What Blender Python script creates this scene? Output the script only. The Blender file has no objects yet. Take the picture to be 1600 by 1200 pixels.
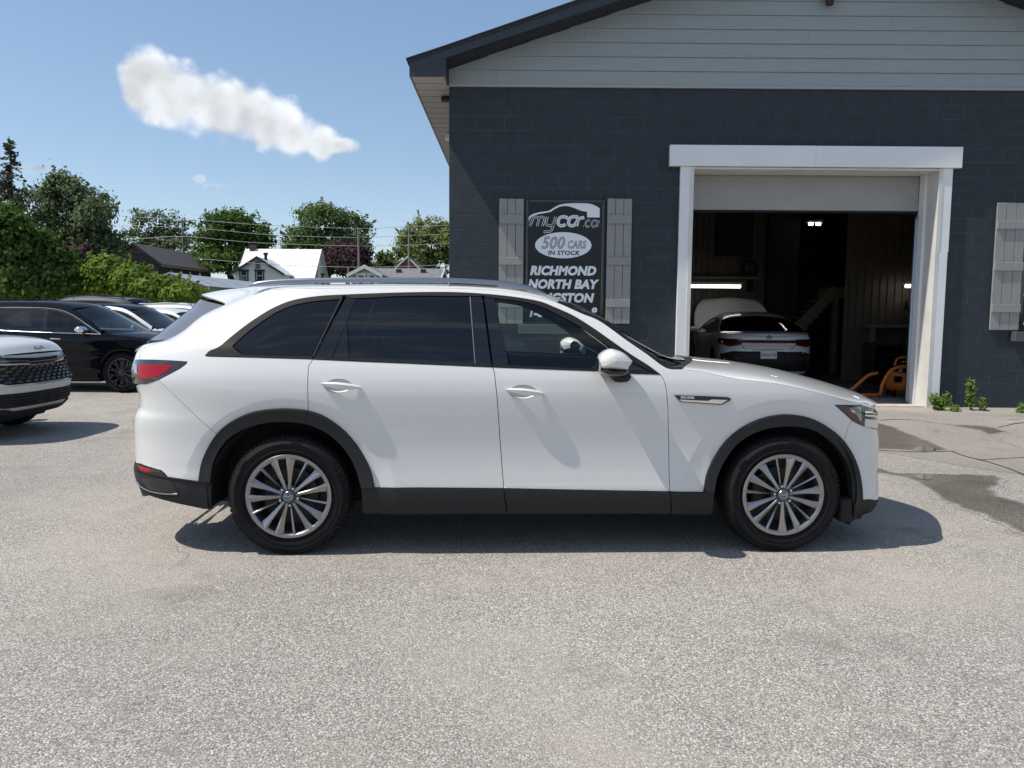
import bpy, bmesh, math, random
import numpy as np
from mathutils import Vector, Matrix, geometry, noise

R = math.radians
sc = bpy.context.scene
COL = sc.collection
random.seed(7)
rng = np.random.default_rng(7)

# ------------------------------------------------------------------ camera
F_PX, PITCH, ROLL, EYE = 1209.0, 5.34, 0.42, 1.525
_p, _r = R(PITCH), R(ROLL)
c_f = Vector((0, math.cos(_p), -math.sin(_p)))
_u = Vector((0, math.sin(_p), math.cos(_p)))
c_r = Vector((1, 0, 0)) * math.cos(_r) + _u * math.sin(_r)
c_u = -Vector((1, 0, 0)) * math.sin(_r) + _u * math.cos(_r)
CAM = Vector((0, 0, EYE))
cd = bpy.data.cameras.new('camera')
cam = bpy.data.objects.new('camera', cd)
COL.objects.link(cam)
m = Matrix((c_r, c_u, -c_f)).transposed().to_4x4()
m.translation = CAM
cam.matrix_world = m
cd.sensor_width = 36.0
cd.lens = 36.0 * F_PX / 1600.0
cd.clip_start = 0.05
cd.clip_end = 6000
sc.camera = cam

def ray(px, py):
    return c_f + c_r * ((px - 800) / F_PX) + c_u * ((600 - py) / F_PX)

def at_y(px, py, y):
    d = ray(px, py)
    return CAM + d * (y / d.y)

def at_z(px, py, z=0.0):
    d = ray(px, py)
    return CAM + d * ((z - EYE) / d.z)

# ------------------------------------------------------------------ light
SUN = Vector((-0.627, -0.128, 1.0)).normalized()      # towards the sun
SUN_EL = math.asin(SUN.z)
SUN_AZ = math.atan2(SUN.x, SUN.y)                     # from +Y clockwise
world = bpy.data.worlds.new('World')
sc.world = world
world.use_nodes = True
sl = bpy.data.lights.new('sun', 'SUN')
sl.energy = 4.2
sl.angle = R(0.53)
sl.color = (1.0, 0.94, 0.85)
so = bpy.data.objects.new('sun', sl)
COL.objects.link(so)
so.rotation_euler = (-SUN).to_track_quat('-Z', 'Y').to_euler()
so.location = SUN * 50

def build_world():
    nt = world.node_tree
    N, L = nt.nodes, nt.links
    N.clear()
    out = N.new('ShaderNodeOutputWorld')
    bg = N.new('ShaderNodeBackground')
    bg.inputs['Strength'].default_value = 0.150
    sky = N.new('ShaderNodeTexSky')
    sky.sky_type = 'NISHITA'
    sky.sun_disc = False
    sky.sun_elevation = SUN_EL
    sky.sun_rotation = SUN_AZ
    sky.altitude = 100
    sky.air_density = 0.9
    sky.dust_density = 0.5
    sky.ozone_density = 2.5
    tc = N.new('ShaderNodeTexCoord')

    def math_(op, a, b=None, c=None):
        n = N.new('ShaderNodeMath')
        n.operation = op
        for i, v in enumerate((a, b, c)):
            if v is None:
                continue
            if isinstance(v, (int, float)):
                n.inputs[i].default_value = v
            else:
                L.new(v, n.inputs[i])
        return n.outputs[0]

    def dot(v):
        n = N.new('ShaderNodeVectorMath')
        n.operation = 'DOT_PRODUCT'
        L.new(tc.outputs['Generated'], n.inputs[0])
        n.inputs[1].default_value = v
        return n.outputs['Value']

    def cloud(center, right, blobs, amp, soft, nscale, seed):
        """puffs round one direction of the sky; returns (alpha, shade)"""
        c = center.normalized()
        e1 = (right - c * right.dot(c)).normalized()
        e2 = e1.cross(c) * -1
        e2 = c.cross(e1) * -1 if c.cross(e1).z < 0 else c.cross(e1)
        w = dot(c)
        ws = math_('MAXIMUM', w, 0.05)
        u = math_('DIVIDE', dot(e1), ws)
        v = math_('DIVIDE', dot(e2), ws)
        comb = N.new('ShaderNodeCombineXYZ')
        L.new(u, comb.inputs[0]); L.new(v, comb.inputs[1])
        comb.inputs[2].default_value = seed
        def nz(scale, detail, rough=0.6, off=None):
            n = N.new('ShaderNodeTexNoise')
            n.inputs['Scale'].default_value = scale
            n.inputs['Detail'].default_value = detail
            n.inputs['Roughness'].default_value = rough
            src = comb.outputs[0]
            if off is not None:
                a = N.new('ShaderNodeVectorMath'); a.operation = 'ADD'
                L.new(src, a.inputs[0]); a.inputs[1].default_value = off
                src = a.outputs[0]
            L.new(src, n.inputs['Vector'])
            return n.outputs['Fac']
        n1 = nz(nscale, 9, 0.62)
        n1s = nz(nscale * 0.55, 3.5, 0.5)
        n2 = nz(nscale * 0.55, 3.5, 0.5, (-0.014, 0.024, 0))
        vor = N.new('ShaderNodeTexVoronoi')
        vor.feature = 'SMOOTH_F1'
        vor.inputs['Scale'].default_value = nscale * 2.2
        L.new(comb.outputs[0], vor.inputs['Vector'])
        d = None
        for (bu, bv, ru, rv) in blobs:
            a = math_('MULTIPLY', math_('SUBTRACT', u, bu), 1 / ru)
            b = math_('MULTIPLY', math_('SUBTRACT', v, bv), 1 / rv)
            q = math_('SQRT', math_('ADD', math_('MULTIPLY', a, a), math_('MULTIPLY', b, b)))
            q = math_('SUBTRACT', 1.0, q)
            if d is None:
                d = q
            else:
                d = math_('SMOOTH_MAX', d, q, 0.25)
        base = d
        nn = math_('SUBTRACT', n1, 0.5)
        vv = math_('SUBTRACT', 0.30, vor.outputs['Distance'])
        d = math_('ADD', d, math_('MULTIPLY', nn, amp * 0.8))
        d = math_('ADD', d, math_('MULTIPLY', vv, amp * 0.50))
        mr = N.new('ShaderNodeMapRange')
        mr.interpolation_type = 'SMOOTHSTEP'
        mr.inputs['From Min'].default_value = 0.0
        mr.inputs['From Max'].default_value = soft
        L.new(d, mr.inputs['Value'])
        front = math_('GREATER_THAN', w, 0.1)
        alpha = math_('MULTIPLY', mr.outputs[0], front)
        lit = math_('SUBTRACT', n1s, n2)
        sh = math_('ADD', math_('MULTIPLY', lit, 1.0), 1.04)
        sh = math_('SUBTRACT', sh, math_('MULTIPLY', math_('MAXIMUM', math_('SUBTRACT', base, 0.1), 0.0), 0.34))
        sh = math_('ADD', sh, math_('MULTIPLY', vv, 0.10))
        ax = math_('DIVIDE', math_('ADD', v, math_('MULTIPLY', u, 0.30)), 0.040)
        ax = math_('MINIMUM', math_('MAXIMUM', ax, -1.0), 1.0)
        sh = math_('ADD', sh, math_('MULTIPLY', ax, 0.11))
        return alpha, sh

    col = sky.outputs['Color']
    # a gentle pull of the clear sky towards the hazy summer blue
    gm = N.new('ShaderNodeGamma'); gm.inputs['Gamma'].default_value = 0.74
    L.new(col, gm.inputs['Color']); col = gm.outputs[0]
    hs = N.new('ShaderNodeHueSaturation')
    hs.inputs['Saturation'].default_value = SKY_SAT
    hs.inputs['Value'].default_value = SKY_VAL
    L.new(col, hs.inputs['Color'])
    col = hs.outputs[0]

    def mix(col, alpha, sh, tint, k):
        cmb = N.new('ShaderNodeVectorMath'); cmb.operation = 'SCALE'
        cmb.inputs[0].default_value = tint
        L.new(sh, cmb.inputs['Scale'])
        mx = N.new('ShaderNodeMix'); mx.data_type = 'RGBA'
        L.new(math_('MULTIPLY', alpha, k), mx.inputs['Factor'])
        L.new(col, mx.inputs['A']); L.new(cmb.outputs[0], mx.inputs['B'])
        return mx.outputs['Result']

    def blob(c0, pts):
        """pts in photograph pixels about c0 -> tangent units"""
        c = ray(*c0).normalized()
        e1 = (c_r - c * c_r.dot(c)).normalized(); e2 = c.cross(e1)
        if e2.z < 0: e2 = -e2
        def uv(x, y):
            d = ray(x, y); w_ = d.dot(c); return d.dot(e1) / w_, d.dot(e2) / w_
        out_ = []
        for x, y, a, b in pts:
            u0, v0 = uv(x, y); u1, _ = uv(x + a, y); _, v1 = uv(x, y - b)
            out_.append((u0, v0, abs(u1 - u0), abs(v1 - v0)))
        return out_
    c0 = (370, 165)
    dirc = ray(*c0)
    bl = blob(c0, [(232, 122, 52, 62), (255, 145, 70, 66), (300, 160, 70, 62), (345, 170, 62, 60),
                   (388, 176, 62, 58), (428, 192, 60, 58), (465, 212, 52, 42), (495, 220, 50, 34), (528, 226, 34, 18), (215, 150, 36, 40)])
    a, s = cloud(dirc, c_r, bl, 1.05, 0.46, 24.0, 3.1)
    col = mix(col, a, s, (5.3, 5.5, 5.75), 0.97)
    c0 = (330, 285)
    bl = blob(c0, [(309, 279, 15, 10), (335, 292, 22, 8), (358, 294, 12, 6), (60, 262, 50, 10)])
    a, s = cloud(ray(*c0), c_r, bl, 1.5, 0.8, 40.0, 9.7)
    col = mix(col, a, s, (4.8, 5.0, 5.3), 0.40)
    # thin streaks of cloud low over the rest of the sky
    sep = N.new('ShaderNodeSeparateXYZ'); L.new(tc.outputs['Generated'], sep.inputs[0])
    el = math_('MAXIMUM', sep.outputs[2], 0.03)
    cv = N.new('ShaderNodeCombineXYZ')
    L.new(math_('MULTIPLY', math_('DIVIDE', sep.outputs[0], el), 0.35), cv.inputs[0]); L.new(math_('DIVIDE', sep.outputs[1], el), cv.inputs[1])
    nz = N.new('ShaderNodeTexNoise'); nz.inputs['Scale'].default_value = 4.5; nz.inputs['Detail'].default_value = 8
    nz.inputs['Roughness'].default_value = 0.62
    L.new(cv.outputs[0], nz.inputs['Vector'])
    mr = N.new('ShaderNodeMapRange'); mr.interpolation_type = 'SMOOTHSTEP'
    mr.inputs['From Min'].default_value = 0.47; mr.inputs['From Max'].default_value = 0.68
    L.new(nz.outputs['Fac'], mr.inputs['Value'])
    back = N.new('ShaderNodeMapRange'); back.interpolation_type = 'SMOOTHSTEP'
    back.inputs['From Min'].default_value = 0.1; back.inputs['From Max'].default_value = -0.35
    back.inputs['To Min'].default_value = 0.0; back.inputs['To Max'].default_value = 1.0
    L.new(sep.outputs[1], back.inputs['Value'])
    val = N.new('ShaderNodeValue'); val.outputs[0].default_value = 0.85
    col = mix(col, math_('MULTIPLY', mr.outputs[0], back.outputs[0]), val.outputs[0], (5.4, 5.5, 5.7), 0.75)
    L.new(col, bg.inputs['Color'])
    L.new(bg.outputs[0], out.inputs['Surface'])

SKY_SAT, SKY_VAL = 1.10, 1.22
build_world()
vs = sc.view_settings
vs.view_transform = 'Standard'
vs.look = 'None'
vs.exposure = 0.29
vs.gamma = 1.0
vs.use_curve_mapping = False
sc.cycles.max_bounces = 8
sc.cycles.transparent_max_bounces = 16
sc.cycles.caustics_reflective = False
sc.cycles.caustics_refractive = False

# ------------------------------------------------------------------ helpers
def link(o, parent=None):
    COL.objects.link(o)
    if parent is not None:
        o.parent = parent
    return o

def tag(o, label=None, cat=None, group=None, kind=None):
    if label: o['label'] = label
    if cat: o['category'] = cat
    if group: o['group'] = group
    if kind: o['kind'] = kind
    return o

def thing(name, label, cat, loc=(0, 0, 0), rz=0.0, group=None):
    o = bpy.data.objects.new(name, None)
    o.empty_display_size = 0.3
    link(o)
    o.location = loc
    o.rotation_euler = (0, 0, rz)
    return tag(o, label, cat, group)

def mesh_from(name, verts, faces, sharp=40.0):
    me = bpy.data.meshes.new(name)
    me.from_pydata([tuple(v) for v in verts], [], faces)
    if sharp is not None:
        me.polygons.foreach_set('use_smooth', [True] * len(me.polygons))
        me.update()
        me.set_sharp_from_angle(angle=R(sharp))
    me.update()
    return me

def add(name, verts, faces, mat, parent=None, sharp=40.0, label=None):
    me = mesh_from(name, verts, faces, sharp)
    if mat is not None:
        me.materials.append(mat)
    o = bpy.data.objects.new(name, me)
    link(o, parent)
    if label: o['label'] = label
    return o

def inst(name, me, parent=None, loc=(0, 0, 0), rot=(0, 0, 0), scale=(1, 1, 1)):
    o = bpy.data.objects.new(name, me)
    link(o, parent)
    o.location = loc; o.rotation_euler = rot; o.scale = scale
    return o

class MB:
    """collects simple shapes; build() links them as one mesh object"""
    def __init__(s):
        s.v = []; s.f = []
    def _a(s, v, f):
        k = len(s.v)
        s.v += [tuple(p) for p in v]
        s.f += [tuple(i + k for i in q) for q in f]
        return s
    def box(s, x0, x1, y0, y1, z0, z1, bev=0.0):
        if bev <= 0:
            v = [(x, y, z) for z in (z0, z1) for x, y in ((x0, y0), (x1, y0), (x1, y1), (x0, y1))]
            return s._a(v, [(3, 2, 1, 0), (4, 5, 6, 7), (0, 1, 5, 4), (1, 2, 6, 5), (2, 3, 7, 6), (3, 0, 4, 7)])
        bm = bmesh.new()
        bmesh.ops.create_cube(bm, size=1.0)
        for q in bm.verts:
            q.co = Vector((x0 + (q.co.x + .5) * (x1 - x0), y0 + (q.co.y + .5) * (y1 - y0), z0 + (q.co.z + .5) * (z1 - z0)))
        bmesh.ops.bevel(bm, geom=bm.edges[:], offset=bev, segments=1, affect='EDGES', profile=0.7)
        bm.verts.index_update()
        s._a([q.co for q in bm.verts], [[q.index for q in f.verts] for f in bm.faces])
        bm.free()
        return s
    def hexa(s, b, t):
        """two quads bottom/top, same winding"""
        return s._a(list(b) + list(t), [(3, 2, 1, 0), (4, 5, 6, 7), (0, 1, 5, 4), (1, 2, 6, 5), (2, 3, 7, 6), (3, 0, 4, 7)])
    def tube(s, path, r, n=8, caps=True, flat=1.0):
        path = [Vector(p) for p in path]
        rs = r if isinstance(r, (list, tuple)) else [r] * len(path)
        vs_, fs = [], []
        up = Vector((0, 0, 1))
        t0 = (path[1] - path[0]).normalized()
        if abs(t0.dot(up)) > 0.95: up = Vector((1, 0, 0))
        a = t0.cross(up).normalized()
        for i, p in enumerate(path):
            t = (path[min(i + 1, len(path) - 1)] - path[max(i - 1, 0)]).normalized()
            a = (a - t * a.dot(t)).normalized()
            b = t.cross(a)
            for k in range(n):
                th = 2 * math.pi * k / n
                vs_.append(p + a * (math.cos(th) * rs[i]) + b * (math.sin(th) * rs[i] * flat))
        for i in range(len(path) - 1):
            for k in range(n):
                k2 = (k + 1) % n
                fs.append((i * n + k, i * n + k2, (i + 1) * n + k2, (i + 1) * n + k))
        if caps:
            fs.append(tuple(range(n - 1, -1, -1)))
            o = (len(path) - 1) * n
            fs.append(tuple(o + k for k in range(n)))
        return s._a(vs_, fs)
    def lathe(s, prof, n=48, axis='y', c=(0, 0, 0), closed=False, a0=0.0):
        """prof: (r, h) pairs turned round axis"""
        vs_, fs = [], []
        k = len(prof)
        for i in range(n):
            th = a0 + 2 * math.pi * i / n
            cs, sn = math.cos(th), math.sin(th)
            for r, h in prof:
                if axis == 'y': p = (c[0] + r * cs, c[1] + h, c[2] + r * sn)
                elif axis == 'z': p = (c[0] + r * cs, c[1] + r * sn, c[2] + h)
                else: p = (c[0] + h, c[1] + r * cs, c[2] + r * sn)
                vs_.append(p)
        rows = k if closed else k - 1
        for i in range(n):
            i2 = (i + 1) % n
            for j in range(rows):
                j2 = (j + 1) % k
                fs.append((i * k + j, i * k + j2, i2 * k + j2, i2 * k + j))
        return s._a(vs_, fs)
    def prism(s, poly, f0, f1):
        """poly of 2D points; f0/f1 map a point to 3D"""
        n = len(poly)
        v = [f0(p) for p in poly] + [f1(p) for p in poly]
        fs = [tuple(range(n - 1, -1, -1)), tuple(range(n, 2 * n))]
        for i in range(n):
            j = (i + 1) % n
            fs.append((i, j, n + j, n + i))
        return s._a(v, fs)
    def grid(s, rows):
        n = len(rows[0]); v = [p for r in rows for p in r]; fs = []
        for i in range(len(rows) - 1):
            for j in range(n - 1):
                fs.append((i * n + j, i * n + j + 1, (i + 1) * n + j + 1, (i + 1) * n + j))
        return s._a(v, fs)
    def build(s, name, mat, parent=None, sharp=40.0, label=None, fix=True):
        o = add(name, s.v, s.f, mat, parent, sharp, label)
        if fix:
            bm = bmesh.new(); bm.from_mesh(o.data)
            bmesh.ops.recalc_face_normals(bm, faces=bm.faces)
            bm.to_mesh(o.data); bm.free()
            if sharp is not None: o.data.set_sharp_from_angle(angle=R(sharp))
        return o

# ------------------------------------------------------------------ materials
def mat(name, col, rough=0.5, metal=0.0, coat=0.0, spec=0.5, var=0.0, vscale=8.0, bump=0.0, bscale=60.0, emit=None, estr=0.0, vcol=None, coords='Object', coat_rough=0.03, rvar=0.0, stretch=(1, 1, 1), bdist=0.01):
    mt = bpy.data.materials.new(name)
    mt.use_nodes = True
    nt = mt.node_tree
    N, L = nt.nodes, nt.links
    b = N['Principled BSDF']
    b.inputs['Base Color'].default_value = (*col, 1)
    b.inputs['Roughness'].default_value = rough
    b.inputs['Metallic'].default_value = metal
    b.inputs['Coat Weight'].default_value = coat
    b.inputs['Coat Roughness'].default_value = coat_rough
    b.inputs['Specular IOR Level'].default_value = spec
    if emit:
        b.inputs['Emission Color'].default_value = (*emit, 1)
        b.inputs['Emission Strength'].default_value = estr
    tc = None
    def src():
        nonlocal tc
        if tc is None:
            t = N.new('ShaderNodeTexCoord')
            mp = N.new('ShaderNodeMapping')
            mp.inputs['Scale'].default_value = stretch
            if coords == 'World':
                g = N.new('ShaderNodeNewGeometry'); L.new(g.outputs['Position'], mp.inputs['Vector'])
            else:
                L.new(t.outputs[coords], mp.inputs['Vector'])
            tc = mp.outputs[0]
        return tc
    if var > 0 or rvar > 0:
        n = N.new('ShaderNodeTexNoise')
        n.inputs['Scale'].default_value = vscale
        n.inputs['Detail'].default_value = 6
        n.inputs['Roughness'].default_value = 0.6
        L.new(src(), n.inputs['Vector'])
        if var > 0:
            mx = N.new('ShaderNodeMix'); mx.data_type = 'RGBA'
            c2 = vcol or tuple(min(1, c * (1 + var)) for c in col)
            c1 = col if vcol else tuple(c * (1 - var) for c in col)
            mx.inputs['A'].default_value = (*c1, 1); mx.inputs['B'].default_value = (*c2, 1)
            r = N.new('ShaderNodeMapRange'); r.inputs['From Min'].default_value = 0.3; r.inputs['From Max'].default_value = 0.7
            L.new(n.outputs['Fac'], r.inputs['Value'])
            L.new(r.outputs[0], mx.inputs['Factor'])
            L.new(mx.outputs['Result'], b.inputs['Base Color'])
        if rvar > 0:
            r = N.new('ShaderNodeMapRange'); r.inputs['To Min'].default_value = max(0.0, rough - rvar); r.inputs['To Max'].default_value = min(1, rough + rvar)
            L.new(n.outputs['Fac'], r.inputs['Value']); L.new(r.outputs[0], b.inputs['Roughness'])
    if bump > 0:
        n = N.new('ShaderNodeTexNoise')
        n.inputs['Scale'].default_value = bscale
        n.inputs['Detail'].default_value = 4
        L.new(src(), n.inputs['Vector'])
        bp = N.new('ShaderNodeBump'); bp.inputs['Strength'].default_value = bump; bp.inputs['Distance'].default_value = bdist
        L.new(n.outputs['Fac'], bp.inputs['Height']); L.new(bp.outputs[0], b.inputs['Normal'])
    return mt

def glass(name, tint, rough=0.0, ior=1.5):
    """thin window glass: tinted see-through plus a Fresnel reflection"""
    mt = bpy.data.materials.new(name)
    mt.use_nodes = True
    N, L = mt.node_tree.nodes, mt.node_tree.links
    N.clear()
    out = N.new('ShaderNodeOutputMaterial')
    tr = N.new('ShaderNodeBsdfTransparent'); tr.inputs['Color'].default_value = (*tint, 1)
    gl = N.new('ShaderNodeBsdfGlossy'); gl.inputs['Roughness'].default_value = rough
    fr = N.new('ShaderNodeFresnel'); fr.inputs['IOR'].default_value = ior
    mx = N.new('ShaderNodeMixShader')
    L.new(fr.outputs[0], mx.inputs[0]); L.new(tr.outputs[0], mx.inputs[1]); L.new(gl.outputs[0], mx.inputs[2])
    L.new(mx.outputs[0], out.inputs['Surface'])
    return mt

M = {}
M['white_paint'] = mat('white_paint', (0.665, 0.667, 0.660), 0.35, coat=1.0, coat_rough=0.02)
M['pearl_paint'] = mat('pearl_paint', (0.72, 0.73, 0.72), 0.35, coat=1.0)
M['black_paint'] = mat('black_paint', (0.004, 0.005, 0.008), 0.25, coat=0.55, coat_rough=0.02, spec=0.0)
M['grey_paint'] = mat('grey_paint', (0.05, 0.055, 0.055), 0.3, coat=1.0)
M['cladding'] = mat('cladding', (0.016, 0.0165, 0.018), 0.6, spec=0.35, var=0.12, vscale=14, bump=0.08, bscale=500)
M['trim'] = mat('trim', (0.014, 0.0135, 0.014), 0.6, spec=0.2)
M['gloss_black'] = mat('gloss_black', (0.006, 0.006, 0.008), 0.06, coat=0.5)
M['liner'] = mat('liner', (0.010, 0.010, 0.011), 0.85, var=0.3, vscale=20)
M['rubber'] = mat('rubber', (0.008, 0.008, 0.009), 0.82, spec=0.25, var=0.35, vscale=18, rvar=0.1, bump=0.12, bscale=160)
M['wheel_metal'] = mat('wheel_metal', (0.31, 0.305, 0.305), 0.24, metal=0.85, coat=0.4)
M['dark_wheel'] = mat('dark_wheel', (0.012, 0.012, 0.014), 0.2, coat=0.6)
M['brake_metal'] = mat('brake_metal', (0.05, 0.048, 0.046), 0.5, metal=0.6)
M['chrome'] = mat('chrome', (0.80, 0.80, 0.82), 0.07, metal=1.0)
M['satin_metal'] = mat('satin_metal', (0.30, 0.315, 0.35), 0.28, metal=0.9)
M['red_lens'] = mat('red_lens', (0.30, 0.002, 0.010), 0.25, coat=0.35, spec=0.2)
M['dark_red_lens'] = mat('dark_red_lens', (0.09, 0.004, 0.008), 0.15, coat=1.0)
M['smoke_lens'] = mat('smoke_lens', (0.018, 0.018, 0.02), 0.08, coat=1.0)
M['clear_lens'] = mat('clear_lens', (0.30, 0.33, 0.35), 0.06, metal=0.5, coat=1.0)
M['lamp_white'] = mat('lamp_white', (0.75, 0.78, 0.80), 0.15, coat=1.0)
M['front_glass'] = glass('front_glass', (0.86, 0.94, 0.88), 0.0, 1.6)
M['screen_glass'] = glass('screen_glass', (0.55, 0.66, 0.62))
M['privacy_glass'] = glass('privacy_glass', (0.045, 0.055, 0.065), 0.0, 1.75)
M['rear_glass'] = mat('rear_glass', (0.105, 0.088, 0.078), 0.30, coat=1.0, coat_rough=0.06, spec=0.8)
M['glass_run'] = mat('glass_run', (0.10, 0.10, 0.105), 0.35)
M['clear_glass'] = glass('clear_glass', (0.85, 0.9, 0.88))
M['seat_fabric'] = mat('seat_fabric', (0.045, 0.046, 0.048), 0.75)
M['interior_dark'] = mat('interior_dark', (0.022, 0.023, 0.024), 0.7)
M['interior_light'] = mat('interior_light', (0.35, 0.36, 0.34), 0.8)
# ------------------------------------------------------------------ car bodies
def pchip(xs, ys):
    """monotone cubic through the points, clamped outside"""
    xs = list(map(float, xs)); ys = list(map(float, ys)); n = len(xs)
    h = [xs[i + 1] - xs[i] for i in range(n - 1)]
    d = [(ys[i + 1] - ys[i]) / h[i] for i in range(n - 1)]
    t = [0.0] * n
    t[0], t[-1] = d[0], d[-1]
    for i in range(1, n - 1):
        if d[i - 1] * d[i] > 0:
            w1, w2 = 2 * h[i] + h[i - 1], h[i] + 2 * h[i - 1]
            t[i] = (w1 + w2) / (w1 / d[i - 1] + w2 / d[i])
    def f(x):
        if x <= xs[0]: return ys[0]
        if x >= xs[-1]: return ys[-1]
        lo, hi = 0, n - 1
        while hi - lo > 1:
            k = (lo + hi) // 2
            if xs[k] <= x: lo = k
            else: hi = k
        i = lo
        u = (x - xs[i]) / h[i]
        return ((1 + 2 * u) * (1 - u) ** 2 * ys[i] + u * (1 - u) ** 2 * h[i] * t[i]
                + u * u * (3 - 2 * u) * ys[i + 1] + u * u * (u - 1) * h[i] * t[i + 1])
    return f

def cr(pts, n=6, closed=False):
    """Catmull-Rom through points of any dimension"""
    P = [np.array(p, float) for p in pts]
    k = len(P); out = []
    for i in range(k if closed else k - 1):
        if closed:
            a, b, c, d = P[(i - 1) % k], P[i], P[(i + 1) % k], P[(i + 2) % k]
        else:
            b, c = P[i], P[i + 1]
            a = P[i - 1] if i > 0 else 2 * b - c
            d = P[i + 2] if i + 2 < k else 2 * c - b
        for j in range(n):
            t = j / n
            out.append(tuple(0.5 * (2 * b + (c - a) * t + (2 * a - 5 * b + 4 * c - d) * t * t + (3 * b - a - 3 * c + d) * t ** 3)))
    if not closed: out.append(tuple(P[-1]))
    return out

def dens(pts, step, closed=True):
    out = []
    n = len(pts)
    for i in range(n if closed else n - 1):
        a, b = pts[i], pts[(i + 1) % n]
        k = max(1, int(math.ceil(math.dist(a, b) / step)))
        for j in range(k):
            out.append(tuple(a[q] + (b[q] - a[q]) * j / k for q in range(len(a))))
    if not closed: out.append(tuple(pts[-1]))
    return out

def dedupe(pts, eps=1e-4):
    out = []
    for p in pts:
        if not out or math.dist(p, out[-1]) > eps: out.append(p)
    if len(out) > 1 and math.dist(out[0], out[-1]) < eps: out.pop()
    return out

def area2(poly):
    return sum(poly[i][0] * poly[(i + 1) % len(poly)][1] - poly[(i + 1) % len(poly)][0] * poly[i][1] for i in range(len(poly))) / 2

def shrink(poly, d):
    if d == 0: return poly
    n = len(poly); s = 1 if area2(poly) > 0 else -1; out = []
    for i in range(n):
        a, b, c = poly[i - 1], poly[i], poly[(i + 1) % n]
        e1 = (b[0] - a[0], b[1] - a[1]); e2 = (c[0] - b[0], c[1] - b[1])
        l1 = math.hypot(*e1) or 1; l2 = math.hypot(*e2) or 1
        n1 = (-e1[1] / l1 * s, e1[0] / l1 * s); n2 = (-e2[1] / l2 * s, e2[0] / l2 * s)
        q = 1 + n1[0] * n2[0] + n1[1] * n2[1]
        q = max(q, 0.35)
        out.append((b[0] + d * (n1[0] + n2[0]) / q, b[1] + d * (n1[1] + n2[1]) / q))
    return out

def inside_np(px, py, poly):
    """vectorised point in polygon"""
    P = np.asarray(poly, float)
    x1, y1 = P[:, 0], P[:, 1]; x2, y2 = np.roll(x1, -1), np.roll(y1, -1)
    px = np.asarray(px)[:, None]; py = np.asarray(py)[:, None]
    c = (y1 > py) != (y2 > py)
    with np.errstate(divide='ignore', invalid='ignore'):
        xi = (x2 - x1) * (py - y1) / (y2 - y1) + x1
    return (np.sum(c & (px < xi), axis=1) % 2) == 1

def seg_dist(px, py, poly):
    P = np.asarray(poly, float); Q = np.roll(P, -1, axis=0)
    out = np.full(len(px), 1e9)
    pts = np.stack([px, py], 1)
    for a, b in zip(P, Q):
        d = b - a; L2 = d @ d
        t = np.clip(((pts - a) @ d) / L2, 0, 1) if L2 > 0 else np.zeros(len(pts))
        q = pts - (a + t[:, None] * d)
        out = np.minimum(out, np.hypot(q[:, 0], q[:, 1]))
    return out

class Car:
    """half-width field Y(x, z): a body whose side is known from its profile; x forward, y left, z up"""
    def __init__(s, B, xF, xR, x0F, x0R, pF, pR, wheels=(), arch=None, extra=None):
        s.B = pchip(*zip(*B))
        s.xF = xF if callable(xF) else pchip(*zip(*xF))
        s.xR = xR if callable(xR) else pchip(*zip(*xR))
        s.x0F, s.x0R, s.pF, s.pR = x0F, x0R, pF, pR
        s.wheels, s.arch, s.extra = wheels, arch, extra
    def Y(s, x, z):
        w = s.B(z)
        if x > s.x0F:
            u = (x - s.x0F) / (s.xF(z) - s.x0F)
            w *= max(0.0, 1 - min(u, 1.0) ** s.pF) ** (1 / s.pF)
        elif x < s.x0R:
            u = (s.x0R - x) / (s.x0R - s.xR(z))
            w *= max(0.0, 1 - min(u, 1.0) ** s.pR) ** (1 / s.pR)
        if s.arch:
            for xw, zw in s.wheels:
                r = math.hypot((x - xw) * s.arch[3], z - zw)
                if r < s.arch[1]:
                    w -= s.arch[2] * min(1.0, (s.arch[1] - r) / (s.arch[1] - s.arch[0])) * min(1.0, w / 0.6)
        if s.extra: w += s.extra(x, z) * min(1.0, w / 0.6)
        return max(w, 0.0)
    def endx(s, yy, z, front):
        """x of the end face at half-width yy"""
        w = s.B(z); q = min(abs(yy) / w, 1.0)
        p = s.pF if front else s.pR
        u = (1 - q ** p) ** (1 / p)
        return s.x0F + u * (s.xF(z) - s.x0F) if front else s.x0R - u * (s.x0R - s.xR(z))
    def s_of(s, x, z):
        if x > s.x0F:
            Ln = s.xF(z) - s.x0F; u = min((x - s.x0F) / Ln, 1.0)
            return s.x0F + Ln * (1 - (1 - u) ** (1 / 2.2))
        if x < s.x0R:
            Ln = s.x0R - s.xR(z); u = min((s.x0R - x) / Ln, 1.0)
            return s.x0R - Ln * (1 - (1 - u) ** (1 / 2.2))
        return x
    def x_of(s, t, z):
        if t > s.x0F:
            Ln = s.xF(z) - s.x0F; a = min((t - s.x0F) / Ln, 1.0)
            return s.x0F + Ln * (1 - (1 - a) ** 2.2)
        if t < s.x0R:
            Ln = s.x0R - s.xR(z); a = min((s.x0R - t) / Ln, 1.0)
            return s.x0R - Ln * (1 - (1 - a) ** 2.2)
        return t
    def nrm(s, x, z):
        """outward normal on the right-hand (y<0) side"""
        e = 0.004
        x1, x2 = x - e, x + e
        if x > s.x0F: x2 = min(x2, s.xF(z) - 1e-5)
        if x < s.x0R: x1 = max(x1, s.xR(z) + 1e-5)
        if x2 - x1 < 1e-6: return Vector((1 if x > 0 else -1, 0, 0))
        dx = (s.Y(x2, z) - s.Y(x1, z)) / (x2 - x1)
        dz = (s.Y(x, z + e) - s.Y(x, z - e)) / (2 * e)
        return Vector((-dx, -1, -dz)).normalized()

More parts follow.
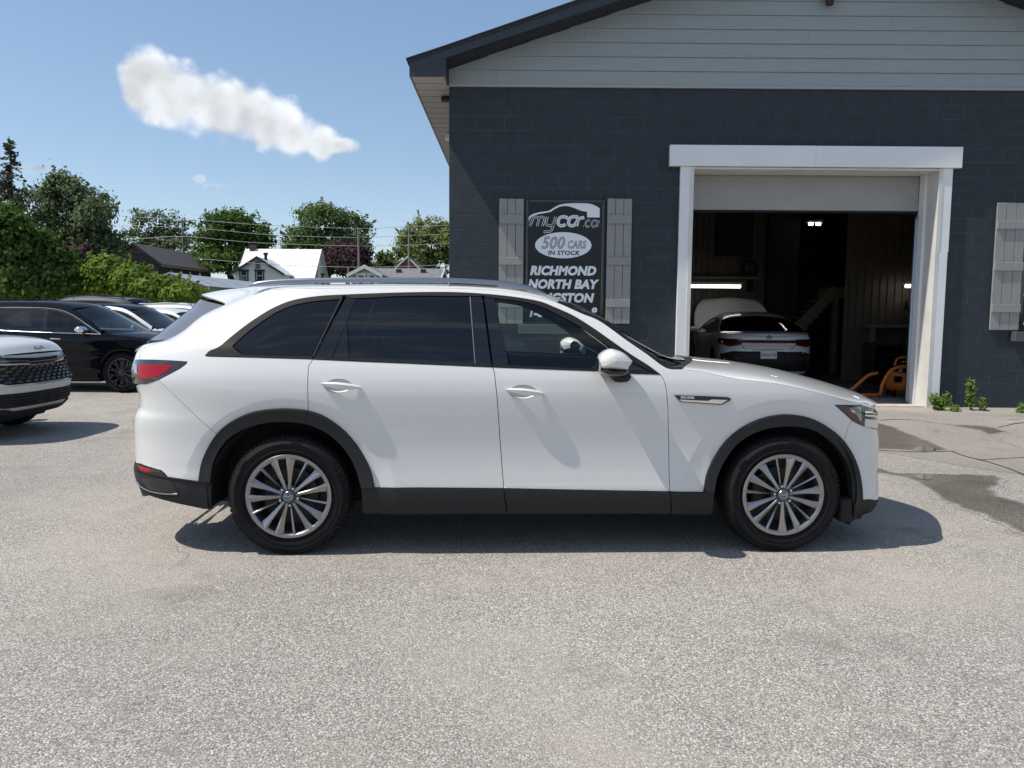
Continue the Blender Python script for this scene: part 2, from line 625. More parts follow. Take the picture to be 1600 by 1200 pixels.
def panel(car, name, poly, mt, parent, off=0.0, gap=0.002, flange=0.018, holes=(), res=0.04, sides=(-1, 1), extra_pts=(), label=None, thick=None):
    """a body panel: the (x,z) polygon laid on the car's side, edges turned in"""
    poly = dedupe(poly)
    poly = shrink(poly, gap)
    holes = [shrink(dedupe(h), -gap) for h in holes]
    tp = [(car.s_of(x, z), z) for x, z in poly]
    th = [[(car.s_of(x, z), z) for x, z in h] for h in holes]
    xs = [p[0] for p in tp]; zs = [p[1] for p in tp]
    gx, gz = np.meshgrid(np.arange(min(xs), max(xs), res), np.arange(min(zs), max(zs), res))
    gx = gx.ravel(); gz = gz.ravel()
    if len(extra_pts):
        ep = np.array([(car.s_of(x, z), z) for x, z in extra_pts])
        gx = np.concatenate([gx, ep[:, 0]]); gz = np.concatenate([gz, ep[:, 1]])
    k = inside_np(gx, gz, tp) & (seg_dist(gx, gz, tp) > res * 0.3)
    for h in th:
        k &= ~inside_np(gx, gz, h) & (seg_dist(gx, gz, h) > res * 0.3)
    co = [Vector(p) for p in tp]; ed = []
    n = len(tp)
    ed += [(i, (i + 1) % n) for i in range(n)]
    loops = [list(range(n))]
    for h in th:
        b = len(co); co += [Vector(p) for p in h]
        ed += [(b + i, b + (i + 1) % len(h)) for i in range(len(h))]
        loops.append(list(range(b, b + len(h))))
    co += [Vector((a, b)) for a, b in zip(gx[k], gz[k])]
    vc, _, fc, ov, _, _ = geometry.delaunay_2d_cdt(co, ed, [], 0, 1e-6)
    cen = np.array([((vc[f[0]][0] + vc[f[1]][0] + vc[f[2]][0]) / 3, (vc[f[0]][1] + vc[f[1]][1] + vc[f[2]][1]) / 3) for f in fc])
    ok = inside_np(cen[:, 0], cen[:, 1], tp)
    for h in th: ok &= ~inside_np(cen[:, 0], cen[:, 1], h)
    faces = [tuple(f) for f, q in zip(fc, ok) if q]
    V, Nn = [], []
    for q in vc:
        z = q[1]; x = car.x_of(q[0], z)
        nn = car.nrm(x, z)
        V.append(Vector((x, -car.Y(x, z), z)) + nn * off); Nn.append(nn)
    # turned-in edges on every boundary edge
    cnt = {}
    for f in faces:
        for a, b in ((f[0], f[1]), (f[1], f[2]), (f[2], f[0])):
            cnt[(a, b)] = cnt.get((a, b), 0) + 1
    bnd = [e for e in cnt if (e[1], e[0]) not in cnt]
    out = None
    nb = len(V)
    if flange > 0:
        new = {}
        FN = {}
        for a, b in bnd:
            d = V[b] - V[a]
            for i in (a, b):
                w = d.cross(Nn[i])
                FN[i] = FN.get(i, Vector()) + w
        top = {}
        for a, b in bnd:
            for i in (a, b):
                if i not in new:
                    top[i] = len(V); V.append(V[i].copy()); Nn.append(FN[i].normalized() if FN[i].length > 1e-9 else Nn[i])
                    new[i] = len(V); V.append(V[i] - Nn[i] * flange); Nn.append(Nn[top[i]])
            faces.append((a, new[a], new[b], b)) if False else faces.append((top[b], top[a], new[a], new[b]))
    objs = []
    for sd in sides:
        vv = [(p.x, p.y * (1 if sd < 0 else -1), p.z) for p in V]
        nn = [(p.x, p.y * (1 if sd < 0 else -1), p.z) for p in Nn]
        # orientation: make face winding agree with normals
        ff = []
        for f in faces:
            a, b, c = (Vector(vv[f[0]]), Vector(vv[f[1]]), Vector(vv[f[2]]))
            fn = (b - a).cross(c - a)
            sn = Vector(nn[f[0]]) + Vector(nn[f[1]]) + Vector(nn[f[2]])
            ff.append(f if fn.dot(sn) >= 0 else tuple(reversed(f)))
        me = bpy.data.meshes.new(name)
        me.from_pydata(vv, [], ff)
        me.polygons.foreach_set('use_smooth', [True] * len(me.polygons))
        me.normals_split_custom_set_from_vertices([tuple(Vector(q).normalized()) for q in nn])
        me.materials.append(mt)
        o = bpy.data.objects.new(name, me)
        link(o, parent)
        if label: o['label'] = label
        objs.append(o)
    return objs

def strip(car, name, pts, mt, parent, width=0.01, off=0.006, sides=(-1, 1), n=6):
    """a thin moulding along a polyline (x,z) on the side"""
    objs = []
    for sd in sides:
        mb = MB()
        path = []
        for x, z in pts:
            nn = car.nrm(x, z); p = Vector((x, -car.Y(x, z), z)) + nn * off
            path.append((p.x, p.y * (1 if sd < 0 else -1), p.z))
        mb.tube(path, width / 2, n)
        objs.append(mb.build(name, mt, parent, 60))
    return objs

def build_wheel(parent, name, x, y, side, r, rim_r, style, rot=0.0, width=0.24, tyre_mat='rubber', rim_mat='wheel_metal', zc=None, cache={}):
    """wheel > tyre, rim, spokes...; side -1: outer face towards -y"""
    w = bpy.data.objects.new(name, None)
    link(w, parent)
    w.location = (x, y, zc if zc is not None else r - 0.006)
    w.rotation_euler = (0, 0, 0 if side < 0 else math.pi)
    key = (r, rim_r, style, width, tyre_mat, rim_mat)
    if key not in cache:
        h = width / 2
        parts = []
        # outer face lies at y = -h
        t = MB()
        prof = [(rim_r - 0.012, -h + 0.035), (rim_r + 0.002, -h + 0.016), (rim_r + 0.012, -h + 0.008), (rim_r + 0.045, -h - 0.002), ((rim_r + r) / 2 + 0.012, -h - 0.004),
                (r - 0.040, -h + 0.004), (r - 0.022, -h + 0.013), (r - 0.010, -h + 0.028), (r - 0.002, -h + 0.05), (r, 0), (r - 0.002, h - 0.05), (r - 0.022, h - 0.013),
                (r - 0.04, h - 0.004), (rim_r + 0.02, h), (rim_r - 0.012, h - 0.03)]
        t.lathe(prof, 72)
        if style == 'twin':
            nb = 76
            for i in range(nb):      # tread shoulder blocks
                a = 2 * math.pi * i / nb; da = 2 * math.pi / nb * 0.34
                for (r0, r1, y0, y1) in ((r - 0.017, r + 0.003, -h + 0.016, -h + 0.075), (r - 0.006, r + 0.003, -h + 0.085, h - 0.085)):
                    v = []
                    for yy, rr0 in ((y0, r0 - 0.004), (y1, r0 + 0.008)):
                        for rr, s_ in ((rr0, -1), (rr0, 1), (r1 if yy == y1 else r1 - 0.010, 1), (r1 if yy == y1 else r1 - 0.010, -1)):
                            th = a + s_ * da + (0.02 if yy == y1 else 0)
                            v.append((rr * math.cos(th), yy, rr * math.sin(th)))
                    t._a(v, [(0, 1, 2, 3), (7, 6, 5, 4), (0, 4, 5, 1), (1, 5, 6, 2), (2, 6, 7, 3), (3, 7, 4, 0)])
            for i in range(6):       # raised marks on the sidewall
                for q in range(5):
                    a = 2 * math.pi * i / 6 + 0.3 + q * 0.035
                    rr = (rim_r + r) / 2 + 0.018
                    t.tube([(rr * math.cos(a) - 0.0, -h - 0.004, rr * math.sin(a)), ((rr + 0.028) * math.cos(a + 0.05), -h + 0.001, (rr + 0.028) * math.sin(a + 0.05))], 0.003, 4)
            t.lathe([(rim_r + 0.028, -h - 0.0035), (rim_r + 0.031, -h - 0.006), (rim_r + 0.034, -h - 0.0035)], 72)
        parts.append(('tyre', t, tyre_mat))
        b = MB()
        b.lathe([(rim_r, -h + 0.006), (rim_r + 0.003, -h + 0.001), (rim_r - 0.002, -h - 0.003), (rim_r - 0.017, -h - 0.002), (rim_r - 0.026, -h + 0.006), (rim_r - 0.032, -h + 0.035),
                 (rim_r - 0.055, -h + 0.12), (rim_r - 0.05, h - 0.02)], 72)
        parts.append(('rim', b, rim_mat))
        d = MB()
        d.lathe([(0.0, -h + 0.105), (rim_r * 0.62, -h + 0.105), (rim_r * 0.62, -h + 0.13), (0, -h + 0.13)], 40)
        d.box(-rim_r * 0.66, -rim_r * 0.30, -h + 0.085, -h + 0.16, -0.09, 0.09, 0.01)
        d.lathe([(rim_r * 0.95, -h + 0.16), (0, -h + 0.165)], 32)
        parts.append(('brake_disc', d, 'brake_metal'))
        if style == 'twin':
            for k in range(5):
                base = 2 * math.pi * k / 5
                for ang, kind in ((0, 'n'), (R(25.5), 'w'), (R(49.5), 'v')):
                    a = base + ang
                    e1 = Vector((math.cos(a), 0, math.sin(a))); e2 = Vector((-math.sin(a), 0, math.cos(a)))
                    def P(rr, tt, yy): return tuple(e1 * rr + e2 * tt + Vector((0, yy, 0)))
                    s_ = MB()
                    ro = rim_r - 0.012
                    if kind == 'n':
                        rows = [(0.075, 0.006, 0.004, -h + 0.016), (0.16, 0.0075, 0.0045, -h + 0.004), (ro, 0.010, 0.006, -h - 0.0005)]
                        sk = 0.0
                    else:
                        rows = [(0.045, 0.0085, 0.006, -h + 0.012), (0.12, 0.0125, 0.009, -h + 0.003), (0.19, 0.0185, 0.011, -h - 0.003), (ro - 0.026, 0.0245, 0.013, -h - 0.004), (ro, 0.030, 0.015, -h - 0.0015)]
                        sk = -0.003 if kind == 'w' else 0.003
                    vs_ = []
                    for (rr, w_, rd, yy) in rows:
                        q = (rr - 0.045) / (ro - 0.045)
                        c0 = sk * q
                        tw = 0.016 * q * (1 if kind == 'w' else -1) if kind != 'n' else 0.004
                        vs_ += [P(rr, c0 - w_, yy + 0.004 + max(tw, 0)), P(rr, c0 + (rd * (0.75 if kind == 'w' else -0.75) if kind != 'n' else 0), yy - 0.002), P(rr, c0 + w_, yy + 0.004 + max(-tw, 0)),
                                P(rr, c0 + w_ * 0.8, yy + 0.035), P(rr, c0 - w_ * 0.8, yy + 0.035)]
                    fs = []
                    for i in range(len(rows) - 1):
                        for j in range(5):
                            fs.append((i * 5 + j, i * 5 + (j + 1) % 5, (i + 1) * 5 + (j + 1) % 5, (i + 1) * 5 + j))
                    fs += [(4, 3, 2, 1, 0), tuple(range(len(vs_) - 5, len(vs_)))]
                    s_._a(vs_, fs)
                    parts.append(('spoke', s_, rim_mat))
            for k in range(5):
                a = 2 * math.pi * (k + 0.0) / 5 + R(0)
                g = MB(); g.lathe([(0.0, -h + 0.002), (0.0065, -h + 0.002), (0.009, -h + 0.006), (0.010, -h + 0.03)], 8, c=(0.057 * math.cos(a), 0, 0.057 * math.sin(a)))
                parts.append(('lug_nut', g, 'chrome'))
            hb = MB(); hb.lathe([(0.078, -h + 0.05), (0.072, -h + 0.022), (0.04, -h + 0.012), (0.0, -h + 0.012)], 30)
            parts.append(('hub', hb, 'gloss_black'))
            c = MB(); c.lathe([(0.033, -h + 0.02), (0.033, -h + 0.002), (0.030, -h - 0.002), (0.026, -h - 0.0005), (0, -h - 0.0005)], 32)
            parts.append(('hub_cap', c, 'satin_metal'))
            c = MB(); c.lathe([(0.0262, -h + 0.0), (0.0255, -h - 0.0012), (0, -h - 0.0016)], 32)
            parts.append(('cap_disc', c, 'gloss_black'))
            e = MB()
            ring = [(0.0195 * math.cos(2 * math.pi * i / 28), -h - 0.0025, 0.0165 * math.sin(2 * math.pi * i / 28)) for i in range(29)]
            e.tube(ring, 0.0017, 6, caps=False)
            wing = cr([(-0.0175, 0.006), (-0.008, 0.005), (0.0, -0.004), (0.008, 0.005), (0.0175, 0.006)], 5)
            e.tube([(p, -h - 0.003, q) for p, q in wing], 0.0021, 6)
            parts.append(('emblem', e, 'chrome'))
        else:
            ns = 10 if style == 'mesh' else 5
            for k in range(ns):
                a = 2 * math.pi * k / ns
                s_ = MB()
                def P(rr, th, yy): return (rr * math.cos(th), yy, rr * math.sin(th))
                d0 = 0.10 if style == 'mesh' else 0.16
                s_.tube([P(0.04, a, -h + 0.02), P(rim_r * 0.5, a, -h + 0.006), P(rim_r * 0.72, a, -h + 0.002)], 0.010, 6)
                s_.tube([P(rim_r * 0.55, a, -h + 0.006), P(rim_r - 0.015, a + d0 * 1.6, -h + 0.004)], 0.0085, 6)
                s_.tube([P(rim_r * 0.55, a, -h + 0.006), P(rim_r - 0.015, a - d0 * 1.6, -h + 0.004)], 0.0085, 6)
                parts.append(('spoke', s_, rim_mat))
            c = MB(); c.lathe([(0.07, -h + 0.03), (0.06, -h + 0.01), (0.03, -h + 0.002), (0, -h + 0.002)], 24)
            parts.append(('hub_cap', c, rim_mat))
        res = []
        for nme, mb, mm in parts:
            o = mb.build(nme, M[mm], None, 35)
            me = o.data
            bpy.data.objects.remove(o)
            res.append((nme, me))
        cache[key] = res
    for nme, me in cache[key]:
        o = inst(nme, me, w)
        if nme in ('spoke', 'lug_nut', 'hub', 'rim'):
            o.rotation_euler = (0, -rot, 0)
    return w

def text(name, body, size, mt, parent, loc, rot, shear=0.0, offset=0.0, extrude=0.001, align='CENTER', spacing=1.0, sx=1.0):
    cu = bpy.data.curves.new(name, 'FONT')
    cu.body = body; cu.size = size; cu.shear = shear; cu.offset = offset; cu.extrude = extrude
    cu.align_x = align; cu.align_y = 'CENTER'; cu.space_character = spacing; cu.resolution_u = 3
    cu.materials.append(mt)
    o = bpy.data.objects.new(name, cu)
    link(o, parent)
    o.location = loc; o.rotation_euler = rot; o.scale = (sx, 1, 1)
    return o

# ------------------------------------------------------------------ ground
YW = 11.6                                    # front face of the block wall
def smooth(a, b, x):
    t = min(1.0, max(0.0, (x - a) / (b - a)))
    return t * t * (3 - 2 * t)
def gz(x, y):
    """height of the lot: it rises a little towards the garage"""
    return 0.135 * smooth(7.2, 11.4, y) * smooth(-5.0, -1.0, x) + 0.006 * noise.noise(Vector((x * 0.25, y * 0.25, 3.1)))* smooth(6.5, 9.0, y)

def asphalt_material(name, base, dark, light, tan, wet=False):
    mt = bpy.data.materials.new(name); mt.use_nodes = True
    N, L = mt.node_tree.nodes, mt.node_tree.links
    b = N['Principled BSDF']
    g = N.new('ShaderNodeNewGeometry')
    def nz(scale, det=5, ro=0.6):
        n = N.new('ShaderNodeTexNoise'); n.inputs['Scale'].default_value = scale; n.inputs['Detail'].default_value = det; n.inputs['Roughness'].default_value = ro
        L.new(g.outputs['Position'], n.inputs['Vector']); return n.outputs['Fac']
    def vor(scale, feat='F1'):
        n = N.new('ShaderNodeTexVoronoi'); n.inputs['Scale'].default_value = scale; n.feature = feat
        L.new(g.outputs['Position'], n.inputs['Vector']); return n
    def rng_(v, a, b_, c=0.0, d=1.0, sm=False):
        n = N.new('ShaderNodeMapRange'); n.inputs['From Min'].default_value = a; n.inputs['From Max'].default_value = b_
        n.inputs['To Min'].default_value = c; n.inputs['To Max'].default_value = d
        if sm: n.interpolation_type = 'SMOOTHSTEP'
        L.new(v, n.inputs['Value']); return n.outputs[0]
    def mix(f, a, b_):
        n = N.new('ShaderNodeMix'); n.data_type = 'RGBA'
        if isinstance(f, float): n.inputs['Factor'].default_value = f
        else: L.new(f, n.inputs['Factor'])
        for k, v in (('A', a), ('B', b_)):
            if isinstance(v, tuple): n.inputs[k].default_value = (*v, 1)
            else: L.new(v, n.inputs[k])
        return n.outputs['Result']
    def mth(op, a, b_):
        n = N.new('ShaderNodeMath'); n.operation = op
        for i, v in enumerate((a, b_)):
            if isinstance(v, float): n.inputs[i].default_value = v
            else: L.new(v, n.inputs[i])
        return n.outputs[0]
    v1 = vor(128.0)
    sep = N.new('ShaderNodeSeparateColor'); L.new(v1.outputs['Color'], sep.inputs[0])
    col = mix(rng_(sep.outputs[0], 0.05, 0.85), dark, base)
    col = mix(rng_(sep.outputs[1], 0.74, 0.95), col, light)
    # binder between the stones
    gapm = rng_(v1.outputs['Distance'], 0.42, 0.72, 0.0, 0.6)
    col = mix(gapm, col, tuple(c * 0.55 for c in dark))
    v2 = vor(260.0)
    sep2 = N.new('ShaderNodeSeparateColor'); L.new(v2.outputs['Color'], sep2.inputs[0])
    col = mix(rng_(sep2.outputs[2], 0.72, 0.98, 0.0, 0.6), col, light)
    # wear: pale dusty patches, darker oily ones
    col = mix(rng_(nz(0.55, 4), 0.42, 0.70, 0.0, 0.65, True), col, tan)
    col = mix(rng_(nz(0.9, 6, 0.7), 0.50, 0.74, 0.0, 0.5, True), col, tuple(c * 0.8 for c in dark))
    big = rng_(nz(0.22, 4), 0.32, 0.70, 0.82, 1.10)
    sc_ = N.new('ShaderNodeVectorMath'); sc_.operation = 'SCALE'
    L.new(col, sc_.inputs[0]); L.new(big, sc_.inputs['Scale'])
    col = sc_.outputs[0]
    # hairline cracks
    wn = N.new('ShaderNodeTexNoise'); wn.inputs['Scale'].default_value = 1.3; wn.inputs['Detail'].default_value = 6
    L.new(g.outputs['Position'], wn.inputs['Vector'])
    wa = N.new('ShaderNodeVectorMath'); wa.operation = 'MULTIPLY_ADD'
    L.new(wn.outputs['Color'], wa.inputs[0]); wa.inputs[1].default_value = (0.9, 0.9, 0); L.new(g.outputs['Position'], wa.inputs[2])
    vc = N.new('ShaderNodeTexVoronoi'); vc.feature = 'DISTANCE_TO_EDGE'; vc.inputs['Scale'].default_value = 0.33
    L.new(wa.outputs[0], vc.inputs['Vector'])
    crk = mth('MULTIPLY', rng_(vc.outputs['Distance'], 0.0, 0.004, 1.0, 0.0), rng_(nz(0.5, 4), 0.50, 0.60, 0.0, 0.25))
    col = mix(crk, col, (0.035, 0.033, 0.03))
    L.new(col, b.inputs['Base Color'])
    b.inputs['Roughness'].default_value = 0.93
    b.inputs['Specular IOR Level'].default_value = 0.25
    h = mth('SUBTRACT', rng_(v1.outputs['Distance'], 0.0, 0.7, 1.0, 0.0), mth('MULTIPLY', crk, 3.0))
    h = mth('ADD', h, mth('MULTIPLY', sep.outputs[2], 0.7))
    bp = N.new('ShaderNodeBump'); bp.inputs['Strength'].default_value = 0.55; bp.inputs['Distance'].default_value = 0.006
    L.new(h, bp.inputs['Height']); L.new(bp.outputs[0], b.inputs['Normal'])
    if wet:
        # damp: the same paving, darker and a little shiny, fading out ragged at the rim
        at = N.new('ShaderNodeAttribute'); at.attribute_name = 'rim'
        f_ = mth('ADD', at.outputs['Fac'], mth('MULTIPLY', mth('SUBTRACT', nz(7.0, 6, 0.7), 0.5), 0.14))
        f_ = rng_(f_, 0.015, 0.085, 0.0, 1.0, True)
        dk = mix(rng_(nz(1.7, 4), 0.3, 0.7), (0.36, 0.335, 0.31), (0.50, 0.47, 0.44))
        ml = N.new('ShaderNodeMix'); ml.data_type = 'RGBA'; ml.blend_type = 'MULTIPLY'
        L.new(f_, ml.inputs['Factor']); L.new(col, ml.inputs['A']); L.new(dk, ml.inputs['B'])
        L.new(ml.outputs['Result'], b.inputs['Base Color'])
        L.new(rng_(f_, 0.0, 1.0, 0.93, 0.62), b.inputs['Roughness'])
        L.new(mth('MULTIPLY', f_, 0.16), b.inputs['Coat Weight'])
        b.inputs['Coat Roughness'].default_value = 0.2
    return mt

PAVE = ((0.40, 0.368, 0.330), (0.190, 0.174, 0.155), (0.66, 0.63, 0.58), (0.41, 0.374, 0.330))
SLAB = ((0.345, 0.318, 0.285), (0.24, 0.221, 0.198), (0.46, 0.43, 0.39), (0.36, 0.325, 0.285))
M['asphalt'] = asphalt_material('asphalt', *PAVE)
M['wet_asphalt'] = asphalt_material('wet_asphalt', *PAVE, wet=True)
M['old_slab'] = asphalt_material('old_slab', *SLAB)
M['wet_slab'] = asphalt_material('wet_slab', *SLAB, wet=True)
M['earth'] = mat('earth', (0.055, 0.075, 0.03), 0.95, var=0.5, vscale=0.6, vcol=(0.10, 0.09, 0.05), coords='World')

def patch(name, x0, x1, y0, y1, step, mt, hole=None, dz=0.0):
    xs = np.arange(x0, x1 + step * .5, step); ys = np.arange(y0, y1 + step * .5, step)
    v = [(x, y, gz(x, y) + dz) for y in ys for x in xs]
    n = len(xs); f = []
    for j in range(len(ys) - 1):
        for i in range(n - 1):
            if hole and hole(xs[i], ys[j]): continue
            f.append((j * n + i, j * n + i + 1, (j + 1) * n + i + 1, (j + 1) * n + i))
    o = add(name, v, f, mt); tag(o, kind='structure'); return o
patch('parking_lot', -40, 20, -24, 40, 0.25, M['asphalt'])
# fields and gardens to the horizon lie a little lower than the lot
v = [(-3000, -3000, -0.30), (3000, -3000, -0.30), (3000, 3000, -0.30), (-3000, 3000, -0.30)]
tag(add('ground', v, [(0, 1, 2, 3)], M['earth']), kind='structure')

def flat_on_lot(name, pts, mt, dz, sub=3, kind='structure', rag=0.0, closed=True):
    """an irregular sheet lying on the lot, a few mm above it"""
    P = cr(pts, sub, closed=True) if sub > 1 else pts
    P = dens(P, 0.06)
    if rag > 0:
        P = [(x + rag * noise.noise(Vector((x * 6, y * 6, 0.3))) + 0.6 * rag * noise.noise(Vector((x * 19, y * 19, 2.3))), y + rag * noise.noise(Vector((x * 6, y * 6, 7.7)))) for x, y in P]
    xs = [p[0] for p in P]; ys = [p[1] for p in P]
    gx, gy = np.meshgrid(np.arange(min(xs), max(xs), 0.07), np.arange(min(ys), max(ys), 0.07)); gx = gx.ravel(); gy = gy.ravel()
    k = inside_np(gx, gy, P) & (seg_dist(gx, gy, P) > 0.02)
    co = [Vector(p) for p in P] + [Vector(p) for p in zip(gx[k], gy[k])]
    n = len(P)
    vc, _, fc, _, _, _ = geometry.delaunay_2d_cdt(co, [(i, (i + 1) % n) for i in range(n)], [], 0, 1e-6)
    ff = []
    cen = np.array([[sum(vc[i][q] for i in f) / 3 for q in (0, 1)] for f in fc])
    ok = inside_np(cen[:, 0], cen[:, 1], P)
    for f, q in zip(fc, ok):
        if q:
            a, b, c = (vc[i] for i in f)
            ff.append(tuple(f) if (b - a).cross(c - a) > 0 else tuple(reversed(f)))
    o = add(name, [(p[0], p[1], gz(p[0], p[1]) + dz) for p in vc], ff, mt)
    at = o.data.attributes.new('rim', 'FLOAT', 'POINT')
    at.data.foreach_set('value', seg_dist(np.array([p[0] for p in vc]), np.array([p[1] for p in vc]), P).astype(np.float32))
    return tag(o, kind=kind)

def gpt(px, py):
    """pixel -> point of the lot"""
    z = 0.0
    for _ in range(12):
        p = at_z(px, py, z); z = gz(p.x, p.y)
    return p
def gpl(pts): return [(gpt(*q).x, gpt(*q).y) for q in pts]

flat_on_lot('concrete_apron', gpl([(1250, 655), (1390, 641), (1600, 648), (1700, 652), (1720, 700), (1640, 745), (1560, 737), (1375, 706), (1280, 705), (1150, 705), (1150, 672)]), M['old_slab'], 0.0025, sub=1, rag=0.02)
flat_on_lot('wet_patch', gpl([(1240, 652), (1372, 660), (1398, 667), (1436, 683), (1462, 692), (1490, 706), (1445, 706), (1372, 704), (1290, 704), (1230, 690)]), M['wet_slab'], 0.005, sub=1, rag=0.05)
flat_on_lot('wet_patch', gpl([(1300, 722), (1372, 731), (1402, 738), (1440, 739), (1500, 739.5), (1566, 743), (1572, 752), (1560, 768), (1585, 781), (1612, 786), (1660, 802), (1670, 842), (1604, 838), (1560, 818), (1530, 806), (1500, 795), (1466, 780), (1440, 764), (1425, 752), (1398, 745), (1372, 741), (1300, 733)]), M['wet_asphalt'], 0.003, sub=1, rag=0.05)
flat_on_lot('wet_patch', gpl([(1478, 664), (1500, 663), (1530, 664.5), (1562, 669.5), (1580, 676), (1556, 680), (1566, 688), (1600, 699), (1600, 702), (1560, 690), (1545, 681), (1525, 673)]), M['wet_slab'], 0.005, sub=1, rag=0.05)
flat_on_lot('wet_patch', gpl([(1450, 672), (1462, 668), (1476, 669), (1470, 675), (1458, 677)]), M['wet_slab'], 0.005, sub=1, rag=0.05)
M['water'] = mat('water', (0.05, 0.045, 0.04), 0.03, spec=0.6)
flat_on_lot('puddle', gpl([(1428, 701), (1440, 697.5), (1455, 700), (1462, 703), (1458, 705.5), (1430, 705)]), M['water'], 0.0075, sub=2, rag=0.01)
flat_on_lot('puddle', gpl([(1428, 744), (1440, 742), (1457, 743), (1459, 748), (1448, 751), (1434, 748)]), M['water'], 0.0075, sub=2, rag=0.01)
M['crack'] = mat('crack', (0.045, 0.040, 0.036), 0.95)
def crack(pts, w):
    P = cr(gpl(pts), 8)
    l, r_ = [], []
    for i, p in enumerate(P):
        a, b = P[max(0, i - 1)], P[min(len(P) - 1, i + 1)]
        d = (b[0] - a[0], b[1] - a[1]); Ln = math.hypot(*d) or 1
        nx, ny = -d[1] / Ln, d[0] / Ln
        ww = w * (0.45 + 0.8 * abs(noise.noise(Vector((p[0] * 5, p[1] * 5, 1))))) 
        jx = 0.03 * noise.noise(Vector((p[0] * 4, p[1] * 4, 5)))
        l.append((p[0] + nx * ww + jx, p[1] + ny * ww + jx)); r_.append((p[0] - nx * ww + jx, p[1] - ny * ww + jx))
    v = [(x, y, gz(x, y) + 0.0070) for x, y in l + r_]
    n = len(l); f = [(i + n, i + 1 + n, i + 1, i) for i in range(n - 1)]
    o = add('crack', v, f, M['crack']); tag(o, kind='structure')
    if o.data.polygons[0].normal.z < 0: o.data.flip_normals()
crack([(1486, 706), (1510, 713), (1540, 722), (1575, 733), (1620, 748)], 0.016)
crack([(1528, 719.5), (1560, 717.5), (1600, 716), (1640, 715)], 0.012)
crack([(1376, 657), (1400, 656), (1430, 657), (1460, 661), (1490, 664)], 0.010)
crack([(1372, 705), (1430, 707), (1490, 706)], 0.012)
crack([(1560, 668), (1590, 662), (1640, 655)], 0.010)

# ------------------------------------------------------------------ the garage
WALL = mat('wall_paint', (0.018, 0.027, 0.037), 0.62, var=0.25, vscale=5, bump=0.7, bscale=60, coords='World', bdist=0.014)
WALL_J = mat('wall_joint_paint', (0.066, 0.086, 0.106), 0.7, bump=0.5, bscale=80, coords='World')
SIDING = mat('siding_paint', (0.31, 0.345, 0.355), 0.55, var=0.06, vscale=3, bump=0.10, bscale=30, coords='World', stretch=(1, 1, 14))
NAVY = mat('navy_metal', (0.024, 0.032, 0.044), 0.42, var=0.1, vscale=3)
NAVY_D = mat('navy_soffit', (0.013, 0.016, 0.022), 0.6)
SOFFIT = mat('eave_soffit', (0.36, 0.34, 0.33), 0.6)
SHUT = mat('shutter_paint', (0.275, 0.275, 0.27), 0.6, var=0.1, vscale=6, bump=0.15, bscale=20, stretch=(8, 8, 1))
FRAME = mat('white_cladding_metal', (0.78, 0.79, 0.80), 0.42, var=0.04, vscale=2)
SHING = mat('roof_shingle', (0.018, 0.018, 0.020), 0.9, var=0.4, vscale=20)
DOOR = mat('overhead_door_paint', (0.33, 0.335, 0.33), 0.5, var=0.05, vscale=3)
CONC = mat('concrete', (0.34, 0.31, 0.27), 0.85, var=0.2, vscale=4, bump=0.2, bscale=40)

P = lambda px, py, y=YW: at_y(px, py, y)
XL = P(701.5, 300).x
GZ = 0.10
bld = thing('garage', 'dark blue block garage with grey gable siding and an open white framed overhead door', 'garage', (4.5, YW, 0))
bld_w = bld.matrix_world
def bl(o): return o
BX, BY = 4.5, YW
def loc(x, y, z): return (x - BX, y - BY, z)

ZT = P(900, 137.5).z                       # top of the blocks
DX0, DX1 = P(1082.5, 300).x, P(1463, 300).x
DZ1 = P(1270, 263).z
XR = 2 * 4.5 - XL
# recessed joints: one sheet with the opening left free
mb = MB()
D0 = YW + 0.0035
mb.box(XL - BX + .002, DX0 - .03 - BX, D0 - BY, 0.30, -0.2, ZT)
mb.box(DX1 + .03 - BX, XR - BX, D0 - BY, 0.30, -0.2, ZT)
mb.box(DX0 - .029 - BX, DX1 + .029 - BX, D0 - BY + .001, 0.299, DZ1 + .03, ZT)
mb.build('block_joints', WALL_J, bld)
mb = MB(); mb.box(XL - BX, XL - BX + 0.25, 0.301, 11.0, -0.2, ZT); mb.build('side_wall', WALL, bld)
mb = MB(); mb.box(XR - BX - 0.25, XR - BX, 0.301, 11.0, -0.2, ZT); mb.build('side_wall', WALL, bld)
mb = MB(); mb.box(XL - BX + .26, XR - BX - .26, 10.75, 11.0, -0.2, ZT); mb.build('back_wall', WALL, bld)
BH, BLn = 0.2032, 0.4064
def block_mesh(w, h, seed):
    bm = bmesh.new()
    bmesh.ops.create_cube(bm, size=1.0)
    for q in bm.verts: q.co = Vector((q.co.x * (w - 0.0055), q.co.y * 0.05, q.co.z * (h - 0.0055)))
    fe = [e for e in bm.edges if all(vv.co.y < 0 for vv in e.verts)]
    bmesh.ops.bevel(bm, geom=fe, offset=0.004, segments=1, affect='EDGES')
    me = bpy.data.meshes.new('block'); bm.to_mesh(me); bm.free(); me.materials.append(WALL)
    return me
bmesh_cache = {}
blocks = []
nrow = int(math.ceil((ZT - 0.0) / BH))
for r_ in range(nrow):
    z1 = ZT - r_ * BH; z0 = z1 - BH
    off = 0.0 if r_ % 2 == 0 else BLn / 2
    x = XL - off
    while x < XR:
        a, b = max(x, XL), min(x + BLn, XR)
        x += BLn
        segs = []
        if z0 < DZ1 - 0.02:
            if a < DX0 - .03: segs.append((a, min(b, DX0 - .03)))
            if b > DX1 + .03: segs.append((max(a, DX1 + .03), b))
        else: segs.append((a, b))
        for (p, q) in segs:
            if q - p < 0.03: continue
            zz0 = z0
            blocks.append((p, q, zz0, z1))
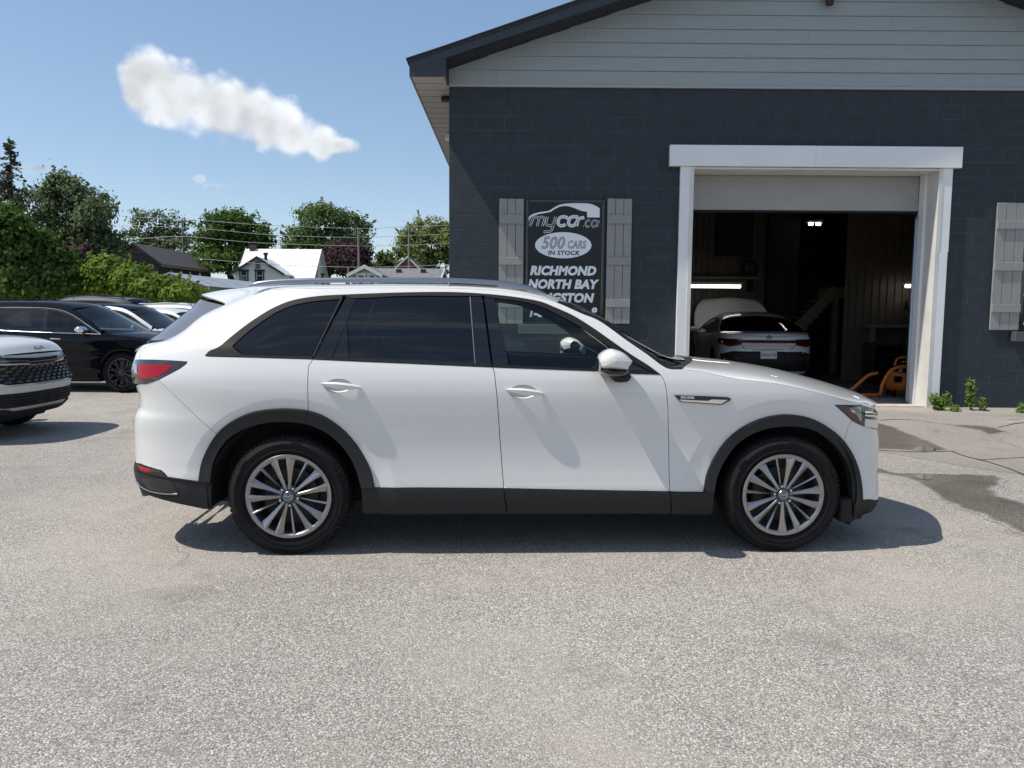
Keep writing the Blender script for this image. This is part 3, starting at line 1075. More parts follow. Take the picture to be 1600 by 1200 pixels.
def vis_rank(bk):
    p, q, z0, z1 = bk
    cx, cz = (p + q) / 2, (z0 + z1) / 2
    d = Vector((cx, YW, cz)) - CAM
    sx = 800 + F_PX * d.dot(c_r) / d.dot(c_f); sy = 600 - F_PX * d.dot(c_u) / d.dot(c_f)
    if sx < 0 or sx > 1610 or sy < 120 or sy > 650: return 2
    if sx < 1050 and sy > 455 + max(0, sx - 860) * 0.55: return 1
    return -(q - p)
blocks.sort(key=vis_rank)
for i, (p, q, z0, z1) in enumerate(blocks[:300]):
    w = round(q - p, 4)
    if w not in bmesh_cache: bmesh_cache[w] = block_mesh(w, BH, 0)
    inst('block', bmesh_cache[w], bld, ((p + q) / 2 - BX, 0.025 + 0.0025 * (random.random() - 0.5), (z0 + z1) / 2))
mb = MB()
for (p, q, z0, z1) in blocks[300:]:
    mb.box(p - BX + .0035, q - BX - .0035, 0.0, 0.03, max(z0 + .0035, -0.2), z1 - .0035)
tag(mb.build('block_rest', WALL, bld, None, fix=False), kind='stuff')
# gable: slope from the soffit line
ga, gb = P(705, 107), P(1020, 0)
SL = (gb.z - ga.z) / (gb.x - ga.x)
RX = 4.5
def rake_z(x): return ga.z + SL * ((x - ga.x) if x <= RX else (2 * RX - x - ga.x))
ZS0 = P(900, 132.5).z                        # first board
mb = MB(); mb.box(XL - BX, XR - BX, -0.030, 0.02, ZT + 0.004, ZS0 - 0.004)
mb.build('ledge_trim', mat('ledge_trim_paint', (0.36, 0.36, 0.35), 0.5), bld)
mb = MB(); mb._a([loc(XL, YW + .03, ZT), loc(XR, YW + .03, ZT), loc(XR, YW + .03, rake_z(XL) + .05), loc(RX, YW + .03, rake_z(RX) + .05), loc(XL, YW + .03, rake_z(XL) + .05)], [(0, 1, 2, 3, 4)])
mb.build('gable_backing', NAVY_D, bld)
SBH = (P(1300, 23.5).z - P(1300, 112).z) / 4
z = ZS0; r_ = 0
rs = random.Random(5)
while z < rake_z(RX):
    z1 = z + SBH
    xa = XL if rake_z(XL) > z1 else None
    def xlim(zz): return max(XL, ga.x + (zz - ga.z) / SL)
    l0, l1 = xlim(z), xlim(z1)
    r0, r1 = 2 * RX - l0, 2 * RX - l1
    if l1 >= r1: l1 = r1 = RX
    joints = sorted(rs.uniform(l0 + 0.6, r0 - 0.6) for _ in range(2)) if r0 - l0 > 3 else []
    if r_ == 0: joints = [P(776, 120).x, P(1540, 120).x]
    edges = [None] + joints + [None]
    for k in range(len(edges) - 1):
        a0 = l0 if edges[k] is None else edges[k] + 0.0012; a1 = l1 if edges[k] is None else edges[k] + 0.0012
        b0 = r0 if edges[k + 1] is None else edges[k + 1] - 0.0012; b1 = r1 if edges[k + 1] is None else edges[k + 1] - 0.0012
        if a1 > b1: a1 = b1 = (a1 + b1) / 2
        mb = MB()
        zt = z1 - 0.003
        mb._a([loc(a0, YW - .022, z), loc(b0, YW - .022, z), loc(b1, YW - .004, zt), loc(a1, YW - .004, zt),
               loc(a0, YW + .02, z), loc(b0, YW + .02, z), loc(b1, YW + .02, zt), loc(a1, YW + .02, zt)],
              [(0, 1, 2, 3), (7, 6, 5, 4), (0, 4, 5, 1), (1, 5, 6, 2), (2, 6, 7, 3), (3, 7, 4, 0)])
        mb.build('siding_board', SIDING, bld, None)
    z = z1; r_ += 1
# roof: rake overhang, fascia, eaves
OH = 0.46
YF = YW - OH
tip = P(639.5, 96, YF)
XE = tip.x
def roof_z(x): return tip.z + SL * ((x - XE) if x <= RX else (2 * RX - x - XE))
fh = 0.155
for sgn in (0, 1):
    def mxx(x): return x if sgn == 0 else 2 * RX - x
    mb = MB()
    v = [(mxx(XE), roof_z(XE)), (mxx(RX), roof_z(RX)), (mxx(RX), roof_z(RX) - fh), (mxx(XE), roof_z(XE) - fh * 0.75)]
    mb.prism(v, lambda p: loc(p[0], YF, p[1]), lambda p: loc(p[0], YF + 0.03, p[1]))
    mb.build('fascia', NAVY, bld, None)
    mb = MB()
    mb.prism([(mxx(XE - .03), roof_z(XE) - .012), (mxx(RX), roof_z(RX)), (mxx(RX), roof_z(RX) + .02), (mxx(XE - .03), roof_z(XE) + .012)], lambda p: loc(p[0], YF - 0.018, p[1]), lambda p: loc(p[0], YF + 0.006, p[1]))
    mb.build('drip_edge', NAVY, bld, None)
    # roof deck
    mb = MB()
    v = [(mxx(XE - .04), roof_z(XE - .0) + .014), (mxx(RX), roof_z(RX) + .024), (mxx(RX), roof_z(RX) + .075), (mxx(XE - .04), roof_z(XE) + .03)]
    mb.prism(v, lambda p: loc(p[0], YF - 0.03, p[1]), lambda p: loc(p[0], YW + 11.4, p[1]))
    mb.build('roof', SHING, bld, None)
    # shingle courses: thin steps seen along the rake
    k = 0
    x = XE - 0.04
    while x < RX - 0.1:
        mb = MB()
        x2 = min(x + 0.9, RX)
        mb.prism([(mxx(x), roof_z(x) + .026), (mxx(x2), roof_z(x2) + .026), (mxx(x2), roof_z(x2) + .040), (mxx(x), roof_z(x) + .050)], lambda p: loc(p[0], YF - 0.036, p[1]), lambda p: loc(p[0], YF + 1.2, p[1]))
        mb.build('shingle', SHING, bld, None)
        x = x2
    # soffit panels under the rake
    n = 24
    for k in range(n):
        xa = (XL - .02) + (RX - XL + .02) * k / n; xb = (XL - .02) + (RX - XL + .02) * (k + 1) / n - 0.006
        mb = MB()
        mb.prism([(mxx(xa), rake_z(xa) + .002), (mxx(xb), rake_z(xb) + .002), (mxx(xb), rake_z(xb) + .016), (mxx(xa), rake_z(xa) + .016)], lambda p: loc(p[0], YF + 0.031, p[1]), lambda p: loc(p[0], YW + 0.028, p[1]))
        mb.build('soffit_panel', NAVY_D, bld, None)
    # boxed eave return
    zb = P(660, 119.5, YF).z
    mb = MB()
    xr = P(697, 100, YF).x
    v = [(mxx(XE), zb), (mxx(xr), zb), (mxx(xr), roof_z(xr) - 0.06), (mxx(XE), roof_z(XE) - 0.03)]
    mb.prism(v, lambda p: loc(p[0], YF + .003, p[1]), lambda p: loc(p[0], YF + .028, p[1]))
    mb.build('eave_return', NAVY, bld, None)
    mb = MB(); a, b = sorted((mxx(xr - .025), mxx(xr)))
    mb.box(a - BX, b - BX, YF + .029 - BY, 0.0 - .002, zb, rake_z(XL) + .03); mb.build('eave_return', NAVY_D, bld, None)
    mb = MB(); a, b = sorted((mxx(XE), mxx(XE + .025)))
    mb.box(a - BX, b - BX, YF + .03 - BY, 11.3, zb - .0, roof_z(XE) + .01); mb.build('eave_fascia', NAVY, bld, None)
    # boards of the eave soffit
    y = YF + 0.03
    k = 0
    while y < YW + 8:
        mb = MB(); a, b = sorted((mxx(XE + .026), mxx(XL - .002)))
        mb.box(a - BX, b - BX, y - BY, y + 0.305 - BY, zb + .004, zb + .014)
        mb.build('eave_board', SOFFIT, bld, None)
        y += 0.335; k += 1
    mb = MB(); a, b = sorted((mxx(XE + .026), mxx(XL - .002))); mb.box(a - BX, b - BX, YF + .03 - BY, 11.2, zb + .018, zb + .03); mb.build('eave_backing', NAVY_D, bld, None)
# bracket and light under the eave
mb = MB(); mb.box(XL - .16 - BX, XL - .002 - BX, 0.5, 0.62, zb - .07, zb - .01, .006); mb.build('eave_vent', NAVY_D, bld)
mb = MB(); mb.box(XL - .30 - BX, XL - .002 - BX, 2.9, 3.0, zb - .13, zb - .03, .01); mb.build('eave_bracket', FRAME, bld)

# overhead door, frame and casing
fr = bpy.data.objects.new('door_frame', None); link(fr, bld)
hx0, hx1 = P(1047, 240, YW - .09).x, P(1505, 240, YW - .09).x
hz0, hz1 = P(1270, 260.5, YW - .09).z, P(1270, 227.5, YW - .09).z
xj = P(1275, 240, YW - .09).x
mb = MB(); mb.box(hx0 - BX, xj - .001 - BX, -0.09, 0.0 - .001, hz0, hz1, .004); mb.build('header', FRAME, fr, None)
mb = MB(); mb.box(xj + .001 - BX, hx1 - BX, -0.089, 0.0 - .001, hz0, hz1 - .001, .004); mb.build('header', FRAME, fr, None)
cw = 0.20
for nm, x0, x1 in (('casing', DX0 - cw, DX0 - .004), ('casing', DX1 + .004, DX1 + cw)):
    zj = P(1480, 395).z
    if x0 < RX:
        mb = MB(); mb.box(x0 - BX, x1 - BX, -0.055, -.001, GZ - .05, hz0 - .002, .004); mb.build(nm, FRAME, fr, None)
    else:
        mb = MB(); mb.box(x0 - BX, x1 - BX, -0.055, -.001, zj + .002, hz0 - .002, .004); mb.build(nm, FRAME, fr, None)
        mb = MB(); mb.box(x0 - BX, x1 - .012 - BX, -0.060, -.001, GZ - .05, zj - .002, .004); mb.build(nm, FRAME, fr, None)
DEP = 0.42
M['jamb'] = mat('jamb_metal', (0.64, 0.63, 0.60), 0.45, var=0.1, vscale=3)
for x0, x1 in ((DX0 - .06, DX0), (DX1, DX1 + .06)):
    mb = MB(); mb.box(x0 - BX, x1 - BX, -0.062, DEP - .16, GZ - .05, DZ1, .003); mb.build('jamb', M['jamb'], fr, None)
    a = x0 - 0.0 if x0 > RX else x1
    mb = MB(); mb.box((x0 - .035) - BX, (x1 + .035) - BX, DEP - .158, DEP, GZ - .05, DZ1, .003); mb.build('jamb_stop', FRAME, fr, None)
mb = MB(); mb.box(DX0 - BX, DX1 - BX, -0.05, DEP, DZ1 - .03, DZ1 - .001, .003); mb.build('head_lining', M['jamb'], fr, None)
mb = MB(); mb.box(DX0 - BX, DX1 - BX, -0.02, 0.24, -0.1, 0.155, .006); mb.build('threshold', mat('pale_threshold', (0.50, 0.43, 0.36), 0.8, var=.15, vscale=6), fr, None)
od = bpy.data.objects.new('overhead_door', None); link(od, bld)
zd0 = P(1260, 329.5, YW + DEP + .03).z
zz = zd0
while zz < DZ1 + 0.2:
    mb = MB(); z2 = zz + 0.53
    mb.box(DX0 + .01 - BX, DX1 - .03 - BX, DEP + .012, DEP + .06, zz + .002, z2 - .002, .006)
    for q in np.arange(zz + .05, z2 - .03, .06): mb.box(DX0 + .02 - BX, DX1 - .04 - BX, DEP + .0095, DEP + .012, q, q + .028)
    mb.build('door_section', DOOR, od, None)
    zz = z2
mb = MB(); mb.box(DX0 + .01 - BX, DX1 - .03 - BX, DEP + .0, DEP + .075, zd0 - .03, zd0 - .001, .004); mb.build('bottom_seal', M['trim'], od, None)
# door tracks behind
for x in (DX0 - .0, DX1 + .0):
    mb = MB(); mb.tube([loc(x, YW + DEP + .1, 0.15), loc(x, YW + DEP + .1, 3.2), loc(x, YW + DEP + .5, 3.7), loc(x, YW + 3.5, 3.75)], .03, 6); mb.build('door_track', M['satin_metal'], od)

# shutters
def shutter(px0, px1, py0, py1, rails, dx=0.0):
    a = P(px0, (py0 + py1) / 2).x + dx; b = P(px1, (py0 + py1) / 2).x + dx
    z1, z0 = P(px0, py0).z, P(px0, py1).z
    s_ = bpy.data.objects.new('shutter', None); link(s_, bld); s_.location = loc((a + b) / 2, YW, z0)
    w = b - a
    for k in range(3):
        mb = MB(); mb.box(-w / 2 + w * k / 3 + .003, -w / 2 + w * (k + 1) / 3 - .003, -0.034, -.006, 0, z1 - z0 - .002 * k, .003); mb.build('board', SHUT, s_, None)
    for (q0, q1) in rails:
        zz1, zz0 = P(px0, q0).z - z0, P(px0, q1).z - z0
        mb = MB(); mb.box(-w / 2 + .004, w / 2 - .004, -0.058, -.0345, zz0, zz1, .003); mb.build('rail', SHUT, s_, None)
RL = [(336, 350), (402, 414), (467, 480)]
shutter(779.3, 818, 310.5, 505.5, RL)
shutter(947, 985.5, 310.5, 505.5, RL)
shutter(1550.5, 1596, 317, 515.5, [(345, 358), (410, 423), (475, 488)])

# sign boards in the old window openings
SIGN_BK = mat('sign_black', (0.011, 0.0145, 0.0155), 0.35, coat=0.08, spec=0.3)
SIGN_WH = mat('sign_white', (0.80, 0.83, 0.88), 0.5)
sills = []
def sign_board(dx, label):
    x0, x1 = P(821, 400).x, P(943.5, 400).x
    z1, z0 = P(880, 312.5).z, P(880, 505).z
    cx = (x0 + x1) / 2
    s_ = thing('sign_board', label, 'sign', (cx + dx, YW, z0))
    w, h = x1 - x0, z1 - z0
    mb = MB(); mb.box(-w / 2 + .04, w / 2 - .04, -.018, -.002, .04, h - .04); mb.build('panel', SIGN_BK, s_, None)
    f_ = MB()
    for nm, q in (('frame', (-w / 2, -w / 2 + .04, 0, h)), ('frame', (w / 2 - .04, w / 2, 0, h)), ('frame', (-w / 2 + .041, w / 2 - .041, 0, .04)), ('frame', (-w / 2 + .041, w / 2 - .041, h - .04, h))):
        mb = MB(); mb.box(q[0], q[1], -.035, -.001, q[2], q[3], .004); mb.build(nm, M['gloss_black'], s_, None)
    def L(px, py):
        p = P(px, py); return (p.x - cx, p.z - z0)
    yy = -.0195
    # car outline emblem: a swept roof line ending in a solid tail
    def cropL(pts): return [L(760 + x / 5, 290 + y / 5) for x, y in pts]
    up = cr(cropL([(320, 278), (328, 250), (355, 228), (400, 212), (450, 204), (490, 196), (530, 172), (570, 152), (620, 142), (700, 138), (800, 142), (850, 158), (884, 178)]), 5)
    lo = cropL([(884, 250), (786, 250), (786, 206)]) + cr(cropL([(776, 204), (740, 198), (700, 182), (660, 168), (620, 160), (575, 166), (540, 182), (500, 206), (455, 216), (400, 226), (360, 242), (340, 262), (332, 280)]), 5)
    pl = up + lo
    mb = MB(); mb.prism(pl, lambda p: (p[0], yy, p[1]), lambda p: (p[0], yy + .002, p[1])); mb.build('emblem', SIGN_WH, s_, None)
    # the name, drawn as outlined strokes
    strokes = [[(340, 318), (352, 288), (366, 258), (384, 246), (406, 252), (408, 270), (396, 318)], [(408, 266), (424, 248), (446, 250), (452, 268), (438, 318)],
               [(478, 244), (466, 286), (472, 308), (496, 314), (522, 304), (530, 280), (540, 244)], [(530, 280), (516, 330), (500, 356), (470, 362), (446, 362)]]
    bold = [[(636, 262), (622, 248), (588, 246), (566, 262), (560, 296), (578, 314), (604, 312), (618, 302)], [(716, 246), (668, 246), (646, 268), (642, 298), (658, 314), (686, 310), (706, 284)], [(716, 246), (700, 316)],
            [(704, 318), (712, 280), (728, 258), (764, 250)]]
    small = [[(810, 276), (792, 272), (778, 286), (774, 308), (786, 322), (804, 320)], [(866, 284), (848, 272), (828, 282), (820, 306), (832, 322), (850, 318), (864, 298), (866, 284)], [(878, 273), (864, 324)], [(755, 317), (759, 319)]]
    for grp, w0, w1 in ((strokes, .0165, .0085), (bold, .023, None), (small, .0115, .0055)):
        for st in grp:
            pth = cr(cropL(st), 5) if len(st) > 2 else cropL(st)
            mb = MB(); mb.tube([(p[0], yy, p[1]) for p in pth], w0, 8, flat=1.0)
            mb.v = [(v[0], yy - .001 + (v[1] - yy) * 0.06, v[2]) for v in mb.v]
            mb.build('lettering', SIGN_WH, s_)
            if w1:
                mb = MB(); mb.tube([(p[0], yy, p[1]) for p in pth], w1, 8)
                mb.v = [(v[0], yy - .0035 + (v[1] - yy) * 0.05, v[2]) for v in mb.v]
                mb.build('lettering', SIGN_BK, s_)
            else:
                mb = MB(); mb.tube([(p[0], yy, p[1]) for p in pth], .0045, 8)
                mb.v = [(v[0], yy - .0035 + (v[1] - yy) * 0.05, v[2]) for v in mb.v]
                mb.build('lettering', mat('sign_line', (0.30, 0.34, 0.38), .5) if 'sign_line' not in bpy.data.materials else bpy.data.materials['sign_line'], s_)
    c = L(880, 383.4); ex = L(924, 383)[0] - c[0]; ez = L(880, 363)[1] - c[1]
    mb = MB(); mb.prism([(c[0] + ex * math.cos(2 * math.pi * i / 48), c[1] + ez * math.sin(2 * math.pi * i / 48)) for i in range(48)], lambda p: (p[0], yy, p[1]), lambda p: (p[0], yy + .002, p[1])); mb.build('oval', SIGN_WH, s_, None)
    up_ = (math.pi / 2, 0, 0)
    k = (P(880, 400).z - P(880, 401).z)           # metres per pixel here
    GRY = bpy.data.materials.get('sign_grey') or mat('sign_grey', (0.40, 0.44, 0.50), .5)
    for nm, body, px, py, size, shear, off_, mm, lift, sxx in (
            ('500', '500', 863, 380.5, 25.5, .25, .010, SIGN_BK, .001, .88), ('500', '500', 863, 380.5, 25.5, .25, .001, GRY, .002, .88),
            ('CARS', 'CARS', 900.5, 383, 16.5, .2, .008, SIGN_BK, .001, .68), ('CARS', 'CARS', 900.5, 383, 16.5, .2, .0005, GRY, .002, .68),
            ('stock', 'IN STOCK', 880.5, 395.6, 9.2, .12, .004, SIGN_BK, .001, 1.12),
            ('town', 'RICHMOND', 879, 423.8, 18.5, .2, .016, SIGN_WH, .001, .98), ('town', 'NORTH BAY', 878, 444.8, 18.5, .2, .016, SIGN_WH, .001, .98),
            ('town', 'KINGSTON', 877, 466, 18.5, .2, .016, SIGN_WH, .001, 1.0), ('phone', '1-888', 845, 489.5, 16.5, .2, .014, SIGN_WH, .001, 1.0), ('phone', '9', 927, 487.5, 16.5, .2, .014, SIGN_WH, .001, 1.0)):
        q = L(px, py)
        text('lettering', body, size * k * 1.02, mm, s_, (q[0], yy - lift, q[1]), up_, shear=shear, offset=off_ * 0.6, extrude=.0006, sx=sxx, spacing=1.05)
    # sill
    mb = MB(); mb.box(-w / 2 - .10, w / 2 + .10, -.12, -.001, -.16, -.015, .006); mb.build('sill', mat('sill_paint', (0.07, 0.085, 0.10), .5) if 'sill_paint' not in bpy.data.materials else bpy.data.materials['sill_paint'], s_, None)
    return s_
sign_board(0.0, 'black sign board with white car emblem and town names left of the garage door')
sg2 = sign_board(P(1597.5, 400).x - P(821, 400).x, 'black sign board at the right picture edge beside the last shutter')
sg2.location.z -= 0.06
# lamp over the gable
RUST = mat('rusty_metal', (0.05, 0.025, 0.018), 0.8, var=.5, vscale=30)
p = P(1292, 1)
lm = thing('wall_lamp', 'small rusty lamp fixed high on the gable siding', 'lamp', (p.x, YW - .02, p.z))
mb = MB(); mb.lathe([(0, -.10), (.05, -.10), (.06, -.03), (.06, .08), (0, .08)], 14, axis='z', c=(0, -.09, .0)); mb.build('lamp_body', RUST, lm)
mb = MB(); mb.box(-.13, .13, -.17, -.0, .035, .075, .01); mb.build('bracket', RUST, lm)
# ------------------------------------------------------------------ the white SUV in front
A_ = at_z(452, 868); B_ = at_z(1221, 863)
SYAW = math.atan2(B_.y - A_.y, B_.x - A_.x)
TY = 0.962                                   # outer face of the tyres from the centre line
_mid = (A_ + B_) / 2
SORG = _mid + Vector((-math.sin(SYAW), math.cos(SYAW), 0)) * TY
WB = 1.56
S_MAT = Matrix.Translation(SORG) @ Matrix.Rotation(SYAW, 4, 'Z')
S_INV = S_MAT.inverted()
S_CAM = S_INV @ CAM
_rot = S_INV.to_3x3()

SB = [(.18, .88), (.24, .93), (.31, .962), (.40, .968), (.47, .962), (.56, .9555), (.66, .9535), (.78, .9575), (.90, .9645), (1.0, .968), (1.08, .962), (1.15, .945), (1.21, .922),
      (1.3, .884), (1.4, .838), (1.5, .786), (1.6, .728), (1.68, .672), (1.78, .59)]
S_x0F, S_x0R, S_pF, S_pR = 1.0, -1.15, 5.0, 4.2

def s_extra(x, z):
    # a soft hollow along the doors between the wheels
    e = -0.003 * math.exp(-((z - 0.66) / 0.17) ** 2) * math.exp(-((x - 0.15) / 0.95) ** 4)
    return e

def solve_end(pts, front):
    """silhouette pixels of an end -> table z: x of the end at the centre line"""
    Bf = pchip(*zip(*SB))
    p = S_pF if front else S_pR; x0 = S_x0F if front else S_x0R
    out = []
    for px, py in pts:
        d = _rot @ ray(px, py)
        lo, hi = (1.9, 3.0) if front else (-3.0, -1.6)
        z = 0.6
        for _ in range(3):
            a, b = lo, hi
            best = None
            for _ in range(30):
                mid = (a + b) / 2
                w = Bf(z)
                g = None
                for i in range(41):
                    ph = (i / 40)
                    u = 1 - (1 - ph) ** 2.2
                    x = x0 + u * (mid - x0)
                    y = -w * max(0, 1 - u ** p) ** (1 / p)
                    # side of the ray in plan
                    cr_ = d.x * (y - S_CAM.y) - d.y * (x - S_CAM.x)
                    cr_ = -cr_ if front else cr_
                    if g is None or cr_ > g: g, gx, gy = cr_, x, y
                best = (gx, gy)
                # g > 0: the body sticks out beyond the ray
                if front:
                    if g > 0: b = mid
                    else: a = mid
                else:
                    if g > 0: a = mid
                    else: b = mid
            t = (best[1] - S_CAM.y) / d.y
            z = S_CAM.z + d.z * t
        out.append((z, mid))
    out.sort()
    return out

S_REAR = solve_end([(226, 780), (219, 761), (213, 748), (209.5, 730), (212, 718), (211, 710), (210, 680), (208.6, 667), (207.6, 658), (207.5, 651), (213, 642), (217, 632), (216.5, 616), (213, 604), (205.5, 588), (205, 580), (208.5, 564)], False)
S_FRONT = solve_end([(1362, 797), (1370.5, 785), (1373, 773), (1372, 760), (1371.3, 739), (1372, 724), (1373.5, 702), (1373, 688), (1371, 670), (1371, 655), (1370, 643), (1367.5, 634)], True)
zr = S_REAR[-1]
S_REAR += [(zr[0] + 0.10, zr[1] + 0.05), (1.32, zr[1] + 0.20), (1.5, zr[1] + 0.46), (1.62, zr[1] + 0.72), (1.74, zr[1] + 0.95)]
zf = S_FRONT[-1]
S_FRONT += [(zf[0] + 0.07, zf[1] - 0.03), (zf[0] + 0.2, zf[1] - 0.06), (1.5, zf[1] - 0.06)]
SUV = Car(SB, S_FRONT, S_REAR, S_x0F, S_x0R, S_pF, S_pR, wheels=((WB, .372), (-WB, .372)), arch=(0.52, 0.612, 0.014, 0.93), extra=s_extra)

def U(px, py, car=SUV):
    """photograph pixel -> (x, z) where its ray meets the near side of the body"""
    d = _rot @ ray(px, py)
    prev = None
    best = None
    for i in range(121):
        y = -1.3 + i * 0.0125
        t = (y - S_CAM.y) / d.y
        x = S_CAM.x + d.x * t; z = S_CAM.z + d.z * t
        if x > car.xF(z) or x < car.xR(z): g = 0.5
        else: g = -y - car.Y(x, z)
        if g <= 0:
            a, b = prev, y
            for _ in range(26):
                mid = (a + b) / 2
                t = (mid - S_CAM.y) / d.y
                x = S_CAM.x + d.x * t; z = S_CAM.z + d.z * t
                gg = (-mid - car.Y(x, z)) if car.xR(z) <= x <= car.xF(z) else 0.5
                if gg <= 0: b = mid
                else: a = mid
            x = min(max(x, car.xR(z)), car.xF(z))
            return (x, z)
        if best is None or g < best[0]: best = (g, x, z)
        prev = y
    return (min(max(best[1], car.xR(best[2])), car.xF(best[2])), best[2])

def UL(pts): return [U(*p) for p in pts]
def Upl(px, py, y):
    """pixel -> car point on the plane at y"""
    d = _rot @ ray(px, py)
    t = (y - S_CAM.y) / d.y
    return Vector((S_CAM.x + d.x * t, y, S_CAM.z + d.z * t))
def FE(py):
    z = Upl(1371, py, -0.5).z
    return (SUV.xF(z), z)
def RE(py):
    z = Upl(209, py, -0.5).z
    return (SUV.xR(z), z)

suv = thing('white_suv', 'large white SUV parked broadside across the lot in front of the garage', 'car', SORG, SYAW)

# upper edge of the sides and the crown of bonnet, screen, roof and tailgate
ST = [('R', 557, None, None), (216.5, 547, 212.5, 551), (222, 540, 218.5, 543.5), (229, 533.5, 227, 534), (252, 519, 246, 519.6), (274, 507.5, 262, 507), (296, 495, 279, 493.5), (318, 484, 295, 481),
      (336, 476, 309, 466), (351, 469, 332, 456.5), (372, 459.5, 362, 450.5), (400, 455, 395, 447.5), (500, 450.5, 500, 445), (600, 449.5, 600, 444), (700, 450, 705, 445),
      (760, 452.5, 770, 447.6), (800, 456.5, 815, 451.6), (840, 464, 858, 460), (870, 472.5, 887, 471.5), (890, 481, 905, 478.5), (910, 490, 924, 487.5), (938, 502, 953, 504.5),
      (980, 532, 995, 531.5), (1010, 552.5, 1034, 554.5), (1041, 574.5, 1066, 557.5), (1066, 577, 1080, 558.5), (1099, 581, 1110, 561.5), (1150, 592, 1150, 565.5), (1210, 598.6, 1210, 575.6),
      (1270, 611.5, 1268, 590), (1315, 623, 1310, 602.5), (1340, 630.5, 1338, 612), (1352, 634.8, 1354, 620), (1361, 637.5, 1361, 626), ('F', 639, None, None)]
edge, cent = [], []
for a, b, c, d in ST:
    if a == 'R': e = RE(b); edge.append(e); cent.append((e[0], e[1]))
    elif a == 'F': e = FE(b); edge.append(e); cent.append((e[0], e[1]))
    else:
        edge.append(U(a, b)); q = Upl(c, d, -0.12); cent.append((q.x, q.z))
SUB = 6
edge_d = cr(edge, SUB); cent_d = cr(cent, SUB)
def EI(i): return i * SUB
def eseg(i, j):
    a, b = EI(i), EI(j)
    return edge_d[a:b + 1] if a <= b else edge_d[b:a + 1][::-1]

def top_patch(name, i0, i1, mt, crease=False, lift=0.0, nq=12, trim_edge=0.0):
    rows, nrm = [], []
    for k in range(EI(i0), EI(i1) + 1):
        x, z = edge_d[k]; cx, cz = cent_d[k]
        y = SUV.Y(x, z)
        e = 0.01
        dy = (SUV.Y(x, z + e) - SUV.Y(x, z - e)) / (2 * e)
        P0 = Vector((x, -y, z)); P3 = Vector((cx, 0, cz))
        dz = max(cz - z, 0.01)
        if crease:
            P1 = P0 + (P3 - P0) * 0.33 + Vector((0, 0, 0.012)); P1 = Vector((x + (cx - x) * 0.55, P1.y, P1.z))
        else:
            dd = Vector((0, -dy, 1)).normalized()
            hlen = min(0.75 * dz / max(dd.z, 0.05), 0.3 * y + 0.005)
            P1 = P0 + dd * hlen
        P2 = Vector((cx, -0.42 * y, cz))
        row = []
        for q in range(nq + 1):
            t = q / nq
            t = trim_edge + (1 - trim_edge) * t
            p = P0 * (1 - t) ** 3 + P1 * 3 * t * (1 - t) ** 2 + P2 * 3 * t * t * (1 - t) + P3 * t ** 3
            row.append(Vector((p.x, p.y, p.z + lift)))
        rows.append([*row, *[Vector((p.x, -p.y, p.z)) for p in reversed(row[:-1])]])
    mb = MB(); mb.grid([[tuple(p) for p in r] for r in rows])
    o = mb.build(name, mt, suv, 50)
    # faces must look outwards
    if sum(f.normal.z for f in o.data.polygons) < 0:
        o.data.flip_normals()
    return o

W = M['white_paint']
# pixel outlines shared by neighbouring panels
belt = [(321, 555), (324, 556.6), (350, 557.4), (400, 558.6), (440, 559.8), (489, 561.3), (560, 564.5), (620, 567), (700, 570.5), (769.5, 573.6), (800, 574.8), (850, 576.6), (900, 578.4), (935, 579.8), (985, 583.3), (1031.5, 585)]
dlo_top = [(321, 555), (328, 548.2), (340, 543.2), (358, 529), (378.8, 512.5), (400, 497.4), (427.5, 480.9), (457.7, 469.2), (496.2, 463), (537.5, 460.5), (620, 457.4), (688.7, 456.4), (730, 457.5), (768.5, 460.2),
           (805.6, 464.4), (842, 470.8), (865, 479.5), (895, 493), (925, 511.5), (955, 532.5), (985, 553.5), (1012, 570.5), (1031.5, 585)]
arch_ro = [(311, 752), (315, 726), (324, 702), (339, 678), (360, 660), (390, 645.5), (420, 640), (450, 638.6), (482, 642), (510, 652.5), (540, 675), (564, 705), (579, 735), (585, 762)]
arch_ri = [(330, 754), (335, 723), (348, 697), (366, 679), (396, 665), (426, 659), (456, 659), (486, 664), (516, 679), (540, 703), (555, 729), (565, 763)]
arch_fo = [(1099, 769), (1103.5, 742), (1114, 718), (1132, 691), (1156, 670), (1186, 655), (1216, 648.4), (1240, 648.4), (1264, 653), (1288, 664), (1312, 683), (1330, 709), (1340, 736), (1344, 760), (1345, 781)]
arch_fi = [(1115, 769.5), (1120, 743.5), (1132, 718), (1150, 694), (1174, 677.5), (1204, 667.6), (1234, 665.5), (1261, 669), (1285, 680.5), (1306, 700), (1321, 724), (1328.5, 751), (1330.6, 781), (1330, 802), (1324, 819)]
beltU = cr(UL(belt), 4); dloU = cr(UL(dlo_top), 4)
aro, ari, afo, afi = (cr(UL(q), 3) for q in (arch_ro, arch_ri, arch_fo, arch_fi))
lamp_top = UL([(217.5, 562), (240, 562.3), (265, 563.2), (292.8, 565)])
lamp_bot = UL([(292.8, 565), (291, 568.6), (281.7, 575.5), (265, 584.5), (247, 593.7)])
lamp_bot2 = UL([(247, 593.7), (238, 597), (229, 599.6), (219, 599.5)]) + [RE(598)]
hatch_gap = UL([(217.5, 562), (219, 554), (223, 546), (229, 533.5)])
bump_gap_r = UL([(247, 593.7), (275, 620), (305, 649), (338, 679.5)])
gap_q = UL([(489, 561.3), (486, 566), (482, 572), (481, 590), (481, 620), (482, 642)])
gap_b = UL([(769.5, 573.6), (772.5, 582), (777, 624), (781.5, 690), (787, 763)])
gap_a = UL([(1031.5, 585), (1037.5, 594), (1041, 607.5), (1043.5, 635), (1045, 700), (1046.5, 768)])
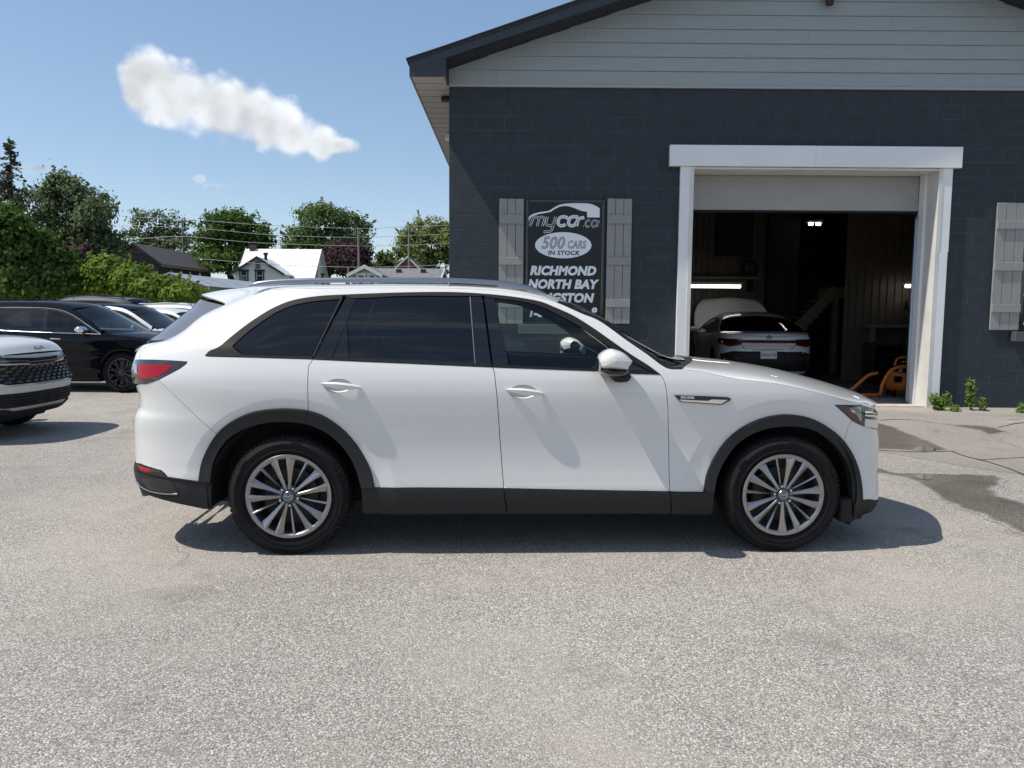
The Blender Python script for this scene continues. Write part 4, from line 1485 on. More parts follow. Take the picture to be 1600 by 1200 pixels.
sill_r = UL([(585, 762), (650, 762), (720, 762.4), (787, 763)])
sill_f = UL([(787, 763), (880, 765), (960, 766.5), (1046.5, 768)])
sill_n = UL([(1046.5, 768), (1099, 769)])
gap_fb = UL([(1331, 657), (1325, 668), (1317, 687.2)])

def idx_near(poly, p): return min(range(len(poly)), key=lambda i: math.dist(poly[i], p))
gap_fb[-1] = afo[idx_near(afo, U(1317, 687))]
bump_gap_r[-1] = aro[idx_near(aro, U(338, 679.5))]
gap_q[-1] = aro[idx_near(aro, U(482, 642))]
def cut(poly, p, q):
    i, j = idx_near(poly, p), idx_near(poly, q)
    return poly[i:j + 1] if i <= j else poly[j:i + 1][::-1]

band = []
for xw in (WB, -WB):
    for i in range(60):
        a = math.pi * (i / 59) * 1.16 - 0.25
        for rr in (0.606, 0.6115, 0.613, 0.618):
            band.append((xw + rr / 0.93 * math.cos(a), 0.372 + rr * math.sin(a)))

top_gap = U(482, 642)
p_q = (gap_q[:-1] + cut(aro, top_gap, U(338, 679.5)) + bump_gap_r[::-1][1:] + lamp_bot[::-1][1:] + lamp_top[::-1][1:] + hatch_gap[1:] + eseg(3, 24)[1:]
       + [U(1031.5, 585)] + dloU[::-1][1:] + cut(beltU, beltU[0], U(489, 561.3))[1:])
def D(p, st=0.02): return dens(dedupe(p), st)
panel(SUV, 'quarter_panel', D(p_q), W, suv, gap=0.0018, extra_pts=band)
top_a = U(482, 642)
p_rd = cut(beltU, U(489, 561.3), U(769.5, 573.6)) + gap_b[1:] + sill_r[::-1][1:] + cut(aro, U(585, 762), top_a)[1:] + gap_q[::-1][1:]
p_fd = cut(beltU, U(769.5, 573.6), U(1031.5, 585)) + gap_a[1:] + sill_f[::-1][1:] + gap_b[::-1][1:]
# hollow behind each door handle
def cup(px0, py0, px1, py1):
    c = U((px0 + px1) / 2, (py0 + py1) / 2); a = abs(U(px1, (py0 + py1) / 2)[0] - c[0]); b = abs(U((px0 + px1) / 2, py0)[1] - c[1])
    return c, [(c[0] + a * math.cos(t * math.pi / 14), c[1] + b * math.sin(t * math.pi / 14)) for t in range(28)], a, b
cup_r = cup(508, 592.5, 550, 613.5)
cup_f = cup(797, 602, 838, 623)
rdoor = panel(SUV, 'rear_door', D(p_rd), W, suv, gap=0.0022, holes=[cup_r[1]], extra_pts=band)
fdoor = panel(SUV, 'front_door', D(p_fd), W, suv, gap=0.0022, holes=[cup_f[1]])
lampf_top = UL([(1304, 632.6), (1320, 633), (1346, 633.2)])
lampf_low = UL([(1304, 632.6), (1315, 642), (1331, 657)])
lampf_low2 = UL([(1331, 657), (1340, 662), (1350, 666.3)])
p_ff = (gap_a[::-1] + [U(1024, 578)] + eseg(24, 31)[0:] + lampf_top[::-1] + lampf_low[1:] + gap_fb[1:] + cut(afo, U(1317, 687), U(1099, 769))[1:] + sill_n[::-1][1:])
panel(SUV, 'front_fender', D(p_ff), W, suv, gap=0.0018, extra_pts=band)
p_fb = (lampf_low2 + [FE(668.5)] + [FE(q) for q in (680, 690, 702, 724, 739, 760, 773)] + UL([(1359, 780.2), (1345, 781)]) + cut(afo, U(1345, 781), U(1317, 687))[1:] + gap_fb[::-1][1:])
fbump = panel(SUV, 'front_bumper', D(p_fb), W, suv, gap=0.0015, extra_pts=band)
p_rb = (bump_gap_r + cut(aro, U(338, 679.5), U(311, 752))[1:] + UL([(285, 748.5), (262, 745), (257, 739), (252, 734.8), (235, 730), (220, 724.5)]) + [RE(q) for q in (719, 710, 695, 680, 667, 658, 651, 642, 632, 616, 604)] + lamp_bot2[::-1][1:])
panel(SUV, 'rear_bumper', D(p_rb), W, suv, gap=0.0015, extra_pts=band)
p_hatch = hatch_gap[::-1] + [RE(562)] + eseg(0, 3)
panel(SUV, 'tailgate', D(p_hatch), W, suv, gap=0.001)
# lower cladding
CL = M['cladding']
panel(SUV, 'wheel_arch_trim', D(cut(aro, aro[0], top_a) + cut(ari, U(480, 663), ari[0])), CL, suv, off=0.020, gap=0.001, flange=0.05)
panel(SUV, 'wheel_arch_trim', D(cut(aro, top_a, aro[-1]) + cut(ari, ari[-1], U(480, 663))), CL, suv, off=0.020, gap=0.001, flange=0.05)
panel(SUV, 'wheel_arch_trim', D(afo + UL([(1343, 806), (1334, 810), (1328, 815)]) + afi[::-1]), CL, suv, off=0.020, gap=0.001, flange=0.05)
panel(SUV, 'sill_cladding', D(UL([(565, 763)]) + sill_r + UL([(791, 800), (700, 800.5), (568, 801)])), CL, suv, off=0.012, gap=0.0015, flange=0.05)
panel(SUV, 'sill_cladding', D(sill_f + UL([(1047, 801.2), (960, 800.6), (793, 800)])), CL, suv, off=0.012, gap=0.0015, flange=0.05)
panel(SUV, 'sill_cladding', D(sill_n + UL([(1115, 769.5), (1111, 802.5), (1048.5, 801.5)])), CL, suv, off=0.012, gap=0.0015, flange=0.05)
p_vf = UL([(1345, 781), (1359, 780.2)]) + [FE(773), FE(784), FE(794)] + UL([(1360, 799.5), (1353, 801.8), (1343, 805.5)])
panel(SUV, 'lower_valance', D(p_vf), CL, suv, off=0.004, gap=0.001)
p_vr = UL([(331, 755.5), (311, 752), (285, 748.5), (262, 745), (257, 739), (252, 734.8), (235, 730), (220, 724.5)]) + [RE(q) for q in (719, 730, 748, 761, 772)] + UL([(235, 774), (260, 782), (290, 789), (320, 795), (331, 795)])
panel(SUV, 'lower_valance', D(p_vr), CL, suv, off=0.004, gap=0.001)
panel(SUV, 'rear_reflector', D(UL([(217, 726.5), (222, 728.5), (239, 733), (234, 738.5), (224, 736)]), 0.01), M['red_lens'], suv, off=0.010, gap=0, flange=0.006)
panel(SUV, 'reflector_bezel', D(UL([(239, 733), (252, 736), (256, 740), (260.5, 745), (234, 739)]), 0.01), M['gloss_black'], suv, off=0.008, gap=0.0005, flange=0.006)
panel(SUV, 'exhaust_bezel', D(UL([(222, 746), (250, 747), (268, 751), (279, 770), (250, 768), (232, 762)]), 0.012), M['gloss_black'], suv, off=0.007, gap=0, flange=0.004)
for k, ln in enumerate(([(215, 751), (225, 761), (240, 767.5), (260, 771), (279, 771)], [(221, 762), (240, 770), (258, 774), (272, 774.5)])):
    strip(SUV, 'valance_strip', cr(UL(ln), 4), M['satin_metal'] if k == 0 else M['trim'], suv, 0.012 if k == 0 else 0.006, 0.010)
strip(SUV, 'valance_edge', cr(UL([(214, 735), (235, 740), (262, 745.5), (300, 752), (331, 755)]), 4), M['trim'], suv, 0.006, 0.008)
# glasshouse: glass, pillars, mouldings
TR = M['trim']; GB = M['gloss_black']
g_q = cr(UL([(364, 540), (378, 527), (392.5, 515), (410, 502.5), (427.5, 490.8), (442, 483.5), (457.7, 477.6), (476, 473.4), (496, 470.6), (532, 467.2)]), 4) + UL([(510, 512), (488, 556)]) + cr(UL([(488, 556), (440, 555.2), (400, 554.2), (379, 553.3)]), 3)
g_r = UL([(557, 467)]) + cr(UL([(557, 467), (590, 465), (620, 463.6), (680, 463), (733, 463.4)]), 4) + UL([(741, 567.6)]) + cr(UL([(741, 567.6), (690, 565.5), (620, 562.8), (546, 560)]), 3) + UL([(545, 540), (542.5, 500.5)])
g_f = cr(UL([(774, 466.8), (806, 470.6), (830, 475), (850, 482), (880, 496.6), (910, 513.5), (940, 534), (974, 558)]), 4) + UL([(975, 579), (950, 577.5), (916, 575.6)]) + cr(UL([(916, 575.6), (860, 573), (797, 570.6)]), 3)
panel(SUV, 'quarter_glass', D(g_q), M['privacy_glass'], suv, off=-0.004, gap=0, flange=0)
panel(SUV, 'rear_door_glass', D(g_r), M['privacy_glass'], suv, off=-0.004, gap=0, flange=0)
panel(SUV, 'front_door_glass', D(g_f), M['front_glass'], suv, off=-0.004, gap=0, flange=0)
p_p1 = UL([(541, 463), (557, 466), (542, 501), (519, 558.6), (491, 558.3)])
p_p1b = UL([(541.8, 501.5), (545.6, 560), (519.5, 558.6)])
p_p2 = UL([(736, 463.2), (753.2, 463.4), (767.6, 571), (743.8, 570)])
p_p3 = UL([(756, 463.6), (773, 466.2), (796, 571.5), (770.4, 571)])
p_sail = UL([(977, 560.5), (1013, 580.2), (977, 579.5)])
for q, nme in ((p_p1, 'door_pillar'), (p_p1b, 'door_pillar'), (p_p2, 'door_pillar'), (p_p3, 'door_pillar'), (p_sail, 'mirror_sail')):
    panel(SUV, nme, D(q), GB, suv, off=-0.002, gap=0.0012, flange=0.012)
strip(SUV, 'glass_run', UL([(734.6, 464), (738.5, 515), (742.6, 569)]), M['glass_run'], suv, 0.009, -0.001)
strip(SUV, 'glass_run', UL([(534.5, 466), (512, 511), (489.5, 558)]), TR, suv, 0.012, 0.0)
# mouldings round the windows, split where the doors part
def ring_piece(outer_a, outer_b, inner):
    return outer_a + inner
tr_q = cut(dloU, dloU[0], U(537.5, 460.5)) + UL([(534, 465.6)]) + g_q[:37][::-1] + UL([(363, 541.5), (378, 554.2), (400, 555), (440, 556), (487.5, 556.8)]) + cut(beltU, U(489, 561.3), beltU[0])
panel(SUV, 'window_moulding', D(tr_q), TR, suv, off=0.003, gap=0.0006, flange=0.012)
tr_r = cut(dloU, U(539, 460.5), U(754, 459)) + UL([(753.5, 463.2), (735, 462.8)]) + cr(UL([(733, 463), (680, 462.5), (620, 463.1), (557, 466.4), (541, 463.4)]), 3)
panel(SUV, 'window_moulding', D(tr_r), TR, suv, off=0.003, gap=0.0006, flange=0.012)
tr_f = (cut(dloU, U(756, 459.2), dloU[-1]) + UL([(1012, 578.6), (976, 559)]) + cr(UL([(974, 557.4), (940, 533.4), (910, 513), (880, 496), (850, 481.4), (830, 474.4), (806, 470), (774, 466.2), (756, 463.6)]), 3))
panel(SUV, 'window_moulding', D(tr_f), TR, suv, off=0.003, gap=0.0006, flange=0.012)
panel(SUV, 'belt_moulding', D(UL([(491, 558)]) + UL([(546, 560.3), (620, 563.1), (690, 565.8), (768, 569)]) + cut(beltU, U(769, 573.5), U(490, 561.4))), TR, suv, off=0.004, gap=0.0008, flange=0.012)
panel(SUV, 'belt_moulding', D(UL([(771, 569.2), (797, 571), (860, 573.4), (916, 576), (976, 579.4), (1013, 580.4), (1029, 584)]) + cut(beltU, U(1029, 584.8), U(771, 573.7))), TR, suv, off=0.004, gap=0.0008, flange=0.012)
# crown patches
top_patch('tailgate_top', 0, 3, W)
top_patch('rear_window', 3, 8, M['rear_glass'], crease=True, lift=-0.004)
top_patch('roof', 10, 18, W)
top_patch('windscreen', 18, 24, M['screen_glass'], crease=True, lift=-0.002, trim_edge=0.015)
top_patch('cowl', 24, 25, M['liner'], crease=True, lift=-0.008)
bon = top_patch('bonnet', 25, 34, W)
# screen surround (black band) and wipers
for sd in (-1, 1):
    mb = MB()
    pth = []
    for k in range(EI(18), EI(25) + 1):
        x, z = edge_d[k]
        pth.append((x + 0.012, sd * (SUV.Y(x, z) - 0.022), z + 0.003))
    mb.tube(pth, 0.013, 6)
    mb.build('screen_seal', GB, suv)
e0, c0_ = edge_d[EI(25)], cent_d[EI(25)]
for ya in (-0.66, -0.05):
    mb = MB()
    mb.tube([(e0[0] + 0.05, ya, e0[1] + 0.004), (e0[0] + 0.05, ya + 0.28, c0_[1] + 0.002), (e0[0] + 0.03, ya + 0.56, c0_[1] + 0.006)], 0.007, 6)
    mb.build('wiper', GB, suv)
# roof rails
for sd in (-1, 1):
    mb = MB()
    rp = cr([Upl(*q, -0.615) for q in ((386, 446.5), (400, 443.4), (427, 440.3), (458, 438.8), (510, 437.8), (620, 437), (700, 437.8), (740, 439.4), (785, 442.6), (812, 446.4), (838, 453.5), (856, 460.5))], 5)
    rows = []
    n = len(rp)
    for i, p in enumerate(rp):
        q = min(1.0, min(i, n - 1 - i) / 6.0)
        h = 0.003 + 0.0125 * q; w_ = 0.006 + 0.014 * q
        y = p[1] + 0.02
        rows.append([(p[0], sd * -y if sd > 0 else y, p[2])] and [(p[0], (y + a * w_) * (-sd if sd > 0 else 1) if sd < 0 else -(y + a * w_), p[2] + b * h)
                    for a, b in ((-1, -1), (-1.1, 0.1), (-0.75, 0.85), (0, 1.05), (0.75, 0.85), (1.1, 0.1), (1, -1), (-1, -1))])
    mb.grid(rows)
    mb.build('roof_rail', M['satin_metal'], suv, 50)
# rear spoiler: carries the roof on past the tailgate glass to a thin lip
def section(x, z, cx, cz, nq=12, tang=1.0):
    y = SUV.Y(x, z); e = 0.01
    dy = (SUV.Y(x, z + e) - SUV.Y(x, z - e)) / (2 * e)
    P0 = Vector((x, -y, z)); P3 = Vector((cx, 0, cz)); dz = max(cz - z, 0.01)
    dd = Vector((0, -dy, 1)).normalized()
    P1 = P0 + dd * min(0.75 * dz / max(dd.z, .05), .3 * y + .005)
    P2 = Vector((cx, -0.42 * y, cz))
    row = [P0 * (1 - t) ** 3 + P1 * 3 * t * (1 - t) ** 2 + P2 * 3 * t * t * (1 - t) + P3 * t ** 3 for t in (q / nq for q in range(nq + 1))]
    return [tuple(p) for p in row] + [(p.x, -p.y, p.z) for p in row[-2::-1]]
tip_c = Upl(305.5, 459.0, -0.15)
rows = []
ca = cent_d[EI(10)]
for k in range(9):
    u = k / 8
    f_ = u * (EI(10) - EI(8)); i = EI(10) - int(f_); fr_ = f_ - int(f_)
    ea = edge_d[i]; eb = edge_d[max(i - 1, EI(8))]
    ex, ez = ea[0] + (eb[0] - ea[0]) * fr_, ea[1] + (eb[1] - ea[1]) * fr_
    cx, cz = ca[0] + (tip_c.x - ca[0]) * u, ca[1] + (tip_c.z - ca[1]) * (u ** 1.5)
    rows.append(section(ex, ez + 0.001, cx, max(cz, ez + 0.012)))
last = rows[-1]
rows.append([(x + 0.004, y, z - 0.010) for x, y, z in last])
rows.append([(x + (0.10 if abs(y) < 0.6 else 0.03), y * 0.985, z - 0.028) for x, y, z in last])
rows.append([(x + (0.24 if abs(y) < 0.6 else 0.06), y * 0.97, z - 0.035) for x, y, z in last])
mb = MB(); mb.grid(rows); mb.build('rear_spoiler', W, suv, 50)
# lamps
p_tl = lamp_top + lamp_bot[1:] + lamp_bot2[1:] + [RE(q) for q in (592, 584, 576, 568)] + [RE(562.5)]
panel(SUV, 'tail_lamp', D(p_tl, 0.012), M['smoke_lens'], suv, off=0.002, gap=0.001, flange=0.015, res=0.02)
p_tr = UL([(218, 569), (240, 570), (262, 571), (271, 572.5), (262, 580), (247, 588.5), (232, 592), (216.5, 591.5)])
panel(SUV, 'tail_lens', D(p_tr, 0.008), M['red_lens'], suv, off=0.0045, gap=0, flange=0.004, res=0.02)
p_tw = UL([(209, 569), (215.5, 569), (215, 583), (208, 582)])
panel(SUV, 'reversing_lens', D(p_tw, 0.008), M['clear_lens'], suv, off=0.0045, gap=0, flange=0.004, res=0.02)
p_hl = lampf_top + UL([(1350, 634)]) + lampf_low2[::-1] + lampf_low[::-1][1:]
panel(SUV, 'headlamp', D(p_hl, 0.008), M['smoke_lens'], suv, off=0.001, gap=0.0012, flange=0.02, res=0.02)
panel(SUV, 'side_marker', D(UL([(1313, 637.5), (1322, 638), (1332, 643), (1341, 656), (1343, 661), (1333, 655)]), 0.008), M['dark_red_lens'], suv, off=0.004, gap=0, flange=0.003, res=0.02)
panel(SUV, 'headlamp_unit', D(UL([(1326, 637), (1344, 636), (1346, 655), (1344, 659), (1338, 648)]), 0.008), M['clear_lens'], suv, off=0.0035, gap=0, flange=0.003, res=0.02)
panel(SUV, 'headlamp_lens', D(UL([(1327.5, 640.5), (1334.5, 642), (1334.5, 646)]), 0.006), M['lamp_white'], suv, off=0.006, gap=0, flange=0.003, res=0.02)
# grille: black field, chrome wing
p_gr = [U(1350.5, 634.6), FE(638), FE(645), FE(652), FE(660), FE(668)] + [U(1351, 667)]
panel(SUV, 'grille', D(p_gr, 0.012), GB, suv, off=-0.004, gap=0.001, flange=0.03, res=0.02)
for py0, py1, mm in ((641.5, 644.5, 'chrome'), (646.5, 649, 'chrome'), (653.5, 666, 'white_paint')):
    q = [U(1351 if mm == 'chrome' else 1351.2, py0 + 1)] + [FE(py0 - 2), FE(py1 - 2)] + [U(1351 if mm == 'chrome' else 1351.2, py1 + 1)]
    panel(SUV, 'grille_wing' if mm == 'chrome' else 'grille_corner', D(q, 0.012), M[mm], suv, off=0.004 if mm == 'chrome' else 0.003, gap=0, flange=0.008, res=0.02)
# handles
for dr, (c, ring, a, b), hp in ((rdoor, cup_r, ((502, 599.6), (532, 604.4), (565, 605.6))), (fdoor, cup_f, ((790, 609), (820, 613.5), (850, 614.8)))):
    for o, sd in zip(dr, (-1, 1)):
        mb = MB(); rows = []
        for k, (sc_, dp) in enumerate(((1.0, 0.0), (0.95, 0.003), (0.88, 0.009), (0.78, 0.017), (0.62, 0.026), (0.4, 0.032), (0.0, 0.034))):
            row = []
            for (x, z) in ring + ring[:1]:
                xx, zz = c[0] + (x - c[0]) * sc_, c[1] + (z - c[1]) * sc_
                row.append((xx, sd * (SUV.Y(xx, zz) - dp), zz))
            rows.append(row)
        mb.grid(rows); mb.build('handle_cup', W, o, 50)
        mb = MB(); rows = []
        p0, p1, p2 = (U(*q) for q in hp)
        n = 16
        for i in range(n + 1):
            t = i / n
            x = p0[0] + (p2[0] - p0[0]) * t
            z = p0[1] + (p2[1] - p0[1]) * t + 0.0
            hh = 0.002 + 0.0200 * math.sin(math.pi * min(max(t, 0.0), 1.0)) ** 0.6
            dd = 0.004 + 0.030 * math.sin(math.pi * t) ** 0.5
            y = SUV.Y(x, z)
            rows.append([(x, sd * (y + dd - 0.016), z - hh), (x, sd * (y + dd), z - hh * 0.55), (x, sd * (y + dd + 0.003), z + hh * 0.45), (x, sd * (y + dd - 0.010), z + hh), (x, sd * (y + dd - 0.020), z + hh * 0.5), (x, sd * (y + dd - 0.016), z - hh)])
        mb.grid(rows); mb.build('handle', W, o, 50)
# badge on the fender
bq = UL([(1053, 617.3), (1100, 618.6), (1136, 620.3), (1141.5, 622.5), (1140, 625.5), (1127, 632.3), (1100, 630.5), (1063, 627.6)])
badge = panel(SUV, 'fender_badge', D(bq, 0.01), GB, suv, off=0.010, gap=0, flange=0.012, res=0.03)
cq = UL([(1061, 623.8), (1082, 625), (1106, 626), (1111, 623.8), (1136, 624.6), (1126, 630.6), (1100, 629), (1064, 626.5)])
for o, p in zip(panel(SUV, 'badge_bar', D(cq, 0.01), M['chrome'], suv, off=0.013, gap=0, flange=0.004, res=0.03), badge): o.parent = p

for sd in (-1, 1):
    x, z = U(1073.5, 621.0)
    text('badge_lettering', 'INLINE6', 0.020, M['lamp_white'], badge[0 if sd < 0 else 1], (x, sd * (SUV.Y(x, z) + 0.0115), z), (math.pi / 2, R(1.5), 0 if sd < 0 else math.pi), offset=0.0006, spacing=1.25)
# mirrors
for sd in (-1, 1):
    mr = bpy.data.objects.new('door_mirror', None); link(mr, fdoor[0 if sd < 0 else 1])
    yb = -1.09
    def outl(pts): return cr([(Upl(*q, yb).x, Upl(*q, yb).z) for q in pts], 5, closed=True)
    sh = outl([(934, 561), (939, 552), (951, 545.3), (962, 546.2), (974, 551.5), (984, 561), (986.5, 565), (982, 572), (977, 578), (955, 576.8), (937, 575), (934.2, 568)])
    cx = sum(p[0] for p in sh) / len(sh); cz = sum(p[1] for p in sh) / len(sh)
    rows = []
    for y, sx, sz, dx in ((-0.955, .45, .55, .02), (-0.985, .82, .85, .01), (-1.03, .97, .98, 0), (-1.08, 1.0, 1.0, 0), (-1.13, .98, .97, 0), (-1.165, .88, .87, -.002), (-1.19, .66, .68, -.004), (-1.203, .35, .4, -.006), (-1.206, .02, .02, -.008)):
        rows.append([(cx + dx + (p[0] - cx) * sx, y * (1 if sd < 0 else -1), cz + (p[1] - cz) * sz) for p in sh + sh[:1]])
    mb = MB(); mb.grid(rows); mb.build('mirror_shell', W, mr, 60)
    lo = outl([(936, 573.5), (955, 576), (977, 577.5), (983, 579), (975, 586), (958, 587.5), (943, 584.5), (937, 580)])
    cx = sum(p[0] for p in lo) / len(lo); cz = sum(p[1] for p in lo) / len(lo)
    rows = []
    for y, sx in ((-0.95, .9), (-1.0, 1.0), (-1.08, 1.0), (-1.15, .85), (-1.18, .6), (-1.195, .02)):
        rows.append([(cx + (p[0] - cx) * sx, y * (1 if sd < 0 else -1), cz + (p[1] - cz) * sx) for p in lo + lo[:1]])
    mb = MB(); mb.grid(rows); mb.build('mirror_base', GB, mr, 60)
    st = outl([(957, 586), (975, 581), (987, 585), (989.5, 591), (983, 598), (972, 599), (964, 597.5)])
    rows = []
    for y, k in ((-0.90, 1.0), (-1.0, 1.0), (-1.05, 0.9), (-1.07, 0.02)):
        cx = sum(p[0] for p in st) / len(st); cz = sum(p[1] for p in st) / len(st)
        rows.append([(cx + (p[0] - cx) * k, y * (1 if sd < 0 else -1), cz + (p[1] - cz) * k) for p in st + st[:1]])
    mb = MB(); mb.grid(rows); mb.build('mirror_stalk', CL, mr, 60)
    # mirror glass looks rearwards
    mb = MB()
    gx = Upl(934, 562, yb).x - 0.003
    mb.prism([(sd * (1.08 + 0.085 * math.cos(t * math.pi / 10)), cz + 0.075 + 0.05 * math.sin(t * math.pi / 10)) for t in range(20)], lambda p: (gx, p[0], p[1]), lambda p: (gx + 0.01, p[0], p[1]))
    mb.build('mirror_glass', M['chrome'], mr)
# underside, wheel houses and dark liner behind the panel gaps
mb = MB()
mb.box(-2.25, 2.15, -0.56, 0.56, 0.24, 0.42, 0.03)
mb.box(-1.02, 1.02, -0.90, 0.90, 0.235, 0.43, 0.02)
mb.box(2.09, 2.30, -0.6, 0.6, 0.22, 0.6, 0.03)
mb.box(-2.42, -2.10, -0.6, 0.6, 0.26, 0.7, 0.03)
mb.build('underbody', M['liner'], suv)
lp = beltU[::1]
liner_poly = UL([(560, 790), (480, 640)]) 
def arch_cut(xw, r0=0.50, n=24): return [(xw + r0 * math.cos(math.pi * i / n), 0.372 + r0 * math.sin(math.pi * i / n)) for i in range(n + 1)]
zb = 0.30
poly = [(-2.40, zb + .15), (-2.40, 1.14), (-2.1, 1.19)] + [(p[0], p[1] - 0.012) for p in beltU if -2.05 < p[0] < 1.0] + [(1.05, 1.10), (2.0, 0.98), (2.25, 0.9), (2.25, zb + .15), (WB + .5, zb + .1)] + arch_cut(WB) + [(1.0, zb), (-1.0, zb)] + arch_cut(-WB) + [(-WB - .5, zb + .1)]
panel(SUV, 'inner_structure', D(poly, 0.05), M['liner'], suv, off=-0.035, gap=0, flange=0, res=0.09)
# inner skin of roof sides so that no light leaks through the mouldings
cant = [(p[0], p[1]) for p in dloU]
poly = cut(dloU, dloU[0], dloU[-1]) + [(p[0], p[1]) for p in eseg(24, 3)]
panel(SUV, 'inner_pillar', D(poly, 0.04), M['interior_dark'], suv, off=-0.03, gap=0, flange=0, res=0.08)
for xw in (WB, -WB):
    for sd in (-1, 1):
        mb = MB()
        n = 26
        rows = []
        for i in range(n + 1):
            a = -0.17 + (math.pi + 0.34) * i / n
            rows.append([(xw + 0.505 * math.cos(a), sd * 0.935, 0.372 + 0.485 * math.sin(a)), (xw + 0.49 * math.cos(a), sd * 0.60, 0.372 + 0.47 * math.sin(a))])
        mb.grid(rows)
        mb.prism([(xw + 0.5 * math.cos(-0.17 + (math.pi + 0.34) * i / n), 0.372 + 0.48 * math.sin(-0.17 + (math.pi + 0.34) * i / n)) for i in range(n + 1)], lambda p: (p[0], sd * 0.60, p[1]), lambda p: (p[0], sd * 0.58, p[1]))
        mb.build('wheel_house', M['liner'], suv)
    for sd in (-1, 1):
        rot = R(30) if xw > 0 else R(61)
        build_wheel(suv, 'wheel', xw, sd * (TY - 0.1275), sd, 0.380, 0.262, 'twin', rot, 0.255, zc=0.373)
# mud flap behind the front bumper corner
for sd in (-1, 1):
    mb = MB(); mb.box(WB + 0.39, WB + 0.47, min(sd * 0.70, sd * 0.93), max(sd * 0.70, sd * 0.93), 0.185, 0.34, 0.01)
    mb.build('air_deflector', M['liner'], suv)
# cabin
def seat(x, y, nme='seat'):
    s_ = bpy.data.objects.new(nme, None); link(s_, suv); s_.location = (x, y, 0)
    mb = MB(); mb.box(-0.25, 0.28, -0.26, 0.26, 0.52, 0.70, 0.04); mb.build('seat_cushion', M['seat_fabric'], s_)
    mb = MB(); mb.hexa([(-0.34, -0.25, 0.66), (-0.18, -0.25, 0.64), (-0.18, 0.25, 0.64), (-0.34, 0.25, 0.66)], [(-0.48, -0.2, 1.26), (-0.37, -0.2, 1.27), (-0.37, 0.2, 1.27), (-0.48, 0.2, 1.26)])
    o = mb.build('seat_back', M['seat_fabric'], s_)
    bv = o.modifiers.new('bevel', 'BEVEL'); bv.width = 0.04; bv.segments = 3
    mb = MB(); mb.box(-0.50, -0.40, -0.135, 0.135, 1.29, 1.47, 0.035); mb.tube([(-0.44, -0.06, 1.2), (-0.45, -0.06, 1.33)], 0.006); mb.tube([(-0.44, 0.06, 1.2), (-0.45, 0.06, 1.33)], 0.006)
    mb.build('headrest', M['seat_fabric'], s_)
for y in (-0.40, 0.40): seat(0.12, y)
mb = MB(); mb.box(-1.22, -0.75, -0.7, 0.7, 0.5, 0.72, 0.04); mb.hexa([(-1.30, -0.68, .68), (-1.12, -0.68, .68), (-1.12, .68, .68), (-1.30, .68, .68)], [(-1.45, -0.66, 1.3), (-1.33, -0.66, 1.3), (-1.33, .66, 1.3), (-1.45, .66, 1.3)])
for y in (-0.42, 0.42): mb.box(-1.46, -1.37, y - 0.13, y + 0.13, 1.31, 1.45, 0.03)
mb.build('rear_bench', M['seat_fabric'], suv)
mb = MB(); mb.box(-1.0, 1.0, -0.85, 0.85, 0.435, 0.46); mb.box(-2.0, -1.001, -0.55, 0.55, 0.435, 0.46); mb.build('cabin_floor', M['interior_dark'], suv)
mb = MB()
mb.grid([[(1.28, y, 1.06), (1.0, y, 1.125), (0.80, y, 1.11), (0.74, y, 1.03), (0.78, y, 0.80), (0.80, y, 0.5)] for y in (-0.84, -0.4, 0, 0.4, 0.84)])
mb.build('dashboard', M['interior_dark'], suv)
mb = MB(); mb.box(0.735, 0.765, 0.22, 0.58, 1.10, 1.165, 0.012); mb.build('instrument_hood', M['interior_dark'], suv)
mb = MB()
ce = Vector((0.60, 0.40, 1.00)); ax = Vector((-0.90, 0, 0.42)).normalized(); e1 = Vector((0, 1, 0)); e2 = ax.cross(e1)
mb.tube([tuple(ce + e1 * 0.185 * math.cos(2 * math.pi * i / 32) + e2 * 0.185 * math.sin(2 * math.pi * i / 32)) for i in range(33)], 0.016, 8, caps=False)
mb.tube([tuple(ce - e1 * 0.18), tuple(ce + e1 * 0.18)], 0.022, 8, flat=0.6); mb.tube([tuple(ce), tuple(ce - e2 * 0.18)], 0.02, 8)
mb.tube([tuple(ce), (0.80, 0.40, 0.92)], 0.03, 8)
mb.build('steering_wheel', M['interior_dark'], suv)
mb = MB(); mb.box(0.20, 0.24, -0.12, 0.12, 1.45, 1.51, 0.015); mb.tube([(0.23, 0, 1.49), (0.24, 0, 1.56)], 0.010); mb.build('rear_view_mirror', M['interior_dark'], suv)

